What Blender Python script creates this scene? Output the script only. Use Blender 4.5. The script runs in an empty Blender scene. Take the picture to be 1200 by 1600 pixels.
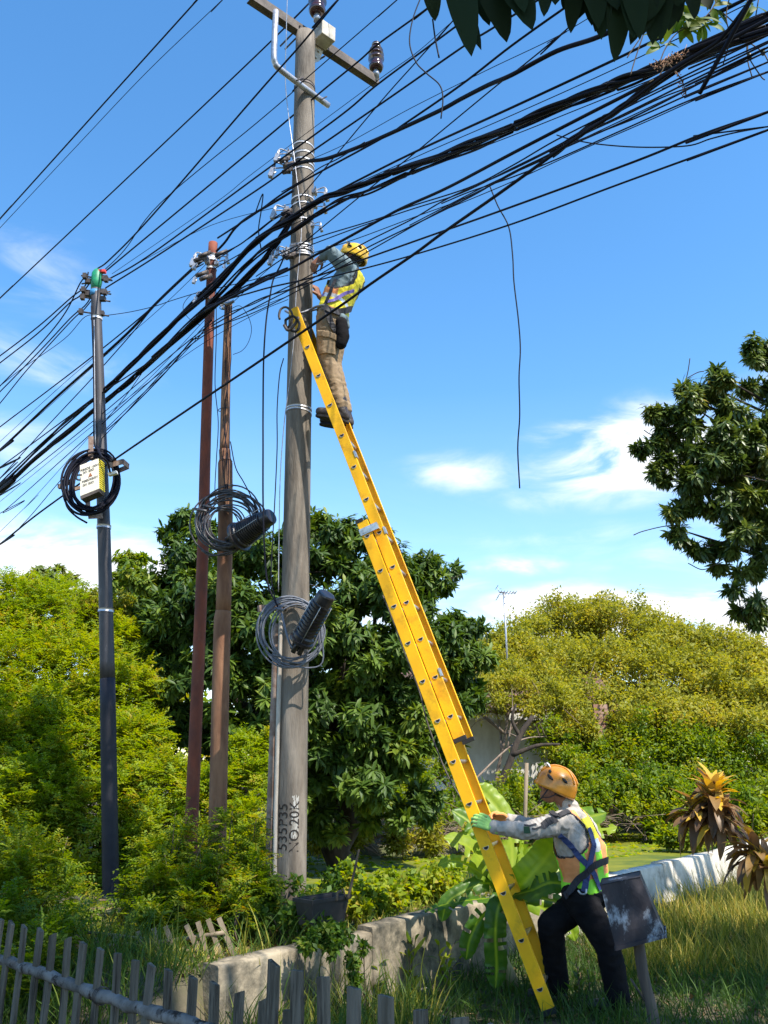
import bpy, bmesh, math, random
import numpy as np
from mathutils import Vector, Matrix, noise as mnoise
from mathutils.bvhtree import BVHTree
random.seed(7)
rng = np.random.default_rng(11)
S = bpy.context.scene
COL = S.collection

# ------------------------------------------------------------------ camera, sky, sun
FPX = 1350.0
PITCH = math.atan(395/1350)
CH = 1.55
cp_, sp_ = math.cos(PITCH), math.sin(PITCH)
cam = bpy.data.cameras.new('camera')
cam_o = bpy.data.objects.new('camera', cam); COL.objects.link(cam_o)
cam.sensor_fit = 'VERTICAL'; cam.sensor_height = 36.0; cam.lens = 36.0*FPX/1600
cam.clip_start = 0.05; cam.clip_end = 3000
cam_o.location = (0, 0, CH)
cam_o.rotation_euler = (math.pi/2 + PITCH, 0, 0)
S.camera = cam_o
S.view_settings.view_transform = 'Standard'
S.view_settings.look = 'None'
S.view_settings.exposure = 0.80
S.view_settings.gamma = 1.0
S.cycles.max_bounces = 5
S.cycles.transparent_max_bounces = 8

SUN = Vector((0.55, -0.55, 1.12)).normalized()
SUN_EL = math.asin(SUN.z)
SUN_AZ = math.atan2(SUN.x, SUN.y)
sun = bpy.data.lights.new('sun', 'SUN'); sun_o = bpy.data.objects.new('sun', sun); COL.objects.link(sun_o)
sun.energy = 5.0; sun.angle = math.radians(0.53); sun.color = (1.0, 0.94, 0.84)
sun_o.rotation_euler = SUN.to_track_quat('Z', 'Y').to_euler()
sun_o.location = (8, -8, 20)

def pdir(px, py):
    u = (px-600)/FPX; v = (800-py)/FPX
    return Vector((u, cp_ - v*sp_, sp_ + v*cp_))
def P(px, py, Y):
    d = pdir(px, py)
    return Vector((0, 0, CH)) + d*(Y/d.y)
def PG(px, py, z=0.0):
    d = pdir(px, py)
    return Vector((0, 0, CH)) + d*((z-CH)/d.z)

def build_world():
    w = bpy.data.worlds.new('World'); S.world = w; w.use_nodes = True
    nt = w.node_tree; N = nt.nodes; L = nt.links; N.clear()
    out = N.new('ShaderNodeOutputWorld'); bg = N.new('ShaderNodeBackground'); bg.inputs[1].default_value = 0.112
    sky = N.new('ShaderNodeTexSky'); sky.sky_type = 'NISHITA'; sky.sun_disc = False
    sky.sun_elevation = SUN_EL; sky.sun_rotation = SUN_AZ
    sky.air_density = 1.0; sky.dust_density = 0.25; sky.ozone_density = 1.6; sky.altitude = 0
    hs = N.new('ShaderNodeHueSaturation'); hs.inputs['Saturation'].default_value = 1.27; hs.inputs['Value'].default_value = 1.62
    hs.inputs['Hue'].default_value = 0.497
    L.new(sky.outputs[0], hs.inputs['Color'])
    tc = N.new('ShaderNodeTexCoord'); sep = N.new('ShaderNodeSeparateXYZ'); L.new(tc.outputs['Generated'], sep.inputs[0])
    def M(op, a, b=None, c=None):
        n = N.new('ShaderNodeMath'); n.operation = op
        for i, q in enumerate((a, b, c)):
            if q is None: continue
            if isinstance(q, (int, float)): n.inputs[i].default_value = q
            else: L.new(q, n.inputs[i])
        return n.outputs[0]
    az = M('ARCTAN2', sep.outputs[0], sep.outputs[1])
    el = M('ARCSINE', sep.outputs[2])
    comb = N.new('ShaderNodeCombineXYZ'); L.new(M('MULTIPLY', az, 1.0), comb.inputs[0]); L.new(M('MULTIPLY', el, 2.6), comb.inputs[1])
    nz = N.new('ShaderNodeTexNoise'); nz.inputs['Scale'].default_value = 7.0; nz.inputs['Detail'].default_value = 9; nz.inputs['Roughness'].default_value = 0.58
    nz.inputs['Distortion'].default_value = 0.5
    L.new(comb.outputs[0], nz.inputs['Vector'])
    comb2 = N.new('ShaderNodeCombineXYZ'); L.new(M('MULTIPLY', az, 1.0), comb2.inputs[0]); L.new(M('MULTIPLY', el, 5.0), comb2.inputs[1]); comb2.inputs[2].default_value = 4.0
    nz2 = N.new('ShaderNodeTexNoise'); nz2.inputs['Scale'].default_value = 2.6; nz2.inputs['Detail'].default_value = 7; nz2.inputs['Roughness'].default_value = 0.6; nz2.inputs['Distortion'].default_value = 1.2
    L.new(comb2.outputs[0], nz2.inputs['Vector'])
    # clouds: pixel of centre, half sizes in pixels, strength
    blobs = [(985,712,150,62,1.25),(930,775,190,26,.55),(715,738,110,34,.62),(800,885,80,18,.7),(1010,650,120,40,.55),
             (960,965,240,46,1.5),(1150,960,240,60,1.2),(870,840,200,30,.35),(60,895,240,70,1.2),(40,420,160,60,.42),(60,560,180,50,.42),
             (700,915,110,22,.5),(1080,870,160,40,.55),(1250,770,160,50,.7),(1500,600,300,80,.8),(-300,650,300,90,.8),(620,960,200,40,.7)]
    tot = None
    for px, py, hw, hh, st in blobs:
        d = pdir(px, py).normalized()
        a0 = math.atan2(d.x, d.y); e0 = math.asin(d.z)
        k = FPX*1.02
        da = M('MULTIPLY', M('SUBTRACT', az, a0), k/hw); de = M('MULTIPLY', M('SUBTRACT', el, e0), k/hh)
        r = M('SQRT', M('ADD', M('MULTIPLY', da, da), M('MULTIPLY', de, de)))
        b = M('MULTIPLY', M('MAXIMUM', M('SUBTRACT', 1.0, M('MULTIPLY', r, 0.62)), 0.0), st)
        tot = b if tot is None else M('MAXIMUM', tot, b)
    gen = M('MULTIPLY', M('SUBTRACT', nz2.outputs[0], 0.5), 0.9)
    dens = M('MULTIPLY', tot, M('ADD', M('MULTIPLY', M('SUBTRACT', nz.outputs[0], 0.5), 3.6), 0.80))
    mr = N.new('ShaderNodeMapRange'); mr.interpolation_type = 'SMOOTHSTEP'
    mr.inputs['From Min'].default_value = 0.10; mr.inputs['From Max'].default_value = 0.85
    L.new(M('ADD', dens, M('MULTIPLY', gen, 0.3)), mr.inputs['Value'])
    # pale veil towards the horizon
    veil = N.new('ShaderNodeMapRange'); veil.inputs['From Min'].default_value = 0.42; veil.inputs['From Max'].default_value = 0.0
    veil.inputs['To Min'].default_value = 0.0; veil.inputs['To Max'].default_value = 0.34
    L.new(el, veil.inputs['Value'])
    fac = M('MINIMUM', M('ADD', mr.outputs[0], M('MULTIPLY', veil.outputs[0], M('ADD', gen, .75))), 1.0)
    mix = N.new('ShaderNodeMix'); mix.data_type = 'RGBA'
    L.new(fac, mix.inputs[0]); L.new(hs.outputs[0], mix.inputs[6]); mix.inputs[7].default_value = (6.6, 6.9, 7.3, 1)
    L.new(mix.outputs[2], bg.inputs[0]); L.new(bg.outputs[0], out.inputs[0])
build_world()

# ------------------------------------------------------------------ helpers
ORG = {}
def tag(o, label=None, cat=None, group=None, kind=None):
    if label: o['label'] = label
    if cat: o['category'] = cat
    if group: o['group'] = group
    if kind: o['kind'] = kind
    return o
def thing(name, label, cat, loc, group=None):
    o = bpy.data.objects.new(name, None); COL.objects.link(o)
    o.location = loc; o.empty_display_size = 0.1
    ORG[o.name] = Vector(loc)
    return tag(o, label, cat, group)
def link(name, me, mat, parent=None, loc=None):
    """mesh in world coordinates -> object at loc, or child of parent"""
    o = bpy.data.objects.new(name, me); COL.objects.link(o)
    if parent is not None:
        off = ORG[parent.name]; o.parent = parent; ORG[o.name] = off
    else:
        off = Vector(loc) if loc is not None else Vector((0, 0, 0)); o.location = off; ORG[o.name] = off
    if off.length > 0: me.transform(Matrix.Translation(-off))
    if mat is not None:
        for m in (mat if isinstance(mat, (list, tuple)) else [mat]): me.materials.append(m)
    return o

class MB:
    def __init__(s): s.v = []; s.f = []; s.m = []; s.sm = []
    def add(s, vs, fs, mi=0, smooth=False):
        b = len(s.v); s.v.extend([tuple(v) for v in vs])
        for f in fs: s.f.append(tuple(i+b for i in f)); s.m.append(mi); s.sm.append(smooth)
        return s
    def box(s, c, size, rot=None, mi=0, taper=1.0):
        hx, hy, hz = size[0]/2, size[1]/2, size[2]/2
        vs = []
        for z in (-1, 1):
            t = 1.0 if z < 0 else taper
            for x, y in ((-1,-1),(1,-1),(1,1),(-1,1)): vs.append(Vector((x*hx*t, y*hy*t, z*hz)))
        if rot is not None: vs = [rot @ v for v in vs]
        vs = [v+Vector(c) for v in vs]
        return s.add(vs, [(0,3,2,1),(4,5,6,7),(0,1,5,4),(1,2,6,5),(2,3,7,6),(3,0,4,7)], mi)
    def bar(s, a, b, w, d, side=None, mi=0):
        a = Vector(a); b = Vector(b); ax = (b-a).normalized()
        sd = Vector(side) if side is not None else Vector((1, 0, 0))
        y = ax.cross(sd)
        if y.length < 1e-4: y = ax.cross(Vector((0, 1, 0)))
        y.normalize(); x = y.cross(ax).normalized()
        M = Matrix((x, y, ax)).transposed()
        return s.box((a+b)/2, (w, d, (b-a).length), M, mi)
    def tube(s, pts, r, n=8, cap=True, mi=0, smooth=True, twist=None):
        pts = [Vector(p) for p in pts]; k = len(pts)
        rs = r if isinstance(r, (list, tuple, np.ndarray)) else [r]*k
        t0 = (pts[1]-pts[0]).normalized()
        u = t0.orthogonal().normalized(); vs = []
        for i, p in enumerate(pts):
            t = (pts[min(i+1, k-1)]-pts[max(i-1, 0)])
            if t.length < 1e-9: t = t0
            t = t.normalized()
            u = (u - t*u.dot(t))
            if u.length < 1e-6: u = t.orthogonal()
            u.normalize(); w = t.cross(u)
            for j in range(n):
                a = 2*math.pi*j/n
                vs.append(p + (u*math.cos(a)+w*math.sin(a))*rs[i])
        fs = []
        for i in range(k-1):
            for j in range(n):
                j2 = (j+1) % n
                fs.append((i*n+j, i*n+j2, (i+1)*n+j2, (i+1)*n+j))
        s.add(vs, fs, mi, smooth)
        if cap:
            b = len(s.v)-len(vs)
            s.f.append(tuple(b+j for j in range(n-1, -1, -1))); s.m.append(mi); s.sm.append(False)
            s.f.append(tuple(b+(k-1)*n+j for j in range(n))); s.m.append(mi); s.sm.append(False)
        return s
    def lathe(s, base, axis, prof, n=20, mi=0, smooth=True):
        """prof: list of (distance along axis, radius)"""
        base = Vector(base); axis = Vector(axis).normalized(); u = axis.orthogonal().normalized(); w = axis.cross(u)
        vs = []
        for h, r in prof:
            for j in range(n):
                a = 2*math.pi*j/n; vs.append(base+axis*h+(u*math.cos(a)+w*math.sin(a))*r)
        fs = []
        for i in range(len(prof)-1):
            for j in range(n):
                j2 = (j+1) % n; fs.append((i*n+j, i*n+j2, (i+1)*n+j2, (i+1)*n+j))
        s.add(vs, fs, mi, smooth)
        b = len(s.v)-len(vs)
        s.f.append(tuple(b+j for j in range(n-1, -1, -1))); s.m.append(mi); s.sm.append(False)
        s.f.append(tuple(b+(len(prof)-1)*n+j for j in range(n))); s.m.append(mi); s.sm.append(False)
        return s
    def build(s, name, mat, parent=None, loc=None, bevel=0):
        me = bpy.data.meshes.new(name); me.from_pydata(s.v, [], s.f); me.update()
        me.polygons.foreach_set('material_index', s.m); me.polygons.foreach_set('use_smooth', s.sm)
        o = link(name, me, mat, parent, loc)
        if bevel:
            b = o.modifiers.new('bevel', 'BEVEL'); b.width = bevel; b.segments = 2; b.limit_method = 'ANGLE'; b.angle_limit = math.radians(40)
        return o

def smooth_path(pts, sub=8):
    pts = [Vector(p) for p in pts]
    if len(pts) < 3:
        return [pts[0].lerp(pts[1], i/sub) for i in range(sub+1)]
    out = []
    for i in range(len(pts)-1):
        p0 = pts[max(i-1, 0)]; p1 = pts[i]; p2 = pts[i+1]; p3 = pts[min(i+2, len(pts)-1)]
        if i == 0: p0 = p1*2-p2
        if i == len(pts)-2: p3 = p2*2-p1
        for k in range(sub):
            t = k/sub
            out.append(0.5*((2*p1)+(-p0+p2)*t+(2*p0-5*p1+4*p2-p3)*t*t+(-p0+3*p1-3*p2+p3)*t*t*t))
    out.append(pts[-1])
    return out

# ------------------------------------------------------------------ materials
def rgb(h):
    h = h.lstrip('#'); c = [int(h[i:i+2], 16)/255 for i in (0, 2, 4)]
    return tuple(x/12.92 if x <= .04045 else ((x+.055)/1.055)**2.4 for x in c)+(1,)
def mat(name, col, rough=.6, col2=None, scale=8, metallic=0, bump=0, bscale=None, stretch=(1,1,1), col3=None, scale3=1.5, spec=.5, thr=(.4,.6), detail=6, coat=0, thr3=(.5,.65)):
    m = bpy.data.materials.new(name); m.use_nodes = True
    nt = m.node_tree; N = nt.nodes; L = nt.links
    b = N['Principled BSDF']
    b.inputs['Roughness'].default_value = rough; b.inputs['Metallic'].default_value = metallic
    b.inputs['Specular IOR Level'].default_value = spec
    if coat: b.inputs['Coat Weight'].default_value = coat
    c = col if len(col) == 4 else tuple(col)+(1,)
    b.inputs['Base Color'].default_value = c
    if col2 is not None or bump or col3 is not None:
        tc = N.new('ShaderNodeTexCoord'); mp = N.new('ShaderNodeMapping'); mp.inputs['Scale'].default_value = stretch
        L.new(tc.outputs['Object'], mp.inputs[0])
    last = None
    if col2 is not None:
        nz = N.new('ShaderNodeTexNoise'); nz.inputs['Scale'].default_value = scale; nz.inputs['Detail'].default_value = detail; nz.inputs['Roughness'].default_value = .65
        L.new(mp.outputs[0], nz.inputs['Vector'])
        cr = N.new('ShaderNodeValToRGB'); cr.color_ramp.elements[0].position = thr[0]; cr.color_ramp.elements[1].position = thr[1]
        cr.color_ramp.elements[0].color = c; cr.color_ramp.elements[1].color = tuple(col2)[:3]+(1,)
        L.new(nz.outputs[0], cr.inputs[0]); last = cr.outputs[0]
    if col3 is not None:
        nz3 = N.new('ShaderNodeTexNoise'); nz3.inputs['Scale'].default_value = scale3; nz3.inputs['Detail'].default_value = 8; nz3.inputs['Roughness'].default_value = .7
        L.new(mp.outputs[0], nz3.inputs['Vector'])
        mr = N.new('ShaderNodeMapRange'); mr.inputs['From Min'].default_value = thr3[0]; mr.inputs['From Max'].default_value = thr3[1]
        L.new(nz3.outputs[0], mr.inputs['Value'])
        mx = N.new('ShaderNodeMix'); mx.data_type = 'RGBA'; L.new(mr.outputs[0], mx.inputs[0])
        if last is not None: L.new(last, mx.inputs[6])
        else: mx.inputs[6].default_value = c
        mx.inputs[7].default_value = tuple(col3)[:3]+(1,); last = mx.outputs[2]
    if last is not None: L.new(last, b.inputs['Base Color'])
    if bump:
        nb = N.new('ShaderNodeTexNoise'); nb.inputs['Scale'].default_value = bscale or scale*3; nb.inputs['Detail'].default_value = 6
        L.new(mp.outputs[0], nb.inputs['Vector'])
        bp = N.new('ShaderNodeBump'); bp.inputs['Strength'].default_value = min(1, bump); bp.inputs['Distance'].default_value = .01
        L.new(nb.outputs[0], bp.inputs['Height']); L.new(bp.outputs[0], b.inputs['Normal'])
    return m
def leafmat(name, cols, trans=.35, rough=.45, spec=.5):
    """colour by the per-leaf 'tint' attribute"""
    m = bpy.data.materials.new(name); m.use_nodes = True
    nt = m.node_tree; N = nt.nodes; L = nt.links
    b = N['Principled BSDF']; out = N['Material Output']
    at = N.new('ShaderNodeAttribute'); at.attribute_name = 'tint'
    cr = N.new('ShaderNodeValToRGB')
    while len(cr.color_ramp.elements) < len(cols): cr.color_ramp.elements.new(.5)
    for i, (p, c) in enumerate(cols):
        cr.color_ramp.elements[i].position = p; cr.color_ramp.elements[i].color = tuple(c)[:3]+(1,)
    L.new(at.outputs['Fac'], cr.inputs[0]); L.new(cr.outputs[0], b.inputs['Base Color'])
    b.inputs['Roughness'].default_value = rough; b.inputs['Specular IOR Level'].default_value = spec
    tr = N.new('ShaderNodeBsdfTranslucent')
    hs = N.new('ShaderNodeHueSaturation'); hs.inputs['Value'].default_value = 1.7; hs.inputs['Saturation'].default_value = 1.1; hs.inputs['Hue'].default_value = .485
    L.new(cr.outputs[0], hs.inputs['Color']); L.new(hs.outputs[0], tr.inputs[0])
    mx = N.new('ShaderNodeMixShader'); mx.inputs[0].default_value = trans
    L.new(b.outputs[0], mx.inputs[1]); L.new(tr.outputs[0], mx.inputs[2]); L.new(mx.outputs[0], out.inputs[0])
    return m

M = {}
M['concrete'] = mat('pole_concrete', (.255,.218,.178), .92, (.155,.128,.102), 6, bump=.6, bscale=50, stretch=(1.8,1.8,.30), col3=(.06,.048,.038), scale3=2.0, thr=(.36,.62), thr3=(.50,.70), spec=.25)
M['paleconc'] = mat('conduit_paint', (.5,.45,.38), .7, (.36,.31,.26), 9, stretch=(1,1,.3))
M['rust'] = mat('rusty_red_steel', (.23,.055,.024), .8, (.13,.036,.02), 6, bump=.3, bscale=40, stretch=(1,1,.4), col3=(.24,.09,.05), scale3=3.5, thr3=(.56,.7))
M['rust2'] = mat('weathered_rusty_steel', (.29,.145,.075), .85, (.18,.080,.04), 5, bump=.4, bscale=50, stretch=(1.3,1.3,.35), col3=(.045,.035,.035), scale3=1.6, thr3=(.52,.68))
M['greypole'] = mat('grey_steel', (.075,.068,.07), .55, (.05,.046,.05), 6, metallic=.2, bump=.15, stretch=(1,1,.3), col3=(.2,.19,.19), scale3=5, thr3=(.62,.7))
M['bitumen'] = mat('bitumen_paint', (.008,.008,.014), .7, (.013,.013,.02), 10, bump=.2)  # darker colour for the lower part of the slim grey pole
M['cable'] = mat('black_cable', (.006,.006,.014), .6, spec=.2)
M['cablegrey'] = mat('grey_cable', (.13,.14,.17), .4)
M['cablesheen'] = mat('worn_black_cable', (.035,.033,.036), .35, (.085,.08,.085), 30)
M['blackplastic'] = mat('black_plastic', (.018,.015,.017), .28, (.04,.034,.034), 12, bump=.1)
M['galv'] = mat('galvanised_steel', (.5,.5,.52), .42, (.34,.33,.34), 18, metallic=.6, bump=.1)
M['steelband'] = mat('steel_band', (.62,.6,.6), .35, metallic=.5)
M['darksteel'] = mat('dark_steel', (.10,.08,.07), .6, (.055,.042,.036), 12, metallic=.3)
M['crossarm'] = mat('weathered_crossarm', (.06,.045,.036), .7, (.13,.10,.08), 7, bump=.3, stretch=(1,1,1))
M['porcelain'] = mat('brown_porcelain', (.045,.014,.012), .18, (.07,.025,.02), 4, coat=.5)
M['creamblock'] = mat('painted_block', (.55,.5,.42), .75, (.4,.35,.28), 12)
M['rustbracket'] = mat('rusty_bracket', (.22,.13,.09), .7, (.33,.24,.19), 14, bump=.2)
M['yellow'] = mat('yellow_fibreglass', (.95,.50,.003), .55, (.90,.44,.003), 5, col3=(.36,.15,.012), scale3=4.0, thr3=(.54,.80), bump=.08, bscale=90, spec=.35)
M['alu'] = mat('aluminium', (.62,.6,.56), .35, metallic=.8, col2=(.4,.38,.36), scale=20)
M['black'] = mat('black_rubber', (.015,.014,.014), .7)
M['hole'] = mat('dark_hollow', (.02,.014,.01), .9)  # flat dark disc painted as the shade inside each hollow rung
M['wallplaster'] = mat('old_plaster', (.36,.30,.21), .95, (.20,.165,.115), 5, bump=.8, bscale=24, col3=(.055,.052,.04), scale3=2.2, thr3=(.46,.62), spec=.2)  # stained plaster with the wall's shade put into its colour
M['whitewash'] = mat('whitewashed_plaster', (.66,.61,.52), .92, (.50,.45,.36), 5, bump=.6, bscale=30, col3=(.20,.17,.13), scale3=2.6, thr3=(.54,.66), spec=.2)  # same wall where the sun falls: brightness put into the colour
M['picket'] = mat('grey_wood', (.175,.150,.120), .95, (.10,.085,.066), 9, bump=.9, bscale=25, stretch=(3,3,.25), col3=(.028,.022,.017), scale3=6, thr3=(.50,.64), spec=.1)
M['bamboo'] = mat('dry_bamboo', (.26,.20,.13), .8, (.17,.125,.08), 7, stretch=(2,2,.4), bump=.2)
M['paintrail'] = mat('peeling_painted_pole', (.22,.20,.185), .95, (.10,.088,.078), 6, bump=1.0, bscale=16, col3=(.03,.022,.018), scale3=9, thr3=(.54,.62), stretch=(1,1,1), spec=.2)
M['bark'] = mat('bark', (.055,.040,.028), .95, (.028,.020,.015), 14, bump=.8, bscale=30, stretch=(1,1,.4))
M['twig'] = mat('twig_wood', (.13,.095,.06), .9, (.07,.05,.034), 10)
M['dead'] = mat('dead_twig', (.22,.16,.115), .9, (.14,.1,.07), 10)
M['soil'] = mat('soil', (.12,.095,.06), .95, (.075,.068,.035), 1.6, bump=.8, bscale=14, col3=(.055,.075,.02), scale3=.8, thr3=(.45,.6))
M['algae'] = mat('algae_pond', (.19,.19,.016), .6, (.12,.145,.014), 1.1, stretch=(1,2.2,1), col3=(.045,.085,.018), scale3=.7, bump=.15, bscale=14, thr3=(.52,.62), spec=.3)
M['white'] = mat('white_wall', (.72,.70,.66), .85, (.5,.47,.42), 1.3, bump=.2, stretch=(1,1,.5))
M['tile'] = mat('clay_tile', (.17,.085,.06), .85, (.09,.055,.042), 2.5, bump=.3)
M['brick'] = mat('brick', (.30,.15,.10), .9, (.42,.27,.2), 4)
M['window'] = mat('dark_window', (.012,.014,.016), .2)
M['skin'] = mat('skin', (.27,.125,.070), .55, (.22,.095,.052), 20, spec=.35)
M['hair'] = mat('black_hair', (.012,.01,.01), .5)
M['shirtblue'] = mat('blue_grey_cotton', (.155,.22,.245), .85, (.125,.18,.205), 22, bump=.3, bscale=160)
M['shirtgrey'] = mat('grey_cotton', (.40,.355,.31), .88, (.35,.31,.27), 10, bump=.3, bscale=160)
M['khaki'] = mat('khaki_twill', (.29,.205,.12), .88, (.24,.165,.095), 9, bump=.3, bscale=160)
M['blackcloth'] = mat('black_cloth', (.007,.0065,.008), .95, (.012,.011,.012), 8, bump=.3, bscale=120, spec=.15)
M['vestyellow'] = mat('vest_yellow', (.82,.72,.03), .65, (.75,.62,.02), 9, bump=.2, bscale=120)
M['vestgreen'] = mat('vest_lime', (.30,.80,.04), .65, (.26,.70,.03), 9, bump=.2, bscale=120)
M['vestorange'] = mat('vest_orange', (.80,.31,.11), .65, (.70,.25,.08), 9, bump=.2, bscale=120)
M['reflect'] = mat('reflective_tape', (.72,.70,.72), .3, metallic=.4)
M['strapblue'] = mat('navy_webbing', (.02,.035,.115), .7, (.03,.05,.15), 30)
M['strapblack'] = mat('black_webbing', (.016,.015,.02), .7)
M['purple'] = mat('violet_webbing', (.16,.12,.42), .7)
M['helmety'] = mat('yellow_helmet', (.80,.50,.02), .3, (.72,.42,.02), 12, coat=.3)
M['helmeto'] = mat('orange_helmet', (.58,.235,.02), .33, (.50,.19,.016), 9, coat=.3, col3=(.2,.09,.03), scale3=5, thr3=(.62,.75))
M['glovegreen'] = mat('green_glove', (.34,.62,.16), .8, (.28,.5,.13), 20)
M['gloveorange'] = mat('orange_glove', (.75,.3,.09), .8)
M['boot'] = mat('dark_leather_boot', (.03,.022,.02), .5, (.055,.04,.035), 14, bump=.3)
M['sole'] = mat('boot_sole', (.018,.016,.016), .8)
M['tin'] = mat('rusted_tin', (.018,.016,.022), .65, (.035,.03,.035), 8, bump=.4, bscale=18, col3=(.26,.29,.33), scale3=6.5, thr3=(.53,.62), stretch=(1,1,.6), spec=.3)
M['post'] = mat('weathered_post', (.13,.10,.075), .9, (.08,.06,.05), 8, bump=.5, bscale=20, stretch=(2,2,.3))
M['cream'] = mat('cream_label', (.74,.70,.60), .6, (.66,.60,.48), 14)
M['boxside'] = mat('yellow_ribbed_side', (.50,.42,.10), .6, (.30,.26,.12), 16)
M['ink'] = mat('black_print', (.03,.028,.03), .8)
M['redink'] = mat('brown_print', (.3,.1,.04), .8)
M['greentape'] = mat('green_tape', (.01,.30,.12), .5, (.02,.2,.1), 20)
M['bluetape'] = mat('blue_tape', (.05,.22,.42), .5)
M['redtape'] = mat('red_tape', (.7,.05,.03), .5)
M['whitetape'] = mat('white_tape', (.75,.75,.74), .6)
M['stencil'] = mat('stencil_paint', (.025,.018,.014), .9)
M['whitepaint'] = mat('chipped_white_paint', (.50,.48,.44), .85, (.26,.23,.19), 14)
M['panicle'] = mat('dry_flower_panicle', (.35,.2,.13), .9)
M['rubble'] = mat('rubble', (.3,.28,.25), .9, (.16,.14,.12), 7, bump=.6, bscale=20)
M['potplastic'] = mat('black_planter', (.02,.02,.022), .5, (.035,.033,.035), 10)
M['stem'] = mat('banana_stem', (.32,.30,.12), .6, (.2,.15,.07), 6, stretch=(1,1,.4))

M['L_mango'] = leafmat('mango_leaf', [(0,(.024,.052,.011)),(.45,(.062,.115,.016)),(.8,(.125,.19,.022)),(.96,(.22,.25,.03)),(1,(.34,.22,.04))], .28, .5, .3)
M['L_dark'] = leafmat('dark_mango_leaf', [(0,(.008,.018,.006)),(1,(.022,.045,.010))], .10, .65, .2)  # near mango leaves with the canopy shade put into their colour
M['L_mangolit'] = leafmat('mango_leaf_olive', [(0,(.026,.055,.014)),(.5,(.078,.125,.022)),(.85,(.16,.20,.035)),(1,(.32,.24,.05))], .25, .42, .55)
M['L_bright'] = leafmat('feathery_leaf', [(0,(.085,.155,.018)),(.4,(.185,.27,.024)),(.8,(.30,.34,.028)),(1,(.36,.27,.04))], .45, .6, .3)
M['L_olive'] = leafmat('olive_leaf', [(0,(.13,.155,.022)),(.4,(.25,.26,.030)),(.8,(.37,.35,.042)),(1,(.38,.28,.06))], .42, .6, .3)
M['L_mid'] = leafmat('mid_green_leaf', [(0,(.055,.120,.012)),(.5,(.15,.225,.016)),(.85,(.26,.29,.02)),(1,(.32,.24,.03))], .45, .55, .35)
M['L_pale'] = leafmat('pale_tree_leaf', [(0,(.10,.15,.04)),(.6,(.17,.21,.05)),(1,(.25,.2,.06))], .35, .6, .3)
M['L_weed'] = leafmat('weed_leaf', [(0,(.035,.085,.015)),(.6,(.09,.17,.02)),(1,(.2,.22,.03))], .4, .55, .3)
M['L_grass'] = leafmat('grass_blade', [(0,(.028,.070,.012)),(.45,(.075,.135,.020)),(.75,(.27,.26,.035)),(1,(.50,.38,.09))], .35, .6, .25)
M['L_dry'] = leafmat('dry_litter', [(0,(.12,.08,.045)),(.6,(.22,.155,.08)),(1,(.3,.22,.1))], .1, .8, .2)
M['L_banana'] = leafmat('banana_leaf', [(0,(.03,.10,.012)),(.5,(.13,.25,.015)),(1,(.33,.42,.03))], .42, .4, .4)
M['L_cord'] = leafmat('cordyline_leaf', [(0,(.075,.045,.024)),(.5,(.22,.125,.05)),(.8,(.42,.27,.06)),(1,(.70,.46,.04))], .3, .45, .4)
# ------------------------------------------------------------------ foliage (numpy)
def unit(a):
    return a/np.maximum(np.linalg.norm(a, axis=-1, keepdims=True), 1e-9)
def leaf_mesh(name, p, d, up, Ln, W, tint, kind='long', droop=.25, fold=.25, cx=.45):
    """p base, d direction, up normal hint; one mesh of n leaves"""
    n = len(p); d = unit(d); side = unit(np.cross(d, up)); nr = unit(np.cross(side, d))
    Ln = Ln[:, None]; W = W[:, None]
    if kind == 'quad':
        V = np.stack([p, p+d*Ln*cx+side*W*.5+nr*W*fold, p+d*Ln-nr*Ln*droop*.5, p+d*Ln*cx-side*W*.5+nr*W*fold], 1)
        F = np.array([[0, 1, 2, 3]]); k = 4; sizes = [4]
    else:
        a = p+d*Ln*.28-nr*Ln*droop*.08; b = p+d*Ln*.66-nr*Ln*droop*.45; t = p+d*Ln*.97-nr*Ln*droop
        V = np.stack([p, a+side*W*.42+nr*W*fold*.5, a-side*W*.42+nr*W*fold*.5, b+side*W*.46+nr*W*fold*.5, b-side*W*.46+nr*W*fold*.5, t, a, b], 1)
        k = 8; F = None
        quads = [(0,1,6,6)]
    base = (np.arange(n)*k)[:, None]
    if kind == 'quad':
        idx = (base+np.array([0,1,2,3])[None]).ravel(); starts = np.arange(n)*4; tot = np.full(n, 4)
        npoly = n; ptint = tint
    else:
        pat = np.array([0,1,6, 0,6,2, 1,3,7,6, 6,7,4,2, 3,5,7, 7,5,4]); sz = np.array([3,3,4,4,3,3])
        idx = (base+pat[None]).ravel(); tot = np.tile(sz, n); starts = np.concatenate([[0], np.cumsum(tot)[:-1]])
        npoly = n*6
    me = bpy.data.meshes.new(name)
    me.vertices.add(n*k); me.vertices.foreach_set('co', V.reshape(-1).astype(np.float32))
    me.loops.add(len(idx)); me.loops.foreach_set('vertex_index', idx.astype(np.int32))
    me.polygons.add(npoly); me.polygons.foreach_set('loop_start', starts.astype(np.int32))
    me.polygons.foreach_set('loop_total', tot.astype(np.int32))
    me.update(calc_edges=True)
    at = me.attributes.new('tint', 'FLOAT', 'POINT'); at.data.foreach_set('value', np.repeat(tint, k).astype(np.float32))
    return me
def join_leaves(parts):
    """concatenate dict(p,d,up,L,W,t)"""
    return {k: np.concatenate([q[k] for q in parts]) for k in parts[0]}
def rand_dir(n):
    v = rng.normal(size=(n, 3)); return unit(v)

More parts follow.
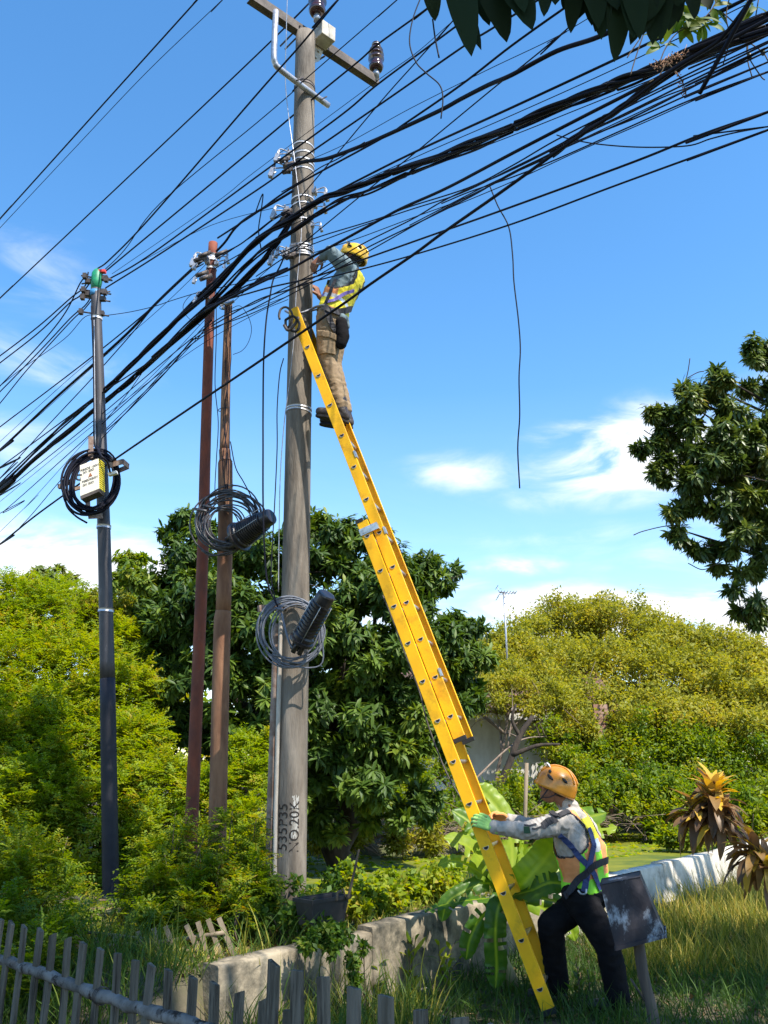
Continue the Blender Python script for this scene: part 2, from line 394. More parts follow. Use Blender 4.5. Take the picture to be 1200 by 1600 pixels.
def lobe_points(lobes, n, clump=10, csize=.32, depth=(.35, 1.0), upper=0.15, lower_cut=-1.0, wisp=.8):
    """points with outward axes, clumped on the shells of the ellipsoids"""
    cs = np.array([l[0] for l in lobes], float); rs = np.array([l[1] for l in lobes], float)
    wt = (rs[:, 0]*rs[:, 2])**1.0; wt = wt/wt.sum()
    outp = []; outa = []; outc = []
    ncl = np.maximum(3, (wt*clump*len(lobes)).astype(int))
    for i in range(len(lobes)):
        dirs = rand_dir(ncl[i]); dirs[:, 2] += upper; dirs = unit(dirs)
        rad = rng.uniform(depth[0], 1.0, ncl[i])**.5
        cl = cs[i]+dirs*rs[i]*rad[:, None]*.86
        m = max(4, int(n*wt[i]/ncl[i]))
        cr = rng.uniform(.6, 1.35, ncl[i])*csize
        off = rand_dir(ncl[i]*m).reshape(ncl[i], m, 3)*(rng.uniform(0, 1, (ncl[i], m, 1))**.5)*cr[:, None, None]*rs[i].mean()
        off[..., 2] *= .75
        pts = cl[:, None]+off
        ax = unit(off+0.5*dirs[:, None]*rs[i].mean()*csize)
        ctint = rng.uniform(0, 1, ncl[i])[:, None]*np.ones((1, m))
        outp.append(pts.reshape(-1, 3)); outa.append(ax.reshape(-1, 3)); outc.append(ctint.ravel())
    p = np.concatenate(outp); a = np.concatenate(outa); c = np.concatenate(outc)
    # drop points deep inside another lobe
    deep = np.zeros(len(p), bool)
    for i in range(len(lobes)):
        q = np.linalg.norm((p-cs[i])/rs[i], axis=1); deep |= q < .42
    keep = ~deep | (rng.uniform(size=len(p)) < .25)
    p, a, c = p[keep], a[keep], c[keep]
    # loose shoots that break the outline
    if wisp and len(p) > 60:
        ns = len(p)//70; k = rng.integers(0, len(p), ns); m = 9
        d = unit(a[k]*.6+np.array([0, 0, .9])+rand_dir(ns)*.45); ln = rng.uniform(.25, 1.0, ns)*rs.mean()*wisp
        t = np.linspace(.15, 1, m)[None, :, None]
        q = p[k][:, None]+d[:, None]*ln[:, None, None]*t+np.array([0, 0, -1.])*(t**2)*ln[:, None, None]*.15
        p = np.concatenate([p, q.reshape(-1, 3)]); a = np.concatenate([a, np.repeat(d, m, 0)]); c = np.concatenate([c, np.clip(np.repeat(c[k], m)+.15, 0, 1)])
    return p, a, c

def rosettes(p, a, c, nl=(8, 13), L=(.13, .2), wr=.24, droop=.35, hang=.35, spread=1.0, tint_noise=.25):
    n = len(p); k = nl[1]
    P_ = np.repeat(p, k, 0); A = np.repeat(a, k, 0); C = np.repeat(c, k)
    keep = (np.tile(np.arange(k), n) < np.repeat(rng.integers(nl[0], nl[1]+1, n), k))
    r = rand_dir(len(P_)); r = unit(r-A*np.sum(r*A, 1, keepdims=True))
    d = unit(A*rng.uniform(.15, .9, (len(P_), 1))+r*spread); d[:, 2] -= hang*rng.uniform(.2, 1.3, len(P_)); d = unit(d)
    up = unit(A*.7+np.array([0, 0, 1.])+rand_dir(len(P_))*.35)
    Ls = rng.uniform(L[0], L[1], len(P_)); W = Ls*wr*rng.uniform(.8, 1.2, len(P_))
    t = np.clip(C*.55+rng.uniform(0, 1, len(P_))*tint_noise*1.7, 0, 1)
    P_ = P_-A*rng.uniform(0, .05, (len(P_), 1))
    return dict(p=P_[keep], d=d[keep], up=up[keep], L=Ls[keep], W=W[keep], t=t[keep])
def sprays(p, a, c, npair=6, L=(.16, .26), leaf=.04, wr=.5, gravity=.25):
    """pinnate sprays: leaflets in pairs along a curved rachis"""
    n = len(p)
    d = unit(a+rand_dir(n)*.7+np.array([0, 0, .15])); upv = unit(np.array([0, 0, 1.])+rand_dir(n)*.5)
    side = unit(np.cross(d, upv)); Ls = rng.uniform(L[0], L[1], n)
    out = []
    for k in range(npair):
        f = (k+.6)/npair
        q = p+d*(Ls*f)[:, None]+np.array([0, 0, -1.])*(Ls*gravity*f*f)[:, None]
        for s in (-1, 1):
            dd = unit(side*s+d*.55+rand_dir(n)*.22)
            out.append(dict(p=q, d=dd, up=upv, L=np.full(n, leaf)*rng.uniform(.7, 1.25, n), W=np.full(n, leaf*wr)*rng.uniform(.8, 1.2, n),
                            t=np.clip(c*.6+rng.uniform(0, .45, n), 0, 1)))
    return join_leaves(out)
def cards(p, a, c, per=5, L=(.05, .09), wr=.5, spread=.06, tn=.45):
    n = len(p)*per; P_ = np.repeat(p, per, 0)+rand_dir(n)*spread*rng.uniform(.2, 1, (n, 1)); A = np.repeat(a, per, 0); C = np.repeat(c, per)
    Ls = rng.uniform(L[0], L[1], n)
    return dict(p=P_, d=unit(A*.4+rand_dir(n)), up=unit(np.array([0, 0, 1.])+rand_dir(n)*.8), L=Ls, W=Ls*wr*rng.uniform(.8, 1.2, n), t=np.clip(C*.55+rng.uniform(0, tn, n), 0, 1))
def foliage(name, q, m, parent=None, loc=None, kind='quad', **kw):
    me = leaf_mesh(name, q['p'], q['d'], q['up'], q['L'], q['W'], q['t'], kind, **kw)
    return link(name, me, m, parent, loc)

def limbs(mb, base, top, targets, r0, r1, n=9, sag=.15, twigr=.006, twl=1.0):
    base = Vector(base); top = Vector(top)
    path = [base.lerp(top, i/7)+Vector((random.uniform(-1,1), random.uniform(-1,1), 0))*r0*.7*math.sin(i*1.3) for i in range(8)]
    path[0] = base
    mb.tube(path, [r0+(r1-r0)*i/7 for i in range(8)], n)
    for t in targets:
        t = Vector(t); k = random.choice((4, 5, 6, 7)); s = path[k]
        mid = s.lerp(t, .45)+Vector((random.uniform(-.2,.2), random.uniform(-.2,.2), random.uniform(.0,.3)))*(t-s).length*.4
        pp = smooth_path([s, mid, t], 6); rr = r0+(r1-r0)*k/7
        mb.tube(pp, [max(twigr, rr*.75*(1-i/(len(pp)-1))**.8+twigr) for i in range(len(pp))], 6)
        for _ in range(4):
            a = pp[random.randrange(4, len(pp)-1)]
            e = a+Vector((random.gauss(0,1), random.gauss(0,1), random.gauss(.2,.7))).normalized()*(t-s).length*random.uniform(.15,.4)*twl
            m2 = a.lerp(e, .5)+Vector((random.uniform(-.1,.1), random.uniform(-.1,.1), .06))*(t-s).length*.5
            mb.tube(smooth_path([a, m2, e], 4), [twigr*2.2*(1-i/9)+twigr*.4 for i in range(9)], 5)

# ------------------------------------------------------------------ ground, pond
W0 = Vector((-.98, 5.42)); W1 = Vector((5.1, 12.9)); WT = (W1-W0).normalized(); WN = Vector((-WT.y, WT.x))
def sst(a, b, x):
    t = min(1, max(0, (x-a)/(b-a))); return t*t*(3-2*t)
def height(x, y):
    db = (x-W0.x)*WN.x+(y-W0.y)*WN.y; s = (x-W0.x)*WT.x+(y-W0.y)*WT.y
    front = 0.0+.10*sst(7, 9.5, y)*sst(.8, 2.5, x)+.03*math.sin(x*2.1)*math.sin(y*1.7)
    back = .40
    # pond hollow behind the wall
    far = 13.2 if x < .8 else 13.2+(min(x, 4)-.8)*1.5
    d0 = 1.4-1.22*sst(.5, 1.9, x); dip = sst(d0, d0+.12+.5*(d0-.18), db)*(1-sst(far-.4, far+.5, y))*sst(-2.0, -1.2, x)
    back = back*(1-dip)+(-.15)*dip
    back += .25*sst(far, far+3, y)
    if s < 0:
        k = sst(5.2, 7.2, y); b = .02+(back-.02)*k if x > -1.6 else .02+.30*sst(6.3, 8.5, y)+.2*sst(11, 14, y)
        kk = sst(-1.2, 0, s)
        return (b*(1-kk)+(back if db > 0 else front)*kk) if db > -.6 else front
    k = sst(-.05, .09, db)
    return front*(1-k)+back*k
def axis_vals(lo, hi, step, far):
    a = list(np.arange(lo, hi+step, step)); s = step
    while a[-1] < far: s *= 1.25; a.append(a[-1]+s)
    s = step
    while a[0] > -far: s *= 1.25; a.insert(0, a[0]-s)
    return a
def build_ground():
    xs = axis_vals(-4.5, 6, .11, 400); ys = axis_vals(2.0, 15, .11, 400)
    v = []; 
    for y in ys:
        for x in xs:
            v.append((x, y, height(x, y)+.025*mnoise.noise(Vector((x*1.7, y*1.7, 0)))))
    nx = len(xs); f = [(j*nx+i, j*nx+i+1, (j+1)*nx+i+1, (j+1)*nx+i) for j in range(len(ys)-1) for i in range(nx-1)]
    me = bpy.data.meshes.new('ground'); me.from_pydata(v, [], f); me.polygons.foreach_set('use_smooth', [True]*len(f))
    tag(link('ground', me, M['soil']), kind='structure')
    me = bpy.data.meshes.new('pond_water'); me.from_pydata([(-2.6,8.2,.28),(.2,9.0,.28),(1.37,8.50,.28),(W0.x+WT.x*12+WN.x*.02,W0.y+WT.y*12+WN.y*.02,.28),(9,21,.28),(-2.6,21,.28)], [], [(0,1,2,3,4,5)])
    tag(link('pond_water', me, M['algae']), kind='structure')
build_ground()

# ------------------------------------------------------------------ retaining wall
def build_wall():
    o = thing('retaining_wall', 'low cracked plaster retaining wall running from the picket fence back to the right', 'wall', (W0.x, W0.y, 0))
    breaks = [0, 1.35, 3.9, 6.4, 11.8]
    for i in range(4):
        mb = MB(); n = max(8, int((breaks[i+1]-breaks[i])/.08)); s0 = breaks[i]; s1 = breaks[i+1]-.003
        vs = []
        for k in range(n+1):
            s = s0+(s1-s0)*k/n
            for (off, z) in ((-.07,-.3),(-.07,.15),(-.072,.34),(-.070,.468),(-.062,.482),(.02,.486),(.075,.482),(.082,.3),(.082,-.3)):
                x = W0.x+WT.x*s+WN.x*off; y = W0.y+WT.y*s+WN.y*off
                j = mnoise.noise(Vector((s*2.3, z*5, off*9)))*.012+mnoise.noise(Vector((s*9, z*12, off*9+3)))*.006
                top = (.03*mnoise.noise(Vector((s*1.3, 4, 0)))+(.012 if i % 2 else 0)-.02*(i == 0)) if z > .3 else 0
                if z > .4: top += .012*mnoise.noise(Vector((s*14, 1, 0)))
                vs.append((x+WN.x*j, y+WN.y*j, z+top))
        fs = [(k*9+j, (k+1)*9+j, (k+1)*9+j+1, k*9+j+1) for k in range(n) for j in range(8)]
        mb.add(vs, fs, 0, True)
        mb.f.append(tuple(range(9))); mb.m.append(0); mb.sm.append(False)
        mb.f.append(tuple(n*9+j for j in range(8, -1, -1))); mb.m.append(0); mb.sm.append(False)
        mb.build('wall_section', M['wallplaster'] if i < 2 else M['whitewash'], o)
build_wall()

# ------------------------------------------------------------------ white picket fence in the foreground
def fence_zc(px): return 1/((1/4.7)+(1/2.75-1/4.7)*px/600)
def pz(px, py, zc): return Vector((0, 0, CH))+pdir(px, py)*zc
def build_fence():
    zc = fence_zc
    a = pz(0, 1440, zc(0)); b = pz(600, 1565, zc(600)); fd = Vector((b.x-a.x, b.y-a.y, 0)).normalized(); fn = Vector((-fd.y, fd.x, 0))
    o = thing('picket_fence', 'weathered pale grey picket fence with a round peeling rail across the lower left', 'fence', (a.x, a.y, 0))
    tops = [(-36,1432),(4,1436),(37,1443),(76,1448),(125,1452),(167,1461),(214,1467),(262,1473),(315,1483),(368,1490),(424,1500),(474,1508),(527,1516)]
    tops = [(-18,1428),(2,1436),(18,1441),(38,1447),(62,1452),(83,1460),(107,1466),(131,1473),(158,1482),(184,1489),(212,1500),(237,1507),(264,1515),(301,1527),(334,1536),(374,1550),(411,1562),(465,1570),(428,1504),(465,1516),(505,1526),(553,1543),(602,1556),(658,1577),(718,1590),(450,1578),(777,1604)]
    for i, (px, py) in enumerate(tops):
        z_ = zc(px); back = (i >= 18)
        t = pz(px, py, z_)
        ln = random.uniform(-.02, .02)
        bt = Vector((t.x+ln, t.y, -.12))
        w = .046*random.uniform(.9, 1.1)*(1.0 if not back else 1.15)
        mb = MB(); hx = fd*w/2; th = fn*.009
        cut = random.uniform(-.01, .01)
        n = 7; vs = []
        for k in range(n+1):
            f = k/n; c = bt.lerp(t, f)+fn*mnoise.noise(Vector((i*3.1, f*2, 0)))*.01
            wob = 1+.10*mnoise.noise(Vector((i*7.7, f*5, 1)))
            dz = Vector((0, 0, 1))
            for sx, sy in ((-1,-1),(1,-1),(1,1),(-1,1)):
                vs.append(c+hx*sx*wob+th*sy+(dz*cut*sx if k == n else Vector()))
        fs = [(k*4+j, k*4+(j+1)%4, (k+1)*4+(j+1)%4, (k+1)*4+j) for k in range(n) for j in range(4)]+[(n*4,n*4+1,n*4+2,n*4+3),(3,2,1,0)]
        mb.add(vs, fs); mb.build('picket', M['picket'], o, bevel=.002)
    pts = []
    for px, py in ((-60,1483),(0,1499),(70,1522),(140,1549),(220,1576),(300,1600),(400,1638),(520,1690)):
        q = pz(px, py, zc(px)-.07); pts.append(q)
    pp = [q_+Vector((0,0,.012*mnoise.noise(Vector((k_*.45,2,0))))) for k_, q_ in enumerate(smooth_path(pts, 8))]
    MB().tube(pp, [.024+.010*abs(mnoise.noise(Vector((i*.9,0,0))))+.004*(i % 5 == 0) for i in range(len(pp))], 12).build('rail', M['paintrail'], o)
    mb = MB(); q = pz(158, 1556, zc(158)-.07)
    for k in range(3):
        c = q+fd*(k-1)*.012; ring = [c+fn*math.cos(a)*.038+Vector((0,0,1))*math.sin(a)*.036 for a in np.linspace(0, 2*math.pi, 17)]
        mb.tube(ring, .0022, 5, cap=False)
    mb.build('wire_tie', M['darksteel'], o)
build_fence()

def build_broken_fence():
    o = thing('broken_lattice', 'broken bamboo slat fence leaning left of the plaster wall, half buried in weeds', 'fence', (-1.45, 5.9, 0))
    def Q(px, py, Y=5.95): return P(px, py, Y)
    MB().tube(smooth_path([Q(40,1487,6.1), Q(130,1480,6.1), Q(240,1473,6.05), Q(352,1457,5.95)], 4), .013, 8).build('rail', M['bamboo'], o)
    MB().tube(smooth_path([Q(120,1455,6.2), Q(240,1470,6.15), Q(335,1500,6.05)], 4), .010, 8).build('rail', M['bamboo'], o)
    for a, b in (((291,1445),(338,1545)),((309,1440),(345,1560)),((325,1436),(362,1540)),((342,1434),(380,1528)),((258,1447),(300,1545)),((240,1450),(262,1550)),((215,1455),(235,1550)),((297,1500),(322,1592)),((180,1462),(195,1560)),((150,1465),(160,1560)),((120,1460),(128,1560)),((310,1470),(290,1560))):
        MB().bar(Q(b[0],b[1],5.92), Q(a[0],a[1],5.98), .03, .008, (1,0,0)).build('slat', M['bamboo'], o)
build_broken_fence()
# ------------------------------------------------------------------ text as mesh
def text_mesh(body, size, M4, depth=.001):
    cu = bpy.data.curves.new('lettering', 'FONT'); cu.body = body; cu.size = size; cu.align_x = 'CENTER'; cu.align_y = 'CENTER'; cu.extrude = depth
    o = bpy.data.objects.new('tmp', cu); COL.objects.link(o)
    dg = bpy.context.evaluated_depsgraph_get(); me = bpy.data.meshes.new_from_object(o.evaluated_get(dg))
    bpy.data.objects.remove(o); me.transform(M4); me.materials.clear()
    return me

def coil(mb, c, rx, rz, n, r, jit=.02, normal=(0,-1,0), mi=0, gather=None, tilt=0, seg=36):
    c = Vector(c); nn = Vector(normal).normalized(); ux = Vector((0,0,1)).cross(nn)*-1; ux.normalize(); uz = nn.cross(ux)*-1
    if uz.z < 0: uz = -uz
    R = Matrix.Rotation(tilt, 3, nn); ux = R @ ux; uz = R @ uz
    for k in range(n):
        ox, oz, on = random.gauss(0, jit), random.gauss(0, jit), random.gauss(0, jit*.8); sx = 1+random.gauss(0, .07); sz = 1+random.gauss(0, .07); ph = random.random()*6.28
        pts = []
        for i in range(seg+1):
            a = 2*math.pi*i/seg
            g = 1.0
            if gather is not None:
                dd = math.cos(a-gather); g = max(0, dd)**4
                g = 1-g*.85
            pts.append(c+ux*(rx*sx*math.cos(a)+ox*g)+uz*(rz*sz*math.sin(a)+oz*g)+nn*(on*g+.012*math.sin(a*2+ph)))
        pts[-1] = pts[0]
        mb.tube(pts, r, 6, cap=False, mi=mi)

def clamp_mb(c, s=1.0, flip=1, axis=(0,1,0)):
    """tension clamp: bail, body and bolt"""
    mb = MB(); c = Vector(c)
    f = flip
    mb.tube(smooth_path([c+Vector((.0,0,.0))*s, c+Vector((-.05*f,.01,.035))*s, c+Vector((-.11*f,0,.05))*s, c+Vector((-.135*f,-.01,.0))*s, c+Vector((-.11*f,-.02,-.02))*s, c+Vector((-.05*f,-.01,-.01))*s, c+Vector((0,0,-.03))*s], 4), .0065*s, 6)
    mb.tube([c+Vector((-.12*f,0,.03))*s, c+Vector((-.13*f,-.03,-.06))*s, c+Vector((-.15*f,-.05,-.13))*s], .011*s, 8)
    mb.box(c+Vector((-.135*f,-.035,-.08))*s, (.035*s,.045*s,.075*s), Matrix.Rotation(.3*f, 3, 'Y'))
    mb.box(c+Vector((-.02*f,0,0))*s, (.05*s,.05*s,.045*s))
    for dz in (-.02, .02): mb.tube([c+Vector((-.03*f,-.05,dz))*s, c+Vector((-.03*f,.05,dz))*s], .006*s, 6)
    mb.tube([c+Vector((-.16*f,-.035,-.10))*s, c+Vector((-.10*f,-.035,-.07))*s], .006*s, 6)
    return mb
def ring_band(mb, c, R, h=.022, tilt=(0,0), n=28):
    c = Vector(c); vs = []
    for z in (-h/2, h/2):
        for rr in (R+.001, R+.005):
            for j in range(n):
                a = 2*math.pi*j/n
                vs.append(c+Vector((rr*math.cos(a), rr*math.sin(a), z+tilt[0]*math.cos(a)*R+tilt[1]*math.sin(a)*R)))
    fs = []
    for j in range(n):
        k = (j+1) % n
        fs += [(n+j, n+k, 3*n+k, 3*n+j), (j, k, n+k, n+j)[::-1], (2*n+j, 2*n+k, 3*n+k, 3*n+j)]
    mb.add(vs, fs, 0, True)

# ------------------------------------------------------------------ concrete pole
PB = P(453, 1440, 6.95); PB.z = .2
PT = P(477.5, 55, 6.95)
def pole_at(z):
    t = (z-PB.z)/(PT.z-PB.z); return PB.lerp(PT, t)
def pole_px(py):
    """centre of the pole at a picture row"""
    d = pdir(470, py); z = CH+d.z/d.y*6.95; return pole_at(z)
def pole_r(z): return .121+(.098-.121)*(z-.2)/8.3
def build_concrete_pole():
    o = thing('utility_pole', 'tall concrete utility pole with crossarm and insulators that the ladder leans on', 'utility pole', (PB.x, PB.y, PB.z))
    mb = MB(); n = 40; pts = [PB.lerp(PT, i/n) for i in range(n+1)]
    mb.tube(pts, [pole_r(p.z)*(1+.004*mnoise.noise(Vector((p.z*3, 0, 0)))) for p in pts], 32)
    mb.build('shaft', M['concrete'], o)
    # seam ridge and its groove along the front right
    # crossarm (channel), at constant height, running away to the right
    zc_ = pole_px(52).z+.03
    a = PG(392, -9, zc_); b = PG(592, 126, zc_); ax = (b-a).normalized(); sd = Vector((-ax.y, ax.x, 0))
    mb = MB()
    mid = (a+b)/2; Ln = (b-a).length
    R = Matrix((ax, sd, Vector((0,0,1)))).transposed()
    mb.box(mid+sd*-.0, (Ln, .012, .10), R); mb.box(mid+sd*.035+Vector((0,0,.047)), (Ln-.004, .075, .010), R); mb.box(mid+sd*.035-Vector((0,0,.047)), (Ln-.006, .075, .010), R)
    mb.build('crossarm', M['crossarm'], o)
    def insulator(base, s=1.0, axis=(0,0,1)):
        m1 = MB()
        m1.lathe(base, axis, [(-.06,.012),(-.06,.018),(.0,.018),(.0,.034),(.055,.036),(.07,.026),(.09,.026)], 16)
        st = m1.build('insulator_cap', M['galv'], o)
        m = MB(); B = Vector(base)+Vector(axis)*.085*s
        prof = [(0,.03),(.0,.066),(.03,.080),(.05,.082)]
        prof += [(.06,.072),(.12,.070),(.135,.088),(.15,.088),(.158,.070),(.185,.068),(.195,.086),(.21,.084),(.218,.064),(.24,.062),(.25,.078),(.265,.074),(.275,.05),(.30,.045),(.305,.034),(.33,.034),(.335,.05),(.35,.045),(.36,.02)]
        m.lathe(B, axis, [(h*s*1.02, r*s) for h, r in prof], 24)
        i = m.build('insulator', M['porcelain'], o)
        w = MB(); t = B+Vector(axis)*.33*s
        w.tube([t+Vector((math.cos(q)*.045, math.sin(q)*.045, 0)) for q in np.linspace(0, 6.28, 15)], .006, 6, cap=False)
        w.build('binding_wire', M['galv'], i)
    insulator(b-ax*.04+Vector((0,0,.03)), .98)
    insulator(PG(495, 42, zc_)+Vector((0,0,.07)), 1.05)
    c = pole_px(60); pt = pole_px(47)
    # head block and brace plate
    blk = PG(511, 50, zc_+.02)
    MB().box(blk+sd*.05, (.17, .16, .17), R).build('head_block', M['creamblock'], o, bevel=.006)
    mb = MB()
    p0 = PG(487, 60, zc_)+sd*-.008
    mb.add([p0+ax*-.13+Vector((0,0,.03)), p0+ax*.17+Vector((0,0,.03)), p0+ax*.10+Vector((0,0,-.22)), p0+ax*.02+Vector((0,0,-.30)), p0+ax*-.13+Vector((0,0,.03))+sd*.01, p0+ax*.17+Vector((0,0,.03))+sd*.01, p0+ax*.10+Vector((0,0,-.22))+sd*.01, p0+ax*.02+Vector((0,0,-.30))+sd*.01],
           [(0,3,2,1),(4,5,6,7),(0,1,5,4),(1,2,6,5),(2,3,7,6),(3,0,4,7)])
    for q in ((.0,-.05),(.08,-.12),(.05,-.22)):
        z0 = p0+ax*q[0]+Vector((0,0,q[1])); mb.tube([z0-sd*.02, z0+sd*.0], .012, 6)
    mb.build('brace_plate', M['creamblock'], o)
    mb = MB()
    for q in ((-.18,.0),(-.12,-.0)): mb.tube([p0+ax*q[0]+Vector((0,0,q[1]))-sd*.05, p0+ax*q[0]+Vector((0,0,q[1]))+sd*.3], .009, 8)
    mb.tube(smooth_path([PG(472,52,zc_)-sd*.04, PG(478,60,zc_)-sd*.05, PG(487,72,zc_)-sd*.04, PG(493,95,zc_)-sd*.03, PG(505,90,zc_)-sd*.03], 3), .010, 6)
    mb.build('clamp_bolt', M['darksteel'], o)
    # bent pipe bracket
    pp = [P(431,18,6.55), P(429,60,6.5), P(428,88,6.5), P(430,99,6.52), P(437,108,6.56), P(475,137,6.80), P(513,165,7.06)]
    mb = MB(); mb.tube(smooth_path(pp, 4), .029, 14)
    pb = mb.build('pipe_bracket', M['galv'], o)
    mb = MB()
    for q in (P(468,128,6.68), P(505,158,6.92)): MB().tube([q+Vector((-.02,-.05,-.03)), q+Vector((.03,.03,.08))], .007, 6).build('clamp_bolt', M['darksteel'], pb)
    cc = pole_px(140); ring_band(mb, cc, pole_r(cc.z), .03, (0, -.2))
    mb.build('clamp_bolt', M['darksteel'], pb)
    # steel bands
    for py in (233, 247, 257, 265, 271, 314, 326, 350, 388, 394, 401, 640, 646):
        z = pole_px(py).z; mb = MB(); ring_band(mb, pole_at(z), pole_r(z), .02, (random.uniform(-.12,.12), random.uniform(-.1,.1))); mb.build('steel_band', M['steelband'], o)
    for px, py, s, f in ((456,240,1.0,1),(452,262,1.15,1),(488,300,1.0,-1),(451,328,1.0,1),(490,322,.8,-1),(449,398,1.05,1),(452,391,.8,1),(486,352,.7,-1)):
        clamp_mb(P(px, py, 6.83), s, f).build('cable_clamp', M['galv'], o)
    # bulky old fittings (dark)
    for px, py in ((446,250),(452,258),(450,267),(449,332),(448,340),(455,400)):
        mb = MB(); q = P(px, py, 6.8); mb.tube([q+Vector((-.04,-.03,-.04)), q+Vector((.03,.02,.04))], .022, 8); mb.box(q, (.05,.05,.03)); mb.build('cable_grip', M['darksteel'], o)
    # wrap of wire and shiny tape at the clamp the man works on
    mb = MB(); cz = pole_px(396); 
    for k in range(5):
        ring_band(mb, pole_at(cz.z-.06+k*.028), pole_r(cz.z)+.004+.003*(k % 2), .018, (random.uniform(-.2,.2), random.uniform(-.3,.3)))
    mb.build('wire_wrap', M['galv'], o)
    # conduits at the lower left of the pole
    def side(py, dx, Y): return P(dx, py, Y)
    MB().tube(smooth_path([P(429,1420,6.86), P(430,1300,6.86), P(433,1180,6.86), P(437,1040,6.84), P(439,955,6.84)], 5), .0165, 10).build('conduit', M['paleconc'], o)
    MB().tube(smooth_path([P(420,1425,6.95), P(422,1300,6.95), P(427,1150,6.95), P(432,1010,6.95), P(434,975,6.95)], 5), .031, 12).build('cable_duct', M['rustbracket'], o)
    # ground wire
    mb = MB()
    mb.tube(smooth_path([P(449,-10,6.5), P(447,60,6.6), P(446,130,6.75), P(452,190,6.83), P(459,240,6.80), P(466,300,6.80), P(471,350,6.80), P(468,400,6.80), P(463,455,6.80), P(460,520,6.82), P(452,600,6.84), P(444,660,6.84), P(438,740,6.84), P(436,830,6.84), P(435,925,6.84)], 6), .0042, 5)
    mb.build('earth_wire', M['galv'], o)
    # rusty arm behind coil
    a1 = P(404,951,6.75); b1 = P(446,948,6.86)
    MB().bar(a1, b1, .05, .045, (0,0,1)).build('coil_arm', M['rustbracket'], o)
    # stencilled number
    def stencil(body, py, px, size):
        d = pdir(px, py); z = CH+d.z/d.y*6.84; c = pole_at(z); r = pole_r(z)+.0005
        q = P(px, py, 6.83); a = math.atan2(q.y-c.y, q.x-c.x)
        me = text_mesh(body, size, Matrix.Identity(4), .0004)
        for v in me.vertices:       # wrap round the shaft; text runs upwards
            x, y, zz = v.co; ang = a-y/r
            rr = r+.0016+zz
            cz = pole_at(z+x)
            v.co = (cz.x+math.cos(ang-0)*rr, cz.y+math.sin(ang)*rr, z+x)
        # text y must run leftwards as seen from the front
        return me
    def stencil2(body, py, px, size, m):
        me = stencil(body, py, px, size)
        return link('stencil', me, m, o)
    stencil2('535P35', 1292, 441, .112, M['stencil'])
    stencil2('NO.20K', 1292, 461, .105, M['stencil'])
    # chipped white paint patch under the second line
    mb = MB(); d = pdir(461, 1270); z1 = CH+d.z/d.y*6.84+.12; z0 = z1-.30; nsx = 10; nz = 24; vs = []; 
    c = pole_at(z0); q = P(462,1280,6.83); a0 = math.atan2(q.y-c.y, q.x-c.x)
    for i in range(nz+1):
        for j in range(nsx+1):
            z = z0+(z1-z0)*i/nz; cc = pole_at(z); rr = pole_r(z)+.0005; edge = .12*mnoise.noise(Vector((z*25, j*5, 0)))
            ang = a0+(j/nsx-.5)*(.46+edge)
            vs.append((cc.x+math.cos(ang)*rr, cc.y+math.sin(ang)*rr, z+.02*mnoise.noise(Vector((j*.9, 3+i//24, 0)))))
    fs = []
    for i in range(nz):
        for j in range(nsx):
            if mnoise.noise(Vector((i*.35, j*.5, 2.2))) > -.18: fs.append((i*(nsx+1)+j, i*(nsx+1)+j+1, (i+1)*(nsx+1)+j+1, (i+1)*(nsx+1)+j))
    mb.add(vs, fs, 0, True); mb.build('paint_patch', M['whitepaint'], o)
build_concrete_pole()

def closure(name, label, a, b, r, origin, ribs=9, m='blackplastic', taper=1.0):
    a = Vector(a); b = Vector(b); ax = (b-a); L_ = ax.length; ax.normalize()
    o = thing(name, label, 'splice closure', origin)
    prof = [(0, r*.5), (0, r*1.18), (.025, r*1.2), (.03, r*1.02), (.06, r*1.05)]
    for k in range(ribs):
        h = .075+(L_-.16)*k/ribs; w = (L_-.16)/ribs; rr = r*(1-(1-taper)*k/ribs)
        prof += [(h, rr*.86), (h+w*.35, rr*.84), (h+w*.4, rr*1.0), (h+w*.75, rr*1.0), (h+w*.8, rr*.86)]
    prof += [(L_-.085, r*.82*taper), (L_-.08, r*.9*taper), (L_-.012, r*.86*taper), (L_, r*.78*taper), (L_, r*.01)]
    MB().lathe(a, ax, prof, 28, smooth=False).build('dome', M[m], o, bevel=0)
    mb = MB(); u = ax.orthogonal().normalized(); w = ax.cross(u)
    for k in range(4):
        q = a+(u*math.cos(k*1.57+.4)+w*math.sin(k*1.57+.4))*r*.45
        mb.tube([q+ax*.01, q-ax*.09], .02, 10)
    mb.build('cable_port', M['blackplastic'], o)
    mb = MB()
    for k in range(4):
        q = (u*math.cos(k*1.57+.9)+w*math.sin(k*1.57+.9))*r*1.03
        mb.tube([a+q+ax*.03, a+q*.98+ax*(L_*.8)], .0035, 5)
    mb.build('retaining_wire', M['alu'], o)
    return o

# closure and coil on the concrete pole
closure('splice_closure', 'ribbed black dome closure tilted up to the right on the concrete pole', P(470,1003,6.62), P(511,928,6.42), .082, tuple(P(470,1003,6.75)))
mb = MB(); c = P(455,986,6.74)
coil(mb, c, .235, .262, 9, .0065, .016, normal=(0.1,-1,.1), gather=2.4, tilt=.12)
coil(mb, P(462,990,6.72), .205, .235, 4, .0065, .02, normal=(0.25,-1,.1), gather=2.4)
mb.tube(smooth_path([P(436,950,6.72), P(425,1000,6.7), P(440,1035,6.7), P(500,1040,6.7), P(503,990,6.7)], 6), .006, 6)
mb.tube(smooth_path([P(440,958,6.68), P(446,985,6.65), P(455,1010,6.62), P(462,1012,6.62)], 6), .009, 6)
for q in (P(437,952,6.70), P(432,1024,6.70)): mb.tube([q+Vector((-.03,0,.01)), q+Vector((.03,-.02,-.01))], .012, 6)
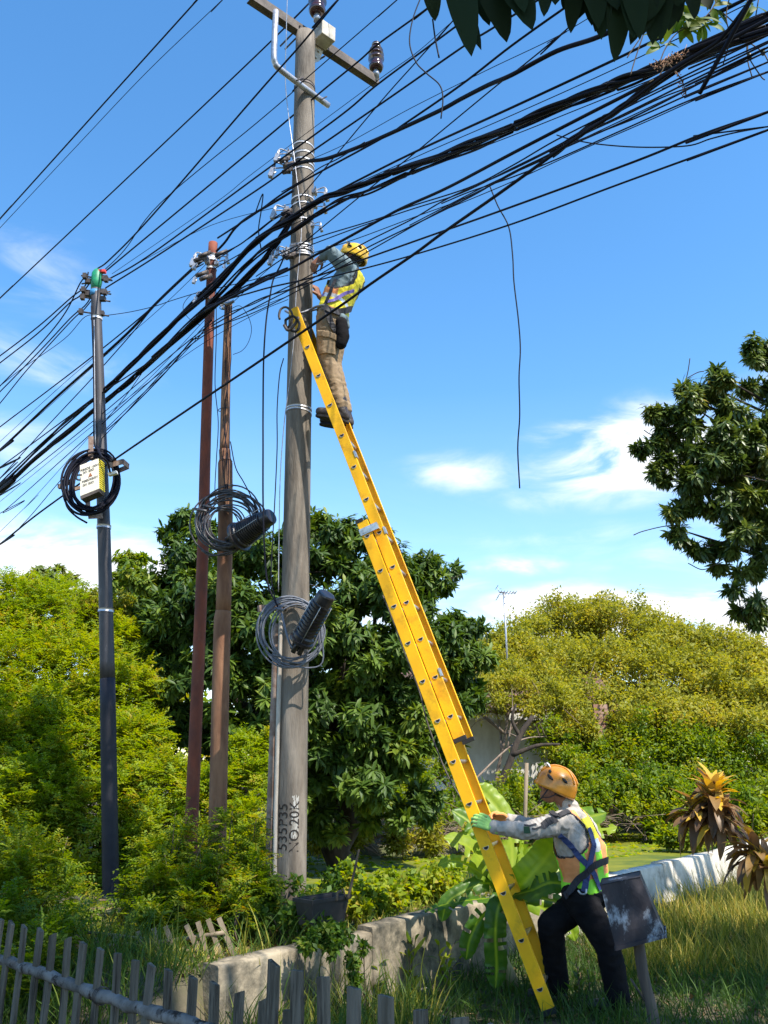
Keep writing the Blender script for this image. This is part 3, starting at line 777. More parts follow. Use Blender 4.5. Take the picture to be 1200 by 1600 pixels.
tag(mb.build('cable_coil', M['cablegrey'], None, tuple(c)), 'loose coil of thin grey cable hanging on the concrete pole', 'cable coil')

# ------------------------------------------------------------------ grey pole at the left
def simple_pole(name, label, pts, rads, m, Yv, seg=None, base_z=-.2):
    w = [P(px, py, Yv) for px, py in pts]
    dirn = (w[-1]-w[-2]).normalized(); k = (base_z-w[-1].z)/dirn.z if w[-1].z > base_z else 0
    w.append(w[-1]+dirn*k); rads = list(rads)+[rads[-1]]
    o = thing(name, label, 'utility pole', tuple(w[-1]))
    return o, w, rads
def build_grey():
    o, w, r = simple_pole('steel_pole', 'slim grey steel pole with a green taped top and blackened lower half', [(149.5,452),(156,640),(163,850),(168,1060),(174,1440)], [.054,.060,.066,.072,.076], None, 8.5)
    up = smooth_path(w[:4], 8); n = len(up)
    MB().tube(up, list(np.linspace(.053, .071, n)), 24).build('shaft', M['greypole'], o)
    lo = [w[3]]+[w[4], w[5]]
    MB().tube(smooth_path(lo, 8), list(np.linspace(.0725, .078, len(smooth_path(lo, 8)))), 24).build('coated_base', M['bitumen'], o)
    t = w[0]
    mb = MB(); mb.tube([t+Vector((0,0,-.02)), t+Vector((0,0,.09)), t+Vector((.0,0,.20)), t+Vector((-.005,0,.24))], [.05,.062,.058,.035], 14); mb.build('green_joint', M['greentape'], o)
    MB().tube([t+Vector((0,0,-.09)), t+Vector((0,0,-.02))], .056, 14).build('blue_joint', M['bluetape'], o)
    MB().box(t+Vector((.06,-.02,.21)), (.08,.05,.035)).build('red_joint', M['redtape'], o, bevel=.005)
    for dz, f in ((.14,1),(.10,-1),(-.03,1),(-.06,-1),(-.12,1),(-.30,1)):
        mb = MB(); q = t+Vector((0,0,dz)); mb.tube([q+Vector((-.17*f,-.02,.02)), q+Vector((.17*f,.02,-.02))], .009, 6); mb.box(q+Vector((.09*f,0,0)), (.06,.05,.05)); mb.box(q+Vector((-.12*f,-.04,0)), (.04,.05,.06))
        mb.build('crossbolt', M['darksteel'], o)
    for dz in (-.27, -.30, -2.72, -3.55):
        mb = MB(); k = w[0].lerp(w[1], min(1, -dz/1.6)) if dz > -1.6 else None
        q = min(up, key=lambda p: abs(p.z-(t.z+dz))); ring_band(mb, q, .056+(-dz)*.0042, .035); mb.build('steel_band', M['steelband'], o)
    mb = MB(); mb.tube(smooth_path([P(143,478,8.45), P(146,560,8.44), P(147,640,8.43), P(147,690,8.43), P(152,702,8.40)], 6), .010, 6); mb.build('down_cable', M['cable'], o)
    mb = MB(); mb.tube(smooth_path([P(147,500,8.44), P(148,600,8.43), P(149,700,8.42)], 6), .006, 5); mb.build('down_wire', M['galv'], o)
build_grey()

def build_splice_box():
    Yb = 8.15
    c = P(140, 745, Yb)
    o = thing('splice_box', 'cream labelled splice box with ribbed yellow side on the slim grey pole', 'box', tuple(c))
    # face plane: left edge nearer
    TL = P(124.5,727,8.06); TR = P(154,716,8.10); BL = P(125,775.5,8.06); BR = P(155,763.5,8.10)
    ex = (TR-TL); ez = (TL-BL); nrm = ex.cross(ez).normalized()
    if nrm.y > 0: nrm = -nrm
    d = -nrm*.13+Vector((.045,0,0))
    mb = MB(); vs = [BL, BR, TR, TL, BL+d, BR+d, TR+d, TL+d]
    mb.add(vs, [(0,1,2,3),(4,7,6,5),(0,4,5,1),(3,2,6,7),(0,3,7,4)], 0); mb.add(vs, [(1,5,6,2)], 1)
    mb.build('case', [M['cream'], M['boxside']], o, bevel=.004)
    mb = MB()
    for k in range(14):
        q0 = BR.lerp(TR, (k+.5)/14); mb.bar(q0+d*.06+Vector((.003,0,0)), q0+d*.94+Vector((.003,0,0)), .008, .006, (0,0,1))
    mb.build('side_rib', M['vestyellow'], o)
    mb = MB(); mb.add([BL+d*.0+Vector((0,0,-.004)), BR+Vector((0,0,-.004)), BR+d+Vector((0,0,-.004)), BL+d+Vector((0,0,-.004)), BL+Vector((.01,0,-.03)), BR+Vector((0,0,-.03)), BR+d+Vector((-.01,0,-.03)), BL+d+Vector((0,0,-.03))],
                      [(0,1,2,3),(4,7,6,5),(0,4,5,1),(1,5,6,2),(2,6,7,3),(3,7,4,0)]); mb.build('bottom_cap', M['darksteel'], o)
    X = ex.normalized(); Z = ez.normalized(); Nn = nrm
    def fm(u, v):
        c = BL+ex*u+ez*v+Nn*.002
        return Matrix(((X.x, Z.x, Nn.x, c.x), (X.y, Z.y, Nn.y, c.y), (X.z, Z.z, Nn.z, c.z), (0,0,0,1)))
    for body, u, v, s in (('FIBEDE 10001', .54, .80, .033), ('001 E0D', .46, .70, .032), ('FIBEDEE001', .54, .42, .033), ('001 E0D', .44, .30, .032)):
        link('lettering', text_mesh(body, s, fm(u, v), .0012), M['ink'], o)
    mb = MB(); cc = BL+ex*.55+ez*.545+Nn*.003
    mb.add([cc-X*.022-Z*.012, cc+X*.022-Z*.012, cc+Z*.028, cc-X*.022-Z*.012+Nn*.001, cc+X*.022-Z*.012+Nn*.001, cc+Z*.028+Nn*.001], [(3,4,5),(0,1,4,3),(1,2,5,4),(2,0,3,5)]); mb.build('warning_triangle', M['redink'], o)
    mb = MB(); q = BL+ex*.05+ez*.50+Nn*.01; mb.tube(smooth_path([q, q+Vector((-.03,-.02,.0)), q+Vector((-.035,-.02,.04)), q+Vector((.01,-.01,.05))], 4), .009, 8); mb.build('latch', M['black'], o)
    # flat iron cross carrying the coil
    cr = M['rustbracket']
    mb = MB(); mb.bar(P(142,682,8.30), P(142,716,8.30), .05, .012, (1,0,0)); mb.bar(P(142,716,8.30), P(150,716,8.42), .05, .010, (0,0,1)); mb.build('bracket_arm', cr, o)
    mb = MB(); mb.bar(P(96,757,8.30), P(117,751,8.30), .055, .012, (0,0,1)); mb.bar(P(96,763,8.30), P(96,757,8.30), .06, .05, (1,0,0)); mb.bar(P(113,766,8.34), P(160,750,8.40), .03, .03, (0,0,1)); mb.build('bracket_arm', cr, o)
    mb = MB(); mb.bar(P(168,728,8.30), P(192,721,8.26), .055, .012, (0,0,1)); mb.bar(P(192,721,8.26), P(201,729,8.40), .055, .012, (0,0,1)); mb.bar(P(201,729,8.40), P(184,736,8.44), .05, .012, (0,0,1)); mb.build('bracket_arm', cr, o)
    mb = MB(); mb.bar(P(137,781,8.28), P(138,806,8.28), .045, .012, (1,0,0)); mb.bar(P(138,807,8.28), P(160,806,8.40), .05, .010, (0,0,1)); mb.build('bracket_arm', cr, o)
    mb = MB(); mb.bar(P(170,742,8.24), P(183,738,8.24), .03, .05, (0,0,1)); mb.build('cable_tie', M['whitetape'], o)
    mb = MB(); c2 = P(145,753,8.30)
    coil(mb, c2, .245, .335, 7, .012, .016, normal=(.25,-1,.1), tilt=-.12); coil(mb, c2+Vector((.02,0,0)), .215, .31, 6, .011, .018, normal=(.25,-1,.1), tilt=-.12)
    mb.tube(smooth_path([P(151,697,8.3), P(158,712,8.1), P(168,722,8.15), P(172,738,8.2)], 6), .011, 7)
    mb.tube(smooth_path([P(102,768,8.3), P(104,790,8.3), P(118,806,8.3), P(136,817,8.3)], 6), .010, 7)
    tag(mb.build('cable_coil', M['cable'], None, tuple(c2)), 'thick coil of black cable behind the cream splice box', 'cable coil')
build_splice_box()

# ------------------------------------------------------------------ rusty poles
def build_rusty():
    o, w, r = simple_pole('rusty_pole', 'slender dark red rusted steel pole reaching highest of the rusty pair', [(333,380),(328,480),(321,700),(317,860),(306,1130),(299,1290)], [.048]*6, None, 7.75)
    pp = smooth_path(w, 6); MB().tube(pp, list(np.linspace(.046, .060, len(pp))), 22).build('shaft', M['rust'], o)
    mb = MB(); q = w[0]; ring_band(mb, q+Vector((0,0,-.18)), .05, .08); mb.build('steel_band', M['steelband'], o); mb = MB(); ring_band(mb, q+Vector((0,0,-.30)), .05, .03); mb.build('steel_band', M['steelband'], o)
    for px, py, s, f in ((326,402,1.1,1),(338,400,.9,-1),(327,408,1.0,1),(336,412,.8,-1),(326,462,.9,1),(330,470,.9,-1),(322,432,.8,1)):
        clamp_mb(P(px, py, 7.68), s, f).build('cable_clamp', M['galv'], o)
    for px, py in ((313,405),(320,398),(346,396),(316,428),(322,434),(335,468)):
        mb = MB(); q = P(px, py, 7.6); mb.tube([q+Vector((-.05,-.03,-.04)), q+Vector((.05,.02,.04))], .022, 8); mb.build('cable_grip', M['darksteel'], o)
    o2, w2, r2 = simple_pole('stepped_rusty_pole', 'shorter brown rusted pole in stepped sections, behind its slender neighbour', [(357,474),(353,600),(351,705)], [.04]*3, None, 7.5)
    base = P(340,1285,7.5); d = (base-P(343,1150,7.5)).normalized(); base2 = base+d*((-.1-base.z)/d.z)
    ORG[o2.name] = Vector(base2); o2.location = base2
    MB().tube(smooth_path(w2[:3], 8), list(np.linspace(.037, .047, 17)), 20).build('upper_section', M['rust2'], o2)
    s2 = smooth_path([P(351,703,7.5), P(352,722,7.5), P(352,724,7.5), P(352,840,7.5), P(349,956,7.5)], 4); MB().tube(s2, [.052 if p.z > P(352,722,7.5).z else .066 for p in s2], 20).build('middle_section', M['rust2'], o2)
    s3 = smooth_path([P(349,955,7.5), P(347,985,7.5), P(343,1150,7.5), base, base2], 5); MB().tube(s3, [.070 if i < 3 else .0735 for i in range(len(s3))], 22).build('lower_section', M['rust2'], o2)
    mb = MB(); mb.tube(smooth_path([P(333,466,7.62), P(345,470,7.5), P(357,474,7.42), P(366,470,7.4)], 4), .016, 8); mb.box(P(350,470,7.48), (.12,.05,.05)); mb.build('pole_strap', M['galv'], o2)
    for px in ((352,480),(350,640),(353,760)):
        mb = MB(); q = P(px[0], px[1], 7.5); ring_band(mb, q, .05 if px[1] < 700 else .066, .006, (.2,.1)); mb.build('tie_wire', M['darksteel'], o2)
    for x0, x1, x2 in ((359,352,357),(362,358,352),(353,361,349)):
        mb = MB(); mb.tube(smooth_path([P(x0,478,7.42), P(x1,560,7.43), P(x2,650,7.42), P(x1-4,720,7.40), P(355,780,7.40)], 5), .004, 5); mb.build('strapped_wire', M['cable'], o2)
    # coil and closure
    closure('splice_closure', 'ribbed black closure lying nearly level on the stepped rusty pole', P(372,840,7.22), P(424,806,7.02), .115, tuple(P(372,838,7.3)), ribs=11, taper=.72)
    mb = MB(); c = P(354,812,7.34)
    coil(mb, c, .255, .262, 10, .0075, .022, normal=(.1,-1,.1)); coil(mb, P(350,825,7.3), .155, .165, 5, .0065, .018, normal=(.2,-1,.1)); coil(mb, P(358,817,7.3), .25, .245, 5, .007, .03, normal=(-.1,-1,.15))
    for a in ((305,795),(318,790)): mb.tube([P(a[0],a[1],7.3), P(a[0]+18,a[1]+4,7.25)], .012, 6)
    mb.tube(smooth_path([P(315,860,7.3), P(328,868,7.3), P(345,866,7.3), P(375,855,7.3), P(400,830,7.2)], 6), .007, 6)
    tag(mb.build('cable_coil', M['cablesheen'], None, tuple(c)), 'tangled coil of worn black cable hung on the stepped rusty pole', 'cable coil')
build_rusty()

# ------------------------------------------------------------------ overhead cables
def Yf(px):
    xs = [-80,0,150,330,450,600,800,1200,1300]; ys = [11.4,10.2,8.8,7.45,6.72,6.05,5.05,3.8,3.6]
    return float(np.interp(px, xs, ys))
CAB = [
 # label, radius, depth offset, points
 ('highest black power cable crossing the upper left corner', .011, .3, [(-30,376),(0,342),(308,0),(345,-40)]),
 ('fine wire just under the highest cable at the upper left', .005, .35, [(-30,388),(0,356),(120,228),(230,112),(347,0),(385,-40)]),
 ('long power cable from the left edge passing behind the top insulator', .010, .55, [(-30,495),(0,466),(200,277),(400,87),(480,8),(525,-38)]),
 ('power cable from the green taped pole top crossing in front of the crossarm', .010, -.45, [(152,420),(172,405),(235,340),(400,149),(470,70),(528,0),(560,-35)]),
 ('thin wire from the green taped pole top to the bent pipe', .006, .1, [(160,425),(195,390),(250,318),(400,193),(456,145),(469,131),(620,0),(665,-40)]),
 ('power cable tied to the right insulator of the crossarm', .0105, .32, [(160,428),(195,399),(400,229),(500,145),(560,96),(592,68),(672,10),(735,-40)]),
 ('straight cable passing just below the right insulator', .010, -.1, [(163,440),(232,400),(400,277),(533,180),(590,132),(710,43),(830,-48)]),
 ('hair thin wire running just above the cable below the right insulator', .0035, 0, [(175,428),(335,318),(400,267),(587,128),(650,83),(705,35)]),
 ('cable crossing the concrete pole by its upper clamps', .010, -.12, [(165,450),(245,400),(400,298),(458,257),(600,159),(725,72),(770,44),(905,-40)]),
 ('cable leaving the concrete pole clamps toward the dark leaves', .0105, -.1, [(340,372),(400,333),(457,293),(597,216),(633,193),(720,133),(800,71),(890,7),(950,-35)]),
 ('steep thin wire rising from the rusty pole past the right insulator', .0065, .2, [(335,420),(400,380),(457,322),(527,240),(600,153),(650,97),(708,32),(770,-40)]),
 ('thin wire crossing up from the concrete pole into the leaf cluster', .0065, .15, [(400,432),(455,395),(477,377),(587,287),(647,240),(777,133),(800,116),(883,48),(960,-25)]),
 ('thick twisted cable ending at the upper clamps of the concrete pole', .020, -.1, [(450,259),(480,252),(510,248),(560,230),(607,210),(687,173),(720,155),(763,133),(800,117),(870,80),(937,57),(1010,20),(1110,-40)]),
 ('straight cable passing below the leaf cluster at upper right', .011, -.05, [(400,372),(455,338),(490,318),(530,297),(643,240),(800,168),(957,95),(1013,68),(1162,0),(1240,-40)]),
 ('thin cable diverging below the twisted cable near the pole', .006, -.2, [(440,300),(470,283),(500,262),(530,247),(570,222)]),
 ('single heavy black cable crossing the pole under the ladder top', .0125, -.75, [(-40,876),(0,850),(63,800),(183,715),(400,568),(533,477),(580,443),(647,397),(693,363),(783,300),(890,223),(960,177),(1050,110),(1110,73),(1133,53),(1173,0),(1195,-40)]),
 ('stout cable running level with the upper man\'s raised arm', .013, -.45, [(320,486),(400,445),(450,422),(490,400),(540,373),(600,340),(633,323),(700,293),(800,240),(910,183),(1000,137),(1075,96),(1240,10)]),
 ('thin cable from the steel wrapped clamp to the right bundle', .006, -.35, [(430,400),(490,373),(587,343),(640,323),(733,293),(800,259),(867,220),(960,173),(1067,120),(1200,55),(1240,38)]),
 ('thin cable just above the upper man\'s elbow', .0055, -.3, [(440,400),(490,381),(560,355),(640,328),(720,302),(800,263),(870,228),(960,178),(1067,125),(1210,60)]),
 ('upper one of three thin cables crossing the upper man\'s shoulder', .006, -.5, [(-20,785),(0,773),(143,660),(320,513),(400,473),(490,427),(563,383),(643,343),(700,310),(800,265),(900,215),(1000,166),(1230,52)]),
 ('middle one of three thin cables crossing the upper man\'s shoulder', .006, -.55, [(-20,813),(7,798),(143,677),(233,597),(310,530),(400,480),(490,434),(570,389),(660,345),(740,305),(800,270),(880,232),(1000,178),(1200,74),(1240,55)]),
 ('lowest of three thin cables crossing the upper man\'s shoulder', .0055, -.5, [(30,825),(53,800),(110,733),(167,677),(277,557),(320,519),(400,487),(490,441),(600,379),(700,323),(780,283),(860,240),(910,217),(997,183),(1087,143),(1200,97),(1240,80)]),
 ('thin cable spanning below the stout bundles at the right', .006, .1, [(690,318),(733,300),(800,277),(867,250),(973,203),(1087,153),(1200,112),(1240,96)]),
 ('thin cable with a small knot at the upper right', .0055, .05, [(640,352),(760,290),(860,244),(907,213),(973,182),(1033,153),(1100,127),(1200,80),(1240,62)]),
 ('upper of two separate cables low in the sky at the right', .0085, -.35, [(-20,740),(0,730),(143,625),(240,560),(320,485),(400,455),(490,433),(560,408),(690,362),(800,323),(990,253),(1097,210),(1200,175),(1240,160)]),
 ('lower of two separate cables low in the sky at the right', .007, -.4, [(330,510),(400,470),(450,453),(493,439),(567,420),(647,398),(800,350),(967,288),(1200,203),(1240,188)]),
 ('slack knotted wire sagging between the lower right cables', .005, -.1, [(870,211),(890,217),(933,225),(1000,230),(1073,228),(1110,217),(1150,207),(1200,198),(1240,193)]),
 ('uppermost cable leaving the taped pole top to the left', .010, .15, [(138,425),(132,448),(110,466),(60,510),(0,556),(-40,585)]),
 ('second cable leaving the taped pole top to the left', .010, .12, [(142,440),(125,462),(108,474),(60,520),(0,567),(-40,598)]),
 ('third cable leaving the taped pole top to the left', .009, .0, [(136,430),(125,443),(103,487),(67,533),(0,603),(-40,640)]),
 ('fourth cable leaving the taped pole top to the left', .009, -.02, [(148,450),(135,475),(110,497),(70,540),(0,612),(-40,650)]),
 ('lowest cable leaving the taped pole top to the left', .008, -.05, [(150,460),(130,485),(110,503),(43,577),(0,630),(-40,675)]),
 ('thin cable ending at the band of the slim grey pole', .005, 0, [(157,494),(133,495),(100,530),(33,577),(0,603),(-30,625)]),
 ('thin level wire joining the slim grey pole and the rusty pole', .005, 0, [(157,494),(200,488),(240,479),(267,470),(310,457),(350,448),(400,436),(450,420)]),
 ('cable sloping past the slim grey pole just above the thick strand', .009, .2, [(-30,690),(0,667),(143,558),(240,478),(307,412),(330,395)]),
 ('thick strand leaving the slender rusty pole top to the left edge', .018, .15, [(-40,733),(0,703),(80,628),(145,570),(200,520),(245,473),(290,430),(322,402)]),
 ('thin cable below the thick strand at the left', .007, .05, [(-30,775),(0,747),(70,670),(143,592),(207,520),(240,480),(290,430),(318,412)]),
 ('frayed thin wire beside the thick strand left of the grey pole', .0035, .2, [(0,690),(60,635),(110,590),(145,560)]),
 ('thin wire crossing the main bundles left of the rusty poles', .005, .2, [(167,655),(200,614),(233,568),(270,530),(325,480)]),
 ('cable from the rusty pole top to the concrete pole clamps', .008, -.05, [(335,402),(350,395),(375,382),(400,363),(430,340),(452,328)]),
 ('heavy curved cable from the rusty pole top up to the concrete pole', .014, -.1, [(338,393),(352,378),(368,356),(390,338),(430,315),(458,298)]),
 ('thin cable rising from the rusty pole to the mid clamps', .006, .0, [(340,405),(370,385),(400,365),(425,345),(450,332)]),
 ('thin drop wire fanning from the slender rusty pole to the left edge', .0035, .1, [(-20,720),(60,650),(160,560),(250,482),(325,410)]),
 ('thin drop wire running low under the lower of two thick bundles', .0035, -.1, [(-20,800),(60,735),(170,645),(300,548),(400,490),(450,468)]),
 ('fine wire between the slim grey pole top and the concrete pole band', .0035, .1, [(165,440),(240,398),(330,352),(440,322),(458,318)]),
 ('fine wire skimming above the thick twisted cable', .0035, -.1, [(455,262),(540,225),(640,170),(760,110),(880,52),(1000,-20)]),
 ('fine wire from the middle clamps to the upper right', .004, -.1, [(470,322),(560,285),(680,232),(800,180),(960,108),(1100,40),(1220,-20)]),
 ('fine wire hugging the underside of the thick upper bundle', .004, -.15, [(455,352),(560,305),(680,258),(800,212),(930,160),(1050,112),(1220,48)]),
 ('fine wire just over the upper man\'s helmet', .004, -.4, [(490,395),(560,372),(640,342),(720,312),(800,272),(900,222),(1010,170),(1220,70)]),
 ('thin wire closing the fan of cables at the right edge', .004, .0, [(690,330),(800,284),(900,238),(1010,190),(1110,146),(1220,106)]),
 ('upper fine wire crossing between the slender rusty pole and concrete pole', .0035, .0, [(335,470),(370,452),(410,440),(450,430)]),
 ('lower fine wire crossing between the slender rusty pole and concrete pole', .0035, -.1, [(325,520),(370,495),(410,478),(452,462)]),
 ('fine wire slanting up from the stepped rusty pole to the wrapped clamp', .0035, -.1, [(358,478),(390,448),(420,420),(452,398)]),
 ('fine wire from the left edge over the coil of the splice box', .0035, .1, [(-20,850),(40,792),(110,715),(170,650),(240,585),(320,500)]),
]
def extend(w, pts):
    """carry a span on past the edge of the view"""
    if pts[0][0] <= 5: w.insert(0, w[0]+(w[0]-w[1]).normalized()*14)
    if pts[-1][0] >= 1180 or pts[-1][1] <= -15: w.append(w[-1]+(w[-1]-w[-2]).normalized()*7)
    return w
def cable(label, r, off, pts, n=7, m='cable', name='overhead_cable', group='cables strung between the poles'):
    w = [P(px, py, Yf(px)+(off if px > 300 or off > -.2 else max(off, -.7*(px-60)/240) if px > 60 else 0)) for px, py in pts]
    extend(w, pts); pp = smooth_path(w, 7)
    o = MB().tube(pp, r*.82, n).build(name, M[m], None, tuple(w[len(w)//2]))
    return tag(o, label, 'cable', group)
for c in CAB: cable(*c)
def bundle(label, r, off, pts, strands=4, spread=1.3, wr=None):
    w = [P(px, py, Yf(px)+off) for px, py in pts]; extend(w, pts); pp = smooth_path(w, 10); mb = MB()
    for s in range(strands):
        ph = s*2*math.pi/strands; q = []
        for i, p in enumerate(pp):
            t = (pp[min(i+1, len(pp)-1)]-pp[max(i-1, 0)]).normalized(); u = t.orthogonal().normalized(); v = t.cross(u)
            a = ph+i*.16; sp = r*spread*(1+.35*math.sin(i*.21+s*1.7)); q.append(p+(u*math.cos(a)+v*math.sin(a))*sp)
        mb.tube(q, r*.9*(.8+.3*(s % 2)), 7)
    o = mb.build('cable_bundle', M['cable'], None, tuple(w[len(w)//2]))
    return tag(o, label, 'cable bundle', 'cables strung between the poles')
bundle('thick upper bundle of black cables sweeping to the top right corner', .0125, -.2, [(163,612),(200,576),(243,533),(285,492),(333,450),(400,376),(453,343),(503,310),(543,297),(587,280),(617,267),(683,245),(733,223),(800,197),(867,167),(933,140),(980,122),(1033,102),(1083,80),(1133,57),(1200,25),(1245,5)], 4)
bundle('second thick bundle hugging the underside of the upper one', .0115, -.1, [(240,560),(290,512),(340,462),(400,400),(450,366),(490,338),(533,312),(580,297),(660,262),(740,232),(800,204),(867,174),(933,148),(1000,122),(1083,88),(1133,68),(1200,42),(1245,22)], 3)
bundle('thick bundle crossing the slim grey pole, upper of two', .0125, .05, [(-40,790),(0,758),(90,672),(143,627),(163,610),(187,587),(253,523),(320,455),(350,428),(380,398),(410,372),(457,335)], 3)
bundle('thick bundle crossing the slim grey pole, lower of two', .013, .0, [(-40,800),(0,767),(60,712),(100,679),(163,627),(200,597),(233,567),(333,479),(350,466),(390,430),(430,385),(455,345)], 4)
bundle('short cable bundle between stepped rusty pole and concrete pole', .010, -.1, [(325,482),(350,468),(375,455),(400,442),(425,430),(450,420)], 3)
bundle('slanting bundle that crosses over the others at upper right', .0105, -.25, [(862,243),(890,222),(933,192),(960,176),(1000,148),(1067,103),(1110,80),(1160,62),(1230,40)], 4)
bundle('pair of thin cables below the slim grey pole crossing', .006, -.1, [(145,690),(200,640),(260,580),(300,535),(330,500)], 2, 2.0)
# hanging and vertical leads
def lead(label, r, Yv, pts, m='cable', cat='wire'):
    w = [P(px, py, Yv if isinstance(Yv, (int, float)) else float(np.interp(py, Yv[0], Yv[1]))) for px, py in pts]
    o = MB().tube(smooth_path(w, 6), r, 6).build('hanging_wire', M[m], None, tuple(w[0])); return tag(o, label, cat)
lead('long loose wire dangling in the open sky right of the ladder', .0045, 5.2, [(765,290),(778,322),(795,355),(801,400),(803,440),(810,500),(813,545),(811,590),(812,650),(809,700),(812,763)])
lead('kinked wire dangling at top right of the insulator', .0055, 5.4, [(659,-8),(645,30),(640,67),(650,97),(667,115),(687,133),(692,155),(689,185)])
lead('black lead dropping from the wrapped clamp to the coil on the concrete pole', .0075, 6.62, [(446,396),(438,415),(427,437),(422,462),(416,500),(412,560),(411,640),(411,700),(411,780),(413,850),(418,910),(434,948)])
lead('thin black lead nearest the left face of the concrete pole', .005, 6.66, [(443,560),(437,585),(433,640),(433,700),(429,790),(425,860),(424,905),(432,945)])
lead('thin lead hanging between the rusty poles', .0045, 7.6, [(337,420),(338,520),(336,600),(341,660),(338,720),(336,770),(343,795)])
lead('wire arching from the stepped rusty pole down to its closure', .005, 7.2, [(360,690),(368,730),(380,752),(392,775),(402,800)])
lead('fine wire loop bowing out right of the stepped rusty pole', .003, 7.4, [(358,484),(375,478),(388,495),(393,515),(388,535),(378,548),(364,554)])
lead('fine wire loop bowing out left of the slender rusty pole', .003, 7.6, [(322,455),(300,460),(287,475),(288,488),(298,500),(312,508)])
lead('hooked wire dangling from the cables left of the concrete pole', .006, 6.9, [(400,330),(408,308),(411,305),(408,330),(404,360),(408,390)])
lead('short leaf stalk wire hanging below the dark leaf at top', .0035, 3.0, [(676,30),(680,60),(686,90)])
# ------------------------------------------------------------------ ladder
LD = Vector((-.342, .096, .9345)).normalized(); LU = Vector((-LD.y*-1, -LD.x, 0)).normalized(); LU = Vector((.096, .342, 0)).normalized(); LN = LU.cross(LD).normalized()
LA = Vector((1.0, 6.17, .17))
def build_ladder():
    foot = LA-LD*.14
    o = thing('extension_ladder', 'long yellow extension ladder leaning against the concrete pole', 'ladder', tuple(foot))
    def channel(a, b, inward, h=.086, fl=.031, th=.005, name='rail'):
        mb = MB(); u = inward; c = []
        prof = [(-h/2,0),(h/2,0),(h/2,fl),(h/2-th,fl),(h/2-th,th),(-h/2+th,th),(-h/2+th,fl),(-h/2,fl)]
        vs = [a+LN*x+u*y for x, y in prof]+[b+LN*x+u*y for x, y in prof]
        fs = [(j, (j+1) % 8, 8+(j+1) % 8, 8+j) for j in range(8)]+[(0,1,2,3,4,5,6,7)[::-1], tuple(range(8,16))]
        mb.add(vs, fs); return mb.build(name, M['yellow'], o, bevel=.0015)
    def rung(p, w, flipd=1):
        mb = MB(); prof = []
        for k in range(13):
            a = math.pi*k/12; prof.append((math.cos(a)*.021, -math.sin(a)*.023+.008))
        # D: flat side up
        perp = LD; side = LN
        def ring(q, s): return [q+side*x*s+perp*y*s for x, y in prof]
        q0 = p-LU*.005; q1 = p+LU*(w+.005); n = len(prof)
        vs = ring(q0, 1)+ring(q1, 1)+ring(q0, .80)+ring(q1, .80)+ring(q0+LU*.03, .80)
        fs = [(j, (j+1) % n, n+(j+1) % n, n+j) for j in range(n)]
        mb.add(vs, [f[::-1] for f in fs]+[(j, 2*n+j, 2*n+(j+1) % n, (j+1) % n) for j in range(n)]+[(2*n+j, 4*n+j, 4*n+(j+1) % n, 2*n+(j+1) % n) for j in range(n)]+[(n+j, n+(j+1) % n, 3*n+(j+1) % n, 3*n+j) for j in range(n)], 0)
        mb.add(ring(q0+LU*.002, .83), [tuple(range(n))], 1); mb.add(ring(q1-LU*.002, .83), [tuple(range(n-1,-1,-1))], 1)
        mb.build('rung', [M['alu'], M['hole']], o)
    W1_, W2_ = .44, .36
    a = LA-LD*.125; b = LA+LD*(3.3+.13)
    channel(a, b, LU); channel(a+LU*W1_, b+LU*W1_, -LU)
    for k in range(12): rung(LA+LD*.3*k, W1_)
    U0 = LA+LD*1.8+LN*.092+LU*.04
    ua = U0-LD*.16; ub = U0+LD*(3.3+.42)
    channel(ua, ub, LU); channel(ua+LU*W2_, ub+LU*W2_, -LU)
    for k in range(12): rung(U0+LD*.3*k, W2_)
    # end caps, guide brackets, lock
    for q in (ua, ua+LU*(W2_-.03)): MB().box(q+LU*.015-LD*.012, (.095,.034,.03), Matrix((LN, LU, LD)).transposed()).build('end_cap', M['black'], o)
    R = Matrix((LN, LU, LD)).transposed()
    for q in (b, b+LU*(W1_-.03)): MB().box(q+LU*.015+LD*.012-LN*.02, (.06,.036,.03), R).build('end_cap', M['black'], o)
    for s in (0, 1):
        q = b-LD*.085+LU*(-.006 if s == 0 else W1_+.006)
        mb = MB(); mb.box(q+LN*.03, (.155,.006,.055), R); mb.box(q+LN*.105+LU*(.025 if s == 0 else -.025), (.006,.05,.055), R)
        for e in ((-.02,.012),(.0,-.012),(-.02,-.012)): mb.box(q+LN*e[0]+LD*e[1]-LU*(.004 if s == 0 else -.004), (.008,.006,.008), R)
        mb.build('guide_bracket', M['alu'], o)
    for k in (0.32, 1.5, 2.2):
        mb = MB(); q = U0+LD*k+LN*.045+LU*.02; mb.box(q, (.014,.05,.06), R); mb.build('slide_stop', M['alu'], o)
    # shoes
    for s in (0, W1_-.03):
        MB().box(a+LU*(s+.015)-LD*.012, (.10,.05,.035), R).build('rubber_foot', M['black'], o, bevel=.004)
    # hooks and strap at the head
    mb = MB(); mb.tube(smooth_path([P(450,512,6.62), P(457,500,6.62), P(455,487,6.6), P(447,480,6.6), P(439,483,6.6), P(436,492,6.6), P(437,499,6.6)], 5), .010, 8)
    mb.tube(smooth_path([P(444,508,6.6), P(450,516,6.58), P(460,508,6.58), P(466,496,6.6)], 4), .013, 8)
    mb.build('hook', M['darksteel'], o)
    mb = MB(); mb.tube(smooth_path([P(446,500,6.6), P(458,494,6.56), P(468,506,6.58), P(462,518,6.58), P(448,512,6.6), P(446,500,6.6)], 4), .011, 8)
    mb.build('pole_strap', M['black'], o)
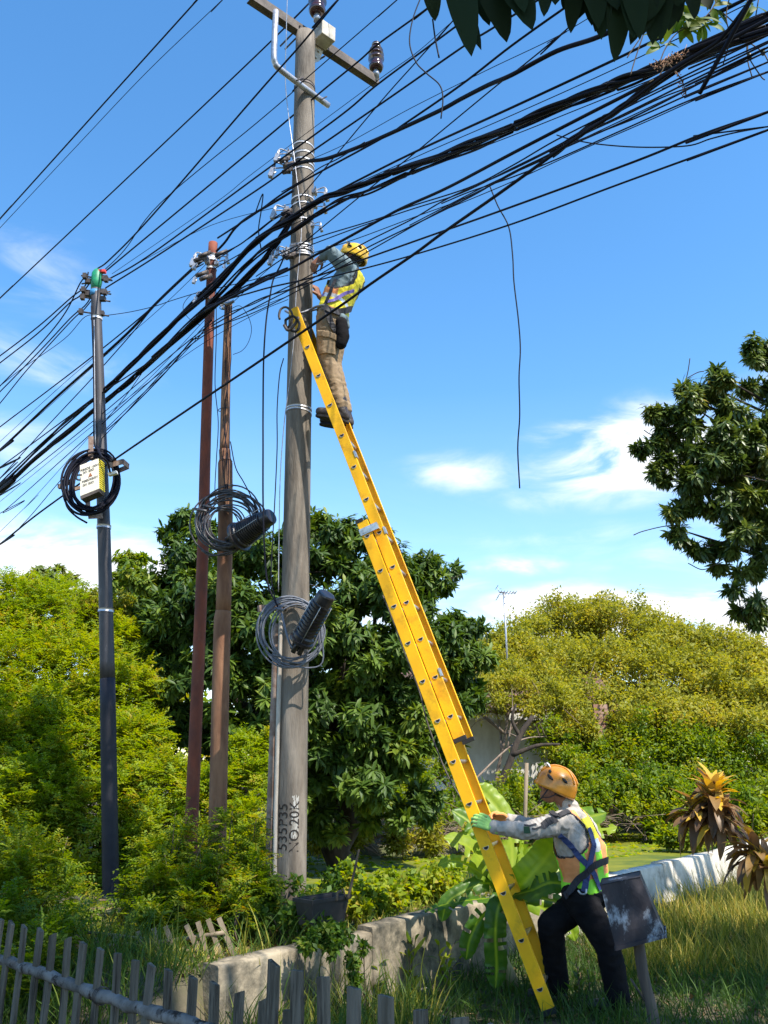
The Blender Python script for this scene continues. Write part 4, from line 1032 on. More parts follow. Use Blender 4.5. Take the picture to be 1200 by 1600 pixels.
    # draw rope hanging along the rear of the lower section
    mb = MB(); mb.tube(smooth_path([P(598,930,6.75), P(612,965,6.75), P(632,1020,6.75), P(655,1080,6.75), P(668,1130,6.72), P(690,1190,6.7), P(707,1225,6.65), P(730,1262,6.6)], 5), .006, 6)
    mb.build('rope', M['darksteel'], o)
build_ladder()

# ------------------------------------------------------------------ bodies: one continuous remeshed surface per garment
def caps_mesh(chains, ell=(), lofts=(), nseg=14):
    mb = MB()
    for ch in chains:
        pts = [Vector(p) for p, r in ch]; rs = [r for p, r in ch]
        fp = []; fr = []
        for i in range(len(pts)-1):
            for k in range(6): fp.append(pts[i].lerp(pts[i+1], k/6)); fr.append(rs[i]+(rs[i+1]-rs[i])*k/6)
        fp.append(pts[-1]); fr.append(rs[-1]); mb.tube(fp, fr, nseg)
        for p, r in zip(pts, rs): ball(mb, p, (r*1.0,)*3)
    for e in ell: ball(mb, e[0], e[1], e[2] if len(e) > 2 else None)
    for lv, R_, F_ in lofts:
        vs = []; n = 24; ax = Vector((0,0,1))
        for c, hw, hd in lv:
            for j in range(n):
                a = 2*math.pi*j/n; ca, sa = math.cos(a), math.sin(a)
                e = 2/2.4; x = math.copysign(abs(ca)**e, ca); y = math.copysign(abs(sa)**e, sa)
                vs.append(Vector(c)+R_*x*hw+F_*y*hd)
        k = len(lv); fs = [(i*n+j, i*n+(j+1) % n, (i+1)*n+(j+1) % n, (i+1)*n+j) for i in range(k-1) for j in range(n)]
        fs += [tuple(range(n-1,-1,-1)), tuple((k-1)*n+j for j in range(n))]
        mb.add(vs, fs)
    return mb
def ball(mb, c, r, R=None, nu=16, nv=10):
    vs = []; c = Vector(c)
    for i in range(nv+1):
        t = math.pi*i/nv
        for j in range(nu):
            a = 2*math.pi*j/nu; v = Vector((r[0]*math.sin(t)*math.cos(a), r[1]*math.sin(t)*math.sin(a), r[2]*math.cos(t)))
            if R is not None: v = R @ v
            vs.append(c+v)
    fs = [(i*nu+j, (i+1)*nu+j, (i+1)*nu+(j+1) % nu, i*nu+(j+1) % nu) for i in range(nv) for j in range(nu)]
    mb.add(vs, fs, 0, True)
def remesh(mb, voxel, smooth=3):
    me = bpy.data.meshes.new('tmp'); me.from_pydata(mb.v, [], mb.f); o = bpy.data.objects.new('tmp', me); COL.objects.link(o)
    r = o.modifiers.new('r', 'REMESH'); r.mode = 'VOXEL'; r.voxel_size = voxel
    if smooth:
        s = o.modifiers.new('s', 'SMOOTH'); s.iterations = smooth; s.factor = .6
    dg = bpy.context.evaluated_depsgraph_get(); out = bpy.data.meshes.new_from_object(o.evaluated_get(dg))
    bpy.data.objects.remove(o); bpy.data.meshes.remove(me)
    out.polygons.foreach_set('use_smooth', [True]*len(out.polygons))
    return out
def wrinkle(me, amp, f=14, st=(1,1,1), seed=0, fold=.6):
    me.update(); nn = [v.normal.copy() for v in me.vertices]
    for v, n in zip(me.vertices, nn):
        q = Vector((v.co.x*st[0], v.co.y*st[1], v.co.z*st[2]))
        a = mnoise.noise(q*f+Vector((seed, 0, 0))); b = 1-abs(mnoise.noise(q*f*1.7+Vector((0, seed, 3))))*2
        v.co += n*amp*(a*(1-fold)+b*fold)
def garment(name, m, parent, chains, ell=(), lofts=(), voxel=.009, smooth=3, amp=0, f=14, st=(1,1,1), keep=None, matf=None, thick=0, seed=0):
    me = remesh(caps_mesh(chains, ell, lofts), voxel, smooth)
    if amp: wrinkle(me, amp, f, st, seed)
    if keep is not None:
        bm = bmesh.new(); bm.from_mesh(me)
        bmesh.ops.delete(bm, geom=[fc for fc in bm.faces if not keep(fc.calc_center_median())], context='FACES')
        bm.to_mesh(me); bm.free()
    bv = BVHTree.FromPolygons([v.co.copy() for v in me.vertices], [tuple(p.vertices) for p in me.polygons])
    if matf is not None:
        for p in me.polygons: p.material_index = matf(p.center)
    o = link(name, me, m, parent)
    if thick:
        s = o.modifiers.new('solid', 'SOLIDIFY'); s.thickness = thick; s.offset = 1
    return o, bv
def strap(name, parent, m, pts, width, bvs, off=.005, th=.004):
    pp = smooth_path(pts, 6); q = []; nr = []
    for p in pp:
        best = None
        for bv in bvs:
            loc, n, i, d = bv.find_nearest(p)
            if loc is not None and (best is None or d < best[2]): best = (loc, n, d)
        q.append(best[0]+best[1]*off); nr.append(best[1])
    for _ in range(2):
        q = [q[0]]+[(q[i-1]+q[i]*2+q[i+1])/4 for i in range(1, len(q)-1)]+[q[-1]]
    vs = []; k = len(q)
    for i in range(k):
        t = (q[min(i+1, k-1)]-q[max(i-1, 0)]).normalized(); n = nr[i]; sd = t.cross(n).normalized(); n = sd.cross(t).normalized()
        vs += [q[i]-sd*width/2, q[i]+sd*width/2, q[i]+sd*width/2+n*th, q[i]-sd*width/2+n*th]
    fs = [(i*4+j, i*4+(j+1) % 4, (i+1)*4+(j+1) % 4, (i+1)*4+j) for i in range(k-1) for j in range(4)]+[(3,2,1,0), tuple((k-1)*4+j for j in range(4))]
    return MB().add(vs, fs).build(name, m, parent)
def hand_chains(wrist, d, nrm, curl=(.5,.7,.6), side=1, scale=1.0, thumb_open=.6, spread=.10):
    """palm plus five separate fingers; d: direction from wrist to knuckles, nrm: back of the hand, side: +1 thumb toward d x nrm"""
    w = Vector(wrist); d = Vector(d).normalized(); n = Vector(nrm); n = (n-d*n.dot(d)).normalized(); s = d.cross(n)*side; s.normalize()
    ch = []; S_ = scale
    pal = []
    for x in (-.026, -.009, .009, .026):
        ch.append([(w+s*x*.55*S_, .0165*S_), (w+d*.045*S_+s*x*S_*.95, .0145*S_), (w+d*.085*S_+s*x*1.12*S_, .0118*S_)])
    for (x, L3, r) in ((.030, (.040,.025,.020), .0092), (.010, (.045,.029,.021), .0096), (-.011, (.042,.027,.020), .0092), (-.030, (.032,.021,.018), .0082)):
        p = w+d*(.087-abs(x-.005)*.15)*S_+s*x*1.12*S_; a = 0; c = [(p, r*1.12*S_)]
        for L_, cu in zip(L3, curl):
            a += cu*(1+.12*x*20*random.uniform(-1,1)); dd = d*math.cos(a)-n*math.sin(a)+s*x*spread*20*.35
            dd.normalize(); p = p+dd*L_*S_; r *= .93; c.append((p, r*S_))
        ch.append(c)
    t0 = w+d*.020*S_+s*.026*S_
    dt = (d*.75+s*(.55+thumb_open*.4)-n*.35).normalized(); p1 = t0+dt*.040*S_; dt2 = (d*.95+s*.15-n*.45).normalized(); p2 = p1+dt2*.030*S_; p3 = p2+(d*.9-n*.5).normalized()*.022*S_
    ch.append([(t0, .0155*S_), (p1, .0120*S_), (p2, .0105*S_), (p3, .0088*S_)])
    return ch
def head_parts(c, up, fwd, s=1.0):
    """ellipsoids for skull, jaw, nose, ears, brow in a frame (right, fwd, up)"""
    up = Vector(up).normalized(); f = Vector(fwd); f = (f-up*f.dot(up)).normalized(); r = f.cross(up).normalized()
    R = Matrix((r, f, up)).transposed(); c = Vector(c)
    def q(x, y, z): return c+R @ Vector((x*s, y*s, z*s))
    e = [(q(0,-.012,.03), (.076*s,.094*s,.082*s), R), (q(0,.028,-.035), (.058*s,.062*s,.078*s), R), (q(0,.058,-.082), (.032*s,.030*s,.026*s), R),
         (q(0,.094,-.018), (.012*s,.020*s,.024*s), R), (q(0,.104,-.030), (.016*s,.013*s,.011*s), R), (q(0,.078,.022), (.052*s,.018*s,.012*s), R),
         (q(0,.082,-.060), (.026*s,.014*s,.007*s), R), (q(0,.080,-.070), (.022*s,.013*s,.007*s), R),
         (q(.078,-.005,-.012), (.009*s,.020*s,.031*s), R), (q(-.078,-.005,-.012), (.009*s,.020*s,.031*s), R),
         (q(.042,.062,-.025), (.022*s,.022*s,.022*s), R), (q(-.042,.062,-.025), (.022*s,.022*s,.022*s), R)]
    return e, R, q
def face_bits(o, q, s=1.0):
    mb = MB()
    for x in (-.030, .030): ball(mb, q(x, .079, .002), (.0115*s,)*3)
    mb.build('eye', M['whitetape'], o)
    mb = MB()
    for x in (-.031, .031): ball(mb, q(x, .0895, .001), (.0055*s,)*3)
    mb.build('pupil', M['black'], o)
    mb = MB()
    for x in (-1, 1): mb.tube([q(x*.012,.096,.022), q(x*.032,.092,.030), q(x*.050,.076,.024)], [.003,.004,.002], 6)
    mb.build('eyebrow', M['hair'], o)
def helmet(o, c, up, fwd, m, s=1.0, vents=True):
    up = Vector(up).normalized(); f = Vector(fwd); f = (f-up*f.dot(up)).normalized(); r = f.cross(up).normalized(); R = Matrix((r, f, up)).transposed(); c = Vector(c)
    mb = MB(); nu, nv = 40, 16; vs = []
    for i in range(nv+1):
        t = (math.pi*.60)*i/nv
        for j in range(nu):
            a = 2*math.pi*j/nu; x = math.sin(t)*math.cos(a); y = math.sin(t)*math.sin(a); z = math.cos(t)
            rim = 0
            zz = z*.118
            if i > nv-5: zz -= .014*max(0, -y)*(i-nv+5)/5   # deeper at the nape
            rad = 1.0
            if i >= nv-1: rad = 1.035+(.12*max(0, y)**2 if i == nv else .05*max(0, y)**2)
            ridge = .004*max(0, math.cos(a*2))*0
            vs.append(c+R @ Vector((x*.112*rad*s, y*.135*rad*s+(0), zz*s)))
    fs = [(i*nu+j, i*nu+(j+1) % nu, (i+1)*nu+(j+1) % nu, (i+1)*nu+j) for i in range(nv) for j in range(nu)]
    mb.add(vs, fs, 0, True); h = mb.build('helmet', m, o)
    sm = h.modifiers.new('solid', 'SOLIDIFY'); sm.thickness = .005; sm.offset = 1
    def onsh(a, t, k=1.0): return c+R @ Vector((math.sin(t)*math.cos(a)*.112*k*s, math.sin(t)*math.sin(a)*.135*k*s, math.cos(t)*.118*k*s))
    # ribs and vents
    mb = MB()
    for a0 in (-.55, 0, .55):
        pts = [onsh(-math.pi/2+a0*.8, t, 1.03) for t in np.linspace(1.2, .15, 8)]+[onsh(math.pi/2-a0*.8, t, 1.03) for t in np.linspace(.15, 1.15, 8)]
        mb.tube(pts, .006, 6)
    mb.build('rib', m, h)
    if vents:
        for sd in (0, math.pi):
            for (a, t, l) in ((.25, 1.25, .42), (-.5, 1.15, .3), (.45, .95, .2)):
                a = a if sd == 0 else math.pi-a
                pts = [onsh(a+k*l*(1 if sd == 0 else -1), t-.18*k, 1.035) for k in np.linspace(-.5, .5, 6)]
                v = MB(); v.tube(pts, [.002,.009,.011,.011,.009,.002], 6); v.build('vent', M['black'], h)
    mb = MB()
    for sd in (-1, 1):
        mb.tube(smooth_path([c+R @ Vector((sd*.100, .02, -.03))*s, c+R @ Vector((sd*.085, .045, -.095))*s, c+R @ Vector((sd*.03, .075, -.145))*s, c+R @ Vector((0, .08, -.15))*s], 4), .005, 6)
        mb.tube(smooth_path([c+R @ Vector((sd*.098, -.05, -.03))*s, c+R @ Vector((sd*.085, .0, -.08))*s, c+R @ Vector((sd*.080, .045, -.10))*s], 4), .004, 6)
    mb.build('chin_strap', M['strapblack'], h)
    mb = MB(); q1 = onsh(math.pi/2-.1, .75, 1.04); mb.box(onsh(math.pi*.62, .62, 1.045), (.045,.05,.003), R @ Matrix.Rotation(.5, 3, 'X')); mb.build('sticker', M['whitetape'], h)
    return h

# ------------------------------------------------------------------ man holding the ladder
def build_ground_man():
    Yc = 6.42
    R_ = Vector((.70, .714, 0)).normalized(); F_ = Vector((-.714, .70, 0)).normalized()
    lf = P(968,1562,6.22); rf = P(868,1540,6.55)
    base = Vector(((lf.x+rf.x)/2, (lf.y+rf.y)/2, 0))
    o = thing('person', 'man in an orange helmet, grey shirt and bright vest steadying the ladder foot', 'person', tuple(base))
    hipc = P(917,1398,Yc); waist = P(914,1370,Yc); chest = P(905,1318,Yc-.01); shc = P(897,1284,Yc-.02); neck = P(889,1262,Yc-.03); headc = P(868,1232,Yc-.04)
    shL = shc-R_*.175+Vector((0,0,-.005)); shR = shc+R_*.13+F_*.06
    handL = P(752,1289,6.20); handR = P(770,1279,6.62)
    wrL = P(768,1292,6.19); wrR = P(792,1280,6.60)
    elL = shL.lerp(wrL, .52)+Vector((0,-.02,-.035)); elR = shR.lerp(wrR, .52)+Vector((0,.02,-.06))
    hL = hipc-R_*.095; hR = hipc+R_*.095
    knL = P(950,1478,6.24); anL = P(963,1542,6.24); knR = P(860,1446,6.42); anR = P(870,1526,6.55)
    # body (skin) - continuous
    up = Vector((-.10, .05, 1)).normalized(); hf = Vector((-.86, .38, .34))
    hup = (up+Vector((.46,-.18,0))).normalized()
    e, HR, q = head_parts(headc, hup, hf)
    body = [[(hipc,.11),(waist,.10),(chest,.11),(shc,.09),(neck,.058),(headc+Vector((.01,0,-.03)),.052)],
            [(shL,.045),(elL,.036),(wrL,.026)], [(shR,.045),(elR,.036),(wrR,.026)], [(shL,.05),(shc,.07),(shR,.05)],
            [(hL,.08),(knL,.055),(anL,.04)], [(hR,.08),(knR,.055),(anR,.04)]]
    dL = (P(746,1284,6.20)-wrL).normalized()
    body += hand_chains(wrL, dL+Vector((0,-.15,.1)), Vector((.25,-1,.25)), (.55,.75,.5), 1, 1.0)
    body += hand_chains(wrR, (P(758,1268,6.60)-wrR), Vector((0,.6,.8)), (.6,.8,.6), -1, 1.0)
    garment('body', M['skin'], o, body, e, voxel=.0058, smooth=2)
    bo = bpy.data.objects[-1] if False else o
    face_bits(o, q)
    mb = MB(); ball(mb, q(0,-.03,.028), (.082,.088,.080), HR); mb.build('hair', M['hair'], o)
    # gloves: a second skin a little larger
    def gl(w, d, n, cu, sd, m):
        ch = hand_chains(w, d, n, cu, sd, 1.0); ch = [[(p, r+.0012) for p, r in c] for c in ch]
        ch.append([(w-Vector(d).normalized()*.035, .036), (w, .031)])
        garment('glove', m, o, ch, voxel=.0034, smooth=1)
    random.seed(3); gl(wrL, dL+Vector((0,-.15,.1)), Vector((.25,-1,.25)), (.55,.75,.5), 1, M['glovegreen'])
    random.seed(4); gl(wrR, (P(758,1268,6.60)-wrR), Vector((0,.6,.8)), (.6,.8,.6), -1, M['gloveorange'])
    # trousers
    lv = [(hipc+Vector((0,0,-.03)), .175, .125), (hipc+Vector((0,0,.05)), .17, .125), (waist+Vector((0,0,.02)), .155, .115)]
    tr = [[(hL+R_*-.02,.108),(hL.lerp(knL,.5),.098),(knL,.082),(knL.lerp(anL,.5),.078),(anL+Vector((0,0,.0)),.074),(anL+Vector((0.005,0,-.06)),.078)],
          [(hR,.108),(hR.lerp(knR,.5),.100),(knR,.088),(knR.lerp(anR,.5),.078),(anR,.074),(anR+Vector((0,0,-.045)),.076)]]
    _, bt = garment('trousers', M['blackcloth'], o, tr, (), [(lv, R_, F_)], voxel=.010, amp=.012, f=9, st=(1,1,1.3))
    # boots
    for an, d in ((anL, Vector((-.75,.55,0))), (anR, Vector((-.9,.4,0)))):
        z0 = .045; h = Vector((an.x, an.y, 0)); d = d.normalized()
        _, _b = garment('boot', M['boot'], o, [[(Vector((an.x,an.y,an.z-.02)), .056),(Vector((an.x,an.y,.09)), .055),(h-d*.02+Vector((0,0,z0)), .045)], [(h-d*.03+Vector((0,0,z0)), .044),(h+d*.10+Vector((0,0,z0)), .046),(h+d*.19+Vector((0,0,.035)), .036)]], voxel=.008)
    # shirt
    def tors(g=0.0):
        return [(hipc+Vector((0,0,.02)), .172+g, .128+g), (waist, .162+g, .118+g), (waist.lerp(chest,.5), .178+g, .128+g), (chest, .192+g, .136+g), (shc+Vector((0,0,-.02)), .180+g, .112+g), (shc+Vector((0,0,.035)), .125+g*.6, .082+g*.6), (neck, .066+g*.5, .062+g*.5)]
    sl = [[(shL,.078),(shL.lerp(elL,.5),.064),(elL,.054),(elL.lerp(wrL,.6),.044),(wrL+(elL-wrL)*.08,.036)], [(shR,.078),(shR.lerp(elR,.5),.064),(elR,.056),(elR.lerp(wrR,.6),.046),(wrR+(elR-wrR)*.08,.037)],
          [(shL,.078),(shc,.085),(shR,.078)], [(neck,.062),(neck.lerp(headc,.30),.056)]]
    _, bs = garment('shirt', M['shirtgrey'], o, sl, (), [(tors(), R_, F_)], voxel=.007, amp=.016, f=13, st=(1.3,1.3,.8), seed=5)
    spine = (neck-hipc); sL = spine.length; sa = spine.normalized()
    def loc(p):
        v = p-hipc; h = v.dot(sa); c = hipc+sa*h; w = p-c; return h, w.dot(R_), w.dot(F_)
    def keep(p):
        h, x, y = loc(p)
        if h < .02+.015*math.sin(x*30) or h > sL*.985: return False
        if y > 0 and abs(x) < .035: return False
        d = math.hypot((abs(x)-.215)/.155, (h-.44)/.155)
        if d < 1: return False
        if h > .42 and abs(x) > .135: return False
        if h > .50 and abs(x) < .05: return False
        return True
    def mf(p):
        h, x, y = loc(p); ax = abs(x)
        d = math.hypot((ax-.215)/.155, (h-.44)/.155)
        if d < 1.07 or h < .035: return 4
        if h > .36:
            return 1 if .055 < ax < .10 else 0
        if .12 < h < .30 and (.035 < ax < .12 or ax > .15): return 1
        if h >= .30 and .035 < ax < .10: return 1
        if ax <= .035 and h > .28: return 3
        return 2
    _, bvv = garment('vest', [M['vestyellow'], M['vestorange'], M['vestgreen'], M['reflect'], M['strapblack']], o, [[(shL,.088),(shc,.095),(shR,.088)]], (), [(tors(.017), R_, F_)], voxel=.0085, amp=.005, f=10, keep=keep, matf=mf, thick=.003, seed=5)
    B = [bs, bvv]
    def Bk(px, py, Y=6.20): return P(px, py, Y)
    strap('harness_strap', o, M['strapblue'], [Bk(876,1308), Bk(898,1332), Bk(922,1354), Bk(940,1370), Bk(955,1390)], .038, B, .010)
    strap('harness_strap', o, M['strapblue'], [Bk(937,1290), Bk(938,1315), Bk(932,1335), Bk(924,1354), Bk(918,1378), Bk(913,1394)], .042, B, .013)
    strap('waist_strap', o, M['strapblack'], [Bk(872,1398,6.25), Bk(890,1385), Bk(920,1366), Bk(945,1352), Bk(958,1345,6.35)], .045, B+[bt], .017)
    mb = MB(); mb.tube(smooth_path([Bk(903,1391,6.2), Bk(908,1397,6.19), Bk(915,1396,6.19), Bk(916,1389,6.2)], 4), .007, 6); mb.build('buckle', M['alu'], o)
    # sleeve print
    strap('sleeve_print', o, M['ink'], [P(872,1268,6.1), P(858,1274,6.1), P(850,1283,6.1)], .05, [bs], .0015, .001)
    strap('sleeve_print', o, mat('dark_green_print', (.03,.07,.03), .9), [P(833,1291,6.05), P(823,1296,6.05)], .045, [bs], .0015, .001)
    strap('sleeve_print', o, M['ink'], [P(862,1284,6.05), P(848,1290,6.05), P(838,1292,6.05)], .012, [bs], .0015, .001)
    strap('sleeve_print', o, M['ink'], [P(840,1272,6.1), P(830,1277,6.1), P(822,1280,6.1)], .014, [bs], .0015, .001)
    strap('scarf', o, M['ink'], [P(858,1262,6.25), P(868,1270,6.2), P(880,1268,6.2), P(892,1262,6.25)], .035, [bs], .004, .01)
    helmet(o, headc+hup*.026, hup, hf, M['helmeto'], 1.08)
build_ground_man()

# ------------------------------------------------------------------ man on the ladder
def build_ladder_man():
    Yc = 6.87
    R_ = Vector((.30, .954, 0)).normalized(); F_ = Vector((-.954, .30, 0)).normalized()
    foot = P(520,650,Yc)
    o = thing('person', 'man in a yellow helmet, khaki trousers and blue grey shirt working high on the ladder', 'person', tuple(foot))
    hipc = P(518,502,Yc); waist = P(523,480,Yc); chest = P(539,447,Yc); shc = P(547,430,Yc); neck = P(550,419,Yc); headc = P(549,404,Yc)
    shL = shc-R_*.165; shR = shc+R_*.165
    elL = P(517,394,6.66); wrL = P(501,403,6.76); elR = P(521,482,7.02); wrR = P(499,463,7.0)
    hL = hipc-R_*.09; hR = hipc+R_*.09
    knL = P(512,566,6.80); anL = P(531,631,6.80); knR = P(519,570,6.98); anR = P(538,641,6.99)
    hup = Vector((.28,-.05,1)).normalized(); hf = Vector((-.93,.12,.16))
    e, HR, q = head_parts(headc, hup, hf)
    body = [[(hipc,.10),(waist,.09),(chest,.10),(shc,.085),(neck,.055),(headc,.052)], [(shL,.045),(elL,.036),(wrL,.026)], [(shR,.045),(elR,.036),(wrR,.026)], [(shL,.05),(shc,.07),(shR,.05)],
            [(hL,.08),(knL,.055),(anL,.04)], [(hR,.08),(knR,.055),(anR,.04)]]
    body += hand_chains(wrL, P(494,411,6.76)-wrL, Vector((.2,-.8,.6)), (.5,.7,.5), -1, .98)
    body += hand_chains(wrR, P(493,448,6.98)-wrR, Vector((.7,-.6,.2)), (.5,.9,.6), -1, .98)
    garment('body', M['skin'], o, body, e, voxel=.006, smooth=2)
    face_bits(o, q)
    mb = MB(); ball(mb, q(0,-.03,.026), (.081,.087,.080), HR); mb.build('hair', M['hair'], o)
    # cuffs of the right glove / sleeve edge (yellow-green)
    lv = [(hipc+Vector((0,0,-.03)), .155, .118), (hipc+Vector((0,0,.05)), .155, .112), (waist, .142, .10)]
    tr = [[(hL,.100),(hL.lerp(knL,.5),.096),(knL,.080),(knL.lerp(anL,.5),.074),(anL,.066),(anL+Vector((0,0,-.02)),.062)],
          [(hR,.100),(hR.lerp(knR,.5),.096),(knR,.080),(knR.lerp(anR,.5),.074),(anR,.066),(anR+Vector((0,0,-.01)),.062)]]
    _, bt = garment('trousers', M['khaki'], o, tr, (), [(lv, R_, F_)], voxel=.010, amp=.012, f=9, st=(1,1,1.8), seed=2)
    # cargo pocket
    kp = []
    pc = P(510,534,6.68); trp = [[(p, r+.010) for p, r in ch] for ch in tr[:1]]
    garment('cargo_pocket', M['khaki'], o, trp, voxel=.007, amp=.006, f=9, st=(1,1,1.8), seed=2, keep=lambda p: abs(p.z-pc.z) < .095 and p.y < hL.y-.02 and abs(p.x-pc.x) < .075, thick=.005)
    trf = [[(p, r+.019) for p, r in ch] for ch in tr[:1]]
    garment('pocket_flap', M['khaki'], o, trf, voxel=.007, amp=.004, f=9, keep=lambda p: .045 < p.z-pc.z+.25*(p.x-pc.x) < .10 and p.y < hL.y-.02 and abs(p.x-pc.x) < .082, thick=.005)
    for an, toe, heel in ((anL, P(500,643,6.80), P(539,651,6.80)), (anR, P(506,656,6.99), P(545,660,6.99))):
        garment('boot', M['boot'], o, [[(an+Vector((0,0,.03)),.062),(an+Vector((.01,0,-.05)),.056),(heel,.046)], [(heel,.046),(heel.lerp(toe,.5),.046),(toe,.038)]], voxel=.008, amp=.003, f=20)
        d = (toe-heel).normalized(); mb = MB(); c = heel.lerp(toe,.5)+Vector((0,0,-.043)); Rm = Matrix((d, Vector((0,0,1)).cross(d).normalized(), Vector((0,0,1)))).transposed()
        prof = []; n = 16
        vs = []
        for z in (-.012, .008):
            for j in range(n):
                a = 2*math.pi*j/n; vs.append(c+Rm @ Vector((math.cos(a)*(toe-heel).length*.68, math.sin(a)*.047, z)))
        mb.add(vs, [tuple(range(n-1,-1,-1)), tuple(range(n,2*n))]+[(j,(j+1)%n,n+(j+1)%n,n+j) for j in range(n)]); mb.build('sole', M['sole'], o)
    def tors(g=0.0):
        return [(hipc+Vector((0,0,.03)), .152+g, .112+g), (waist, .148+g, .105+g), (waist.lerp(chest,.5), .165+g, .112+g), (chest, .178+g, .118+g), (shc+Vector((0,0,-.02)), .168+g, .10+g), (shc+Vector((0,0,.04)), .11+g*.6, .075+g*.6), (neck, .06+g*.5, .06+g*.5)]
    sl = [[(shL,.076),(shL.lerp(elL,.5),.066),(elL,.056),(wrL+(elL-wrL)*.3,.042)], [(shR,.074),(shR.lerp(elR,.5),.062),(elR,.052),(wrR+(elR-wrR)*.35,.038)], [(shL,.074),(shc,.085),(shR,.074)], [(neck,.060),(neck.lerp(headc,.3),.056)]]
    _, bs = garment('shirt', M['shirtblue'], o, sl, (), [(tors(), R_, F_)], voxel=.0085, amp=.010, f=11, st=(1,1,1.2), seed=8)
    spine = neck-hipc; sL = spine.length; sa = spine.normalized()
    def loc(p):
        v = p-hipc; h = v.dot(sa); c = hipc+sa*h; w = p-c; return h, w.dot(R_), w.dot(F_)
    def keep(p):
        h, x, y = loc(p)
        if h < .03-.05*(y < -.02) or h > sL*.97: return False
        if math.hypot((y-.0)/.112, (h-.42)/.19) < 1 and abs(x) > .05: return False
        if h > .40 and abs(x) > .155 and y > -.05: return False
        if y > .05 and abs(x) < .03: return False
        return True
    def mf(p):
        h, x, y = loc(p); d = math.hypot(y/.112, (h-.42)/.19)
        if d < 1.07: return 4
        if .14 < h < .175: return 3 if y < .06 else 5
        if .175 <= h < .235 and y > -.05: return 1
        if h < .05 and y < 0: return 1
        return 0
    _, bvv = garment('vest', [M['vestyellow'], M['vestorange'], M['vestgreen'], M['reflect'], M['strapblack'], M['purple']], o, [[(shL,.084),(shc,.093),(shR,.084)]], (), [(tors(.018), R_, F_)], voxel=.0085, amp=.006, f=10, keep=keep, matf=mf, thick=.003, seed=8)
    B = [bs, bvv, bt]
    strap('waist_belt', o, M['strapblack'], [P(503,478,6.68), P(513,479,6.64), P(525,482,6.64), P(540,486,6.72), P(548,482,6.9)], .055, B, .014)
    strap('leg_strap', o, M['strapblack'], [P(510,483,6.66), P(517,500,6.66), P(526,515,6.68), P(535,528,6.8)], .05, B, .012)
    strap('harness_strap', o, M['purple'], [P(508,470,6.68), P(522,466,6.66), P(540,459,6.68), P(556,455,6.78)], .028, B, .012)
    strap('harness_strap', o, M['strapblack'], [P(507,478,6.7), P(516,455,6.68), P(524,435,6.68)], .03, B, .012)
    garment('tool_pouch', M['blackcloth'], o, [[(P(533,505,6.74),.055),(P(535,525,6.74),.062),(P(533,537,6.74),.05)]], voxel=.010, amp=.005, f=15)
    garment('shirt_tail', M['shirtblue'], o, [[(P(528,492,6.78),.035),(P(537,500,6.78),.045),(P(541,510,6.80),.03)]], voxel=.009, amp=.006, f=18)
    # lanyard to the pole
    mb = MB(); mb.tube(smooth_path([P(507,477,6.68), P(495,479,6.74), P(484,484,6.80), P(470,489,6.76), P(455,490,6.79), P(446,486,6.90)], 5), .011, 8)
    mb.tube(smooth_path([P(509,480,6.7), P(497,483,6.78), P(486,486,6.82), P(478,490,6.8)], 5), .008, 8); mb.build('lanyard', M['cablegrey'], o)
    # tool in the raised hand
    mb = MB(); a = P(494,413,6.72); b = P(509,409,6.70); mb.tube([a, a.lerp(b,.55)], .008, 8); mb.tube([a.lerp(b,.45), b], .0045, 8); mb.build('screwdriver', M['alu'], None, tuple(a))
    t = bpy.data.objects['screwdriver']; tag(t, 'small shiny hand tool held in the raised hand of the upper man', 'hand tool')
    helmet(o, headc+hup*.026+Vector((.015,0,0)), hup, hf, M['helmety'], 1.0)
build_ladder_man()
# ------------------------------------------------------------------ trees and shrubs
def lob(px, py, Y, rpx, ry=None, rz=None):
    """ellipsoid lobe: centre by picture place and distance, radius in picture units at that distance"""
    c = P(px, py, Y); zc = c.y*cp_+(c.z-CH)*sp_; r = rpx/FPX*zc
    return (tuple(c), (r, ry or r*.9, rz or r*.85))
def plant(name, label, cat, base, lobes, gen, m, n, kind='quad', trunk=None, twl=1.0, group=None, clump=10, csize=.32, depth=(.35,1), bark='bark', leafkw=None, **kw):
    o = thing(name, label, cat, tuple(base), group)
    p, a, c = lobe_points(lobes, n, clump, csize, depth)
    if 'clip' in kw:
        k = kw.pop('clip')(p); p, a, c = p[k], a[k], c[k]
    q = gen(p, a, c, **kw)
    foliage('crown', q, m, o, kind=kind, **(leafkw or {}))
    if trunk:
        mb = MB(); top, r0, r1 = trunk
        tg = [l[0] for l in lobes]; random.shuffle(tg)
        limbs(mb, base, top, tg[:16], r0, r1, twl=twl); mb.build('trunk', M[bark], o)
    return o
def gz(x, y): return height(x, y)

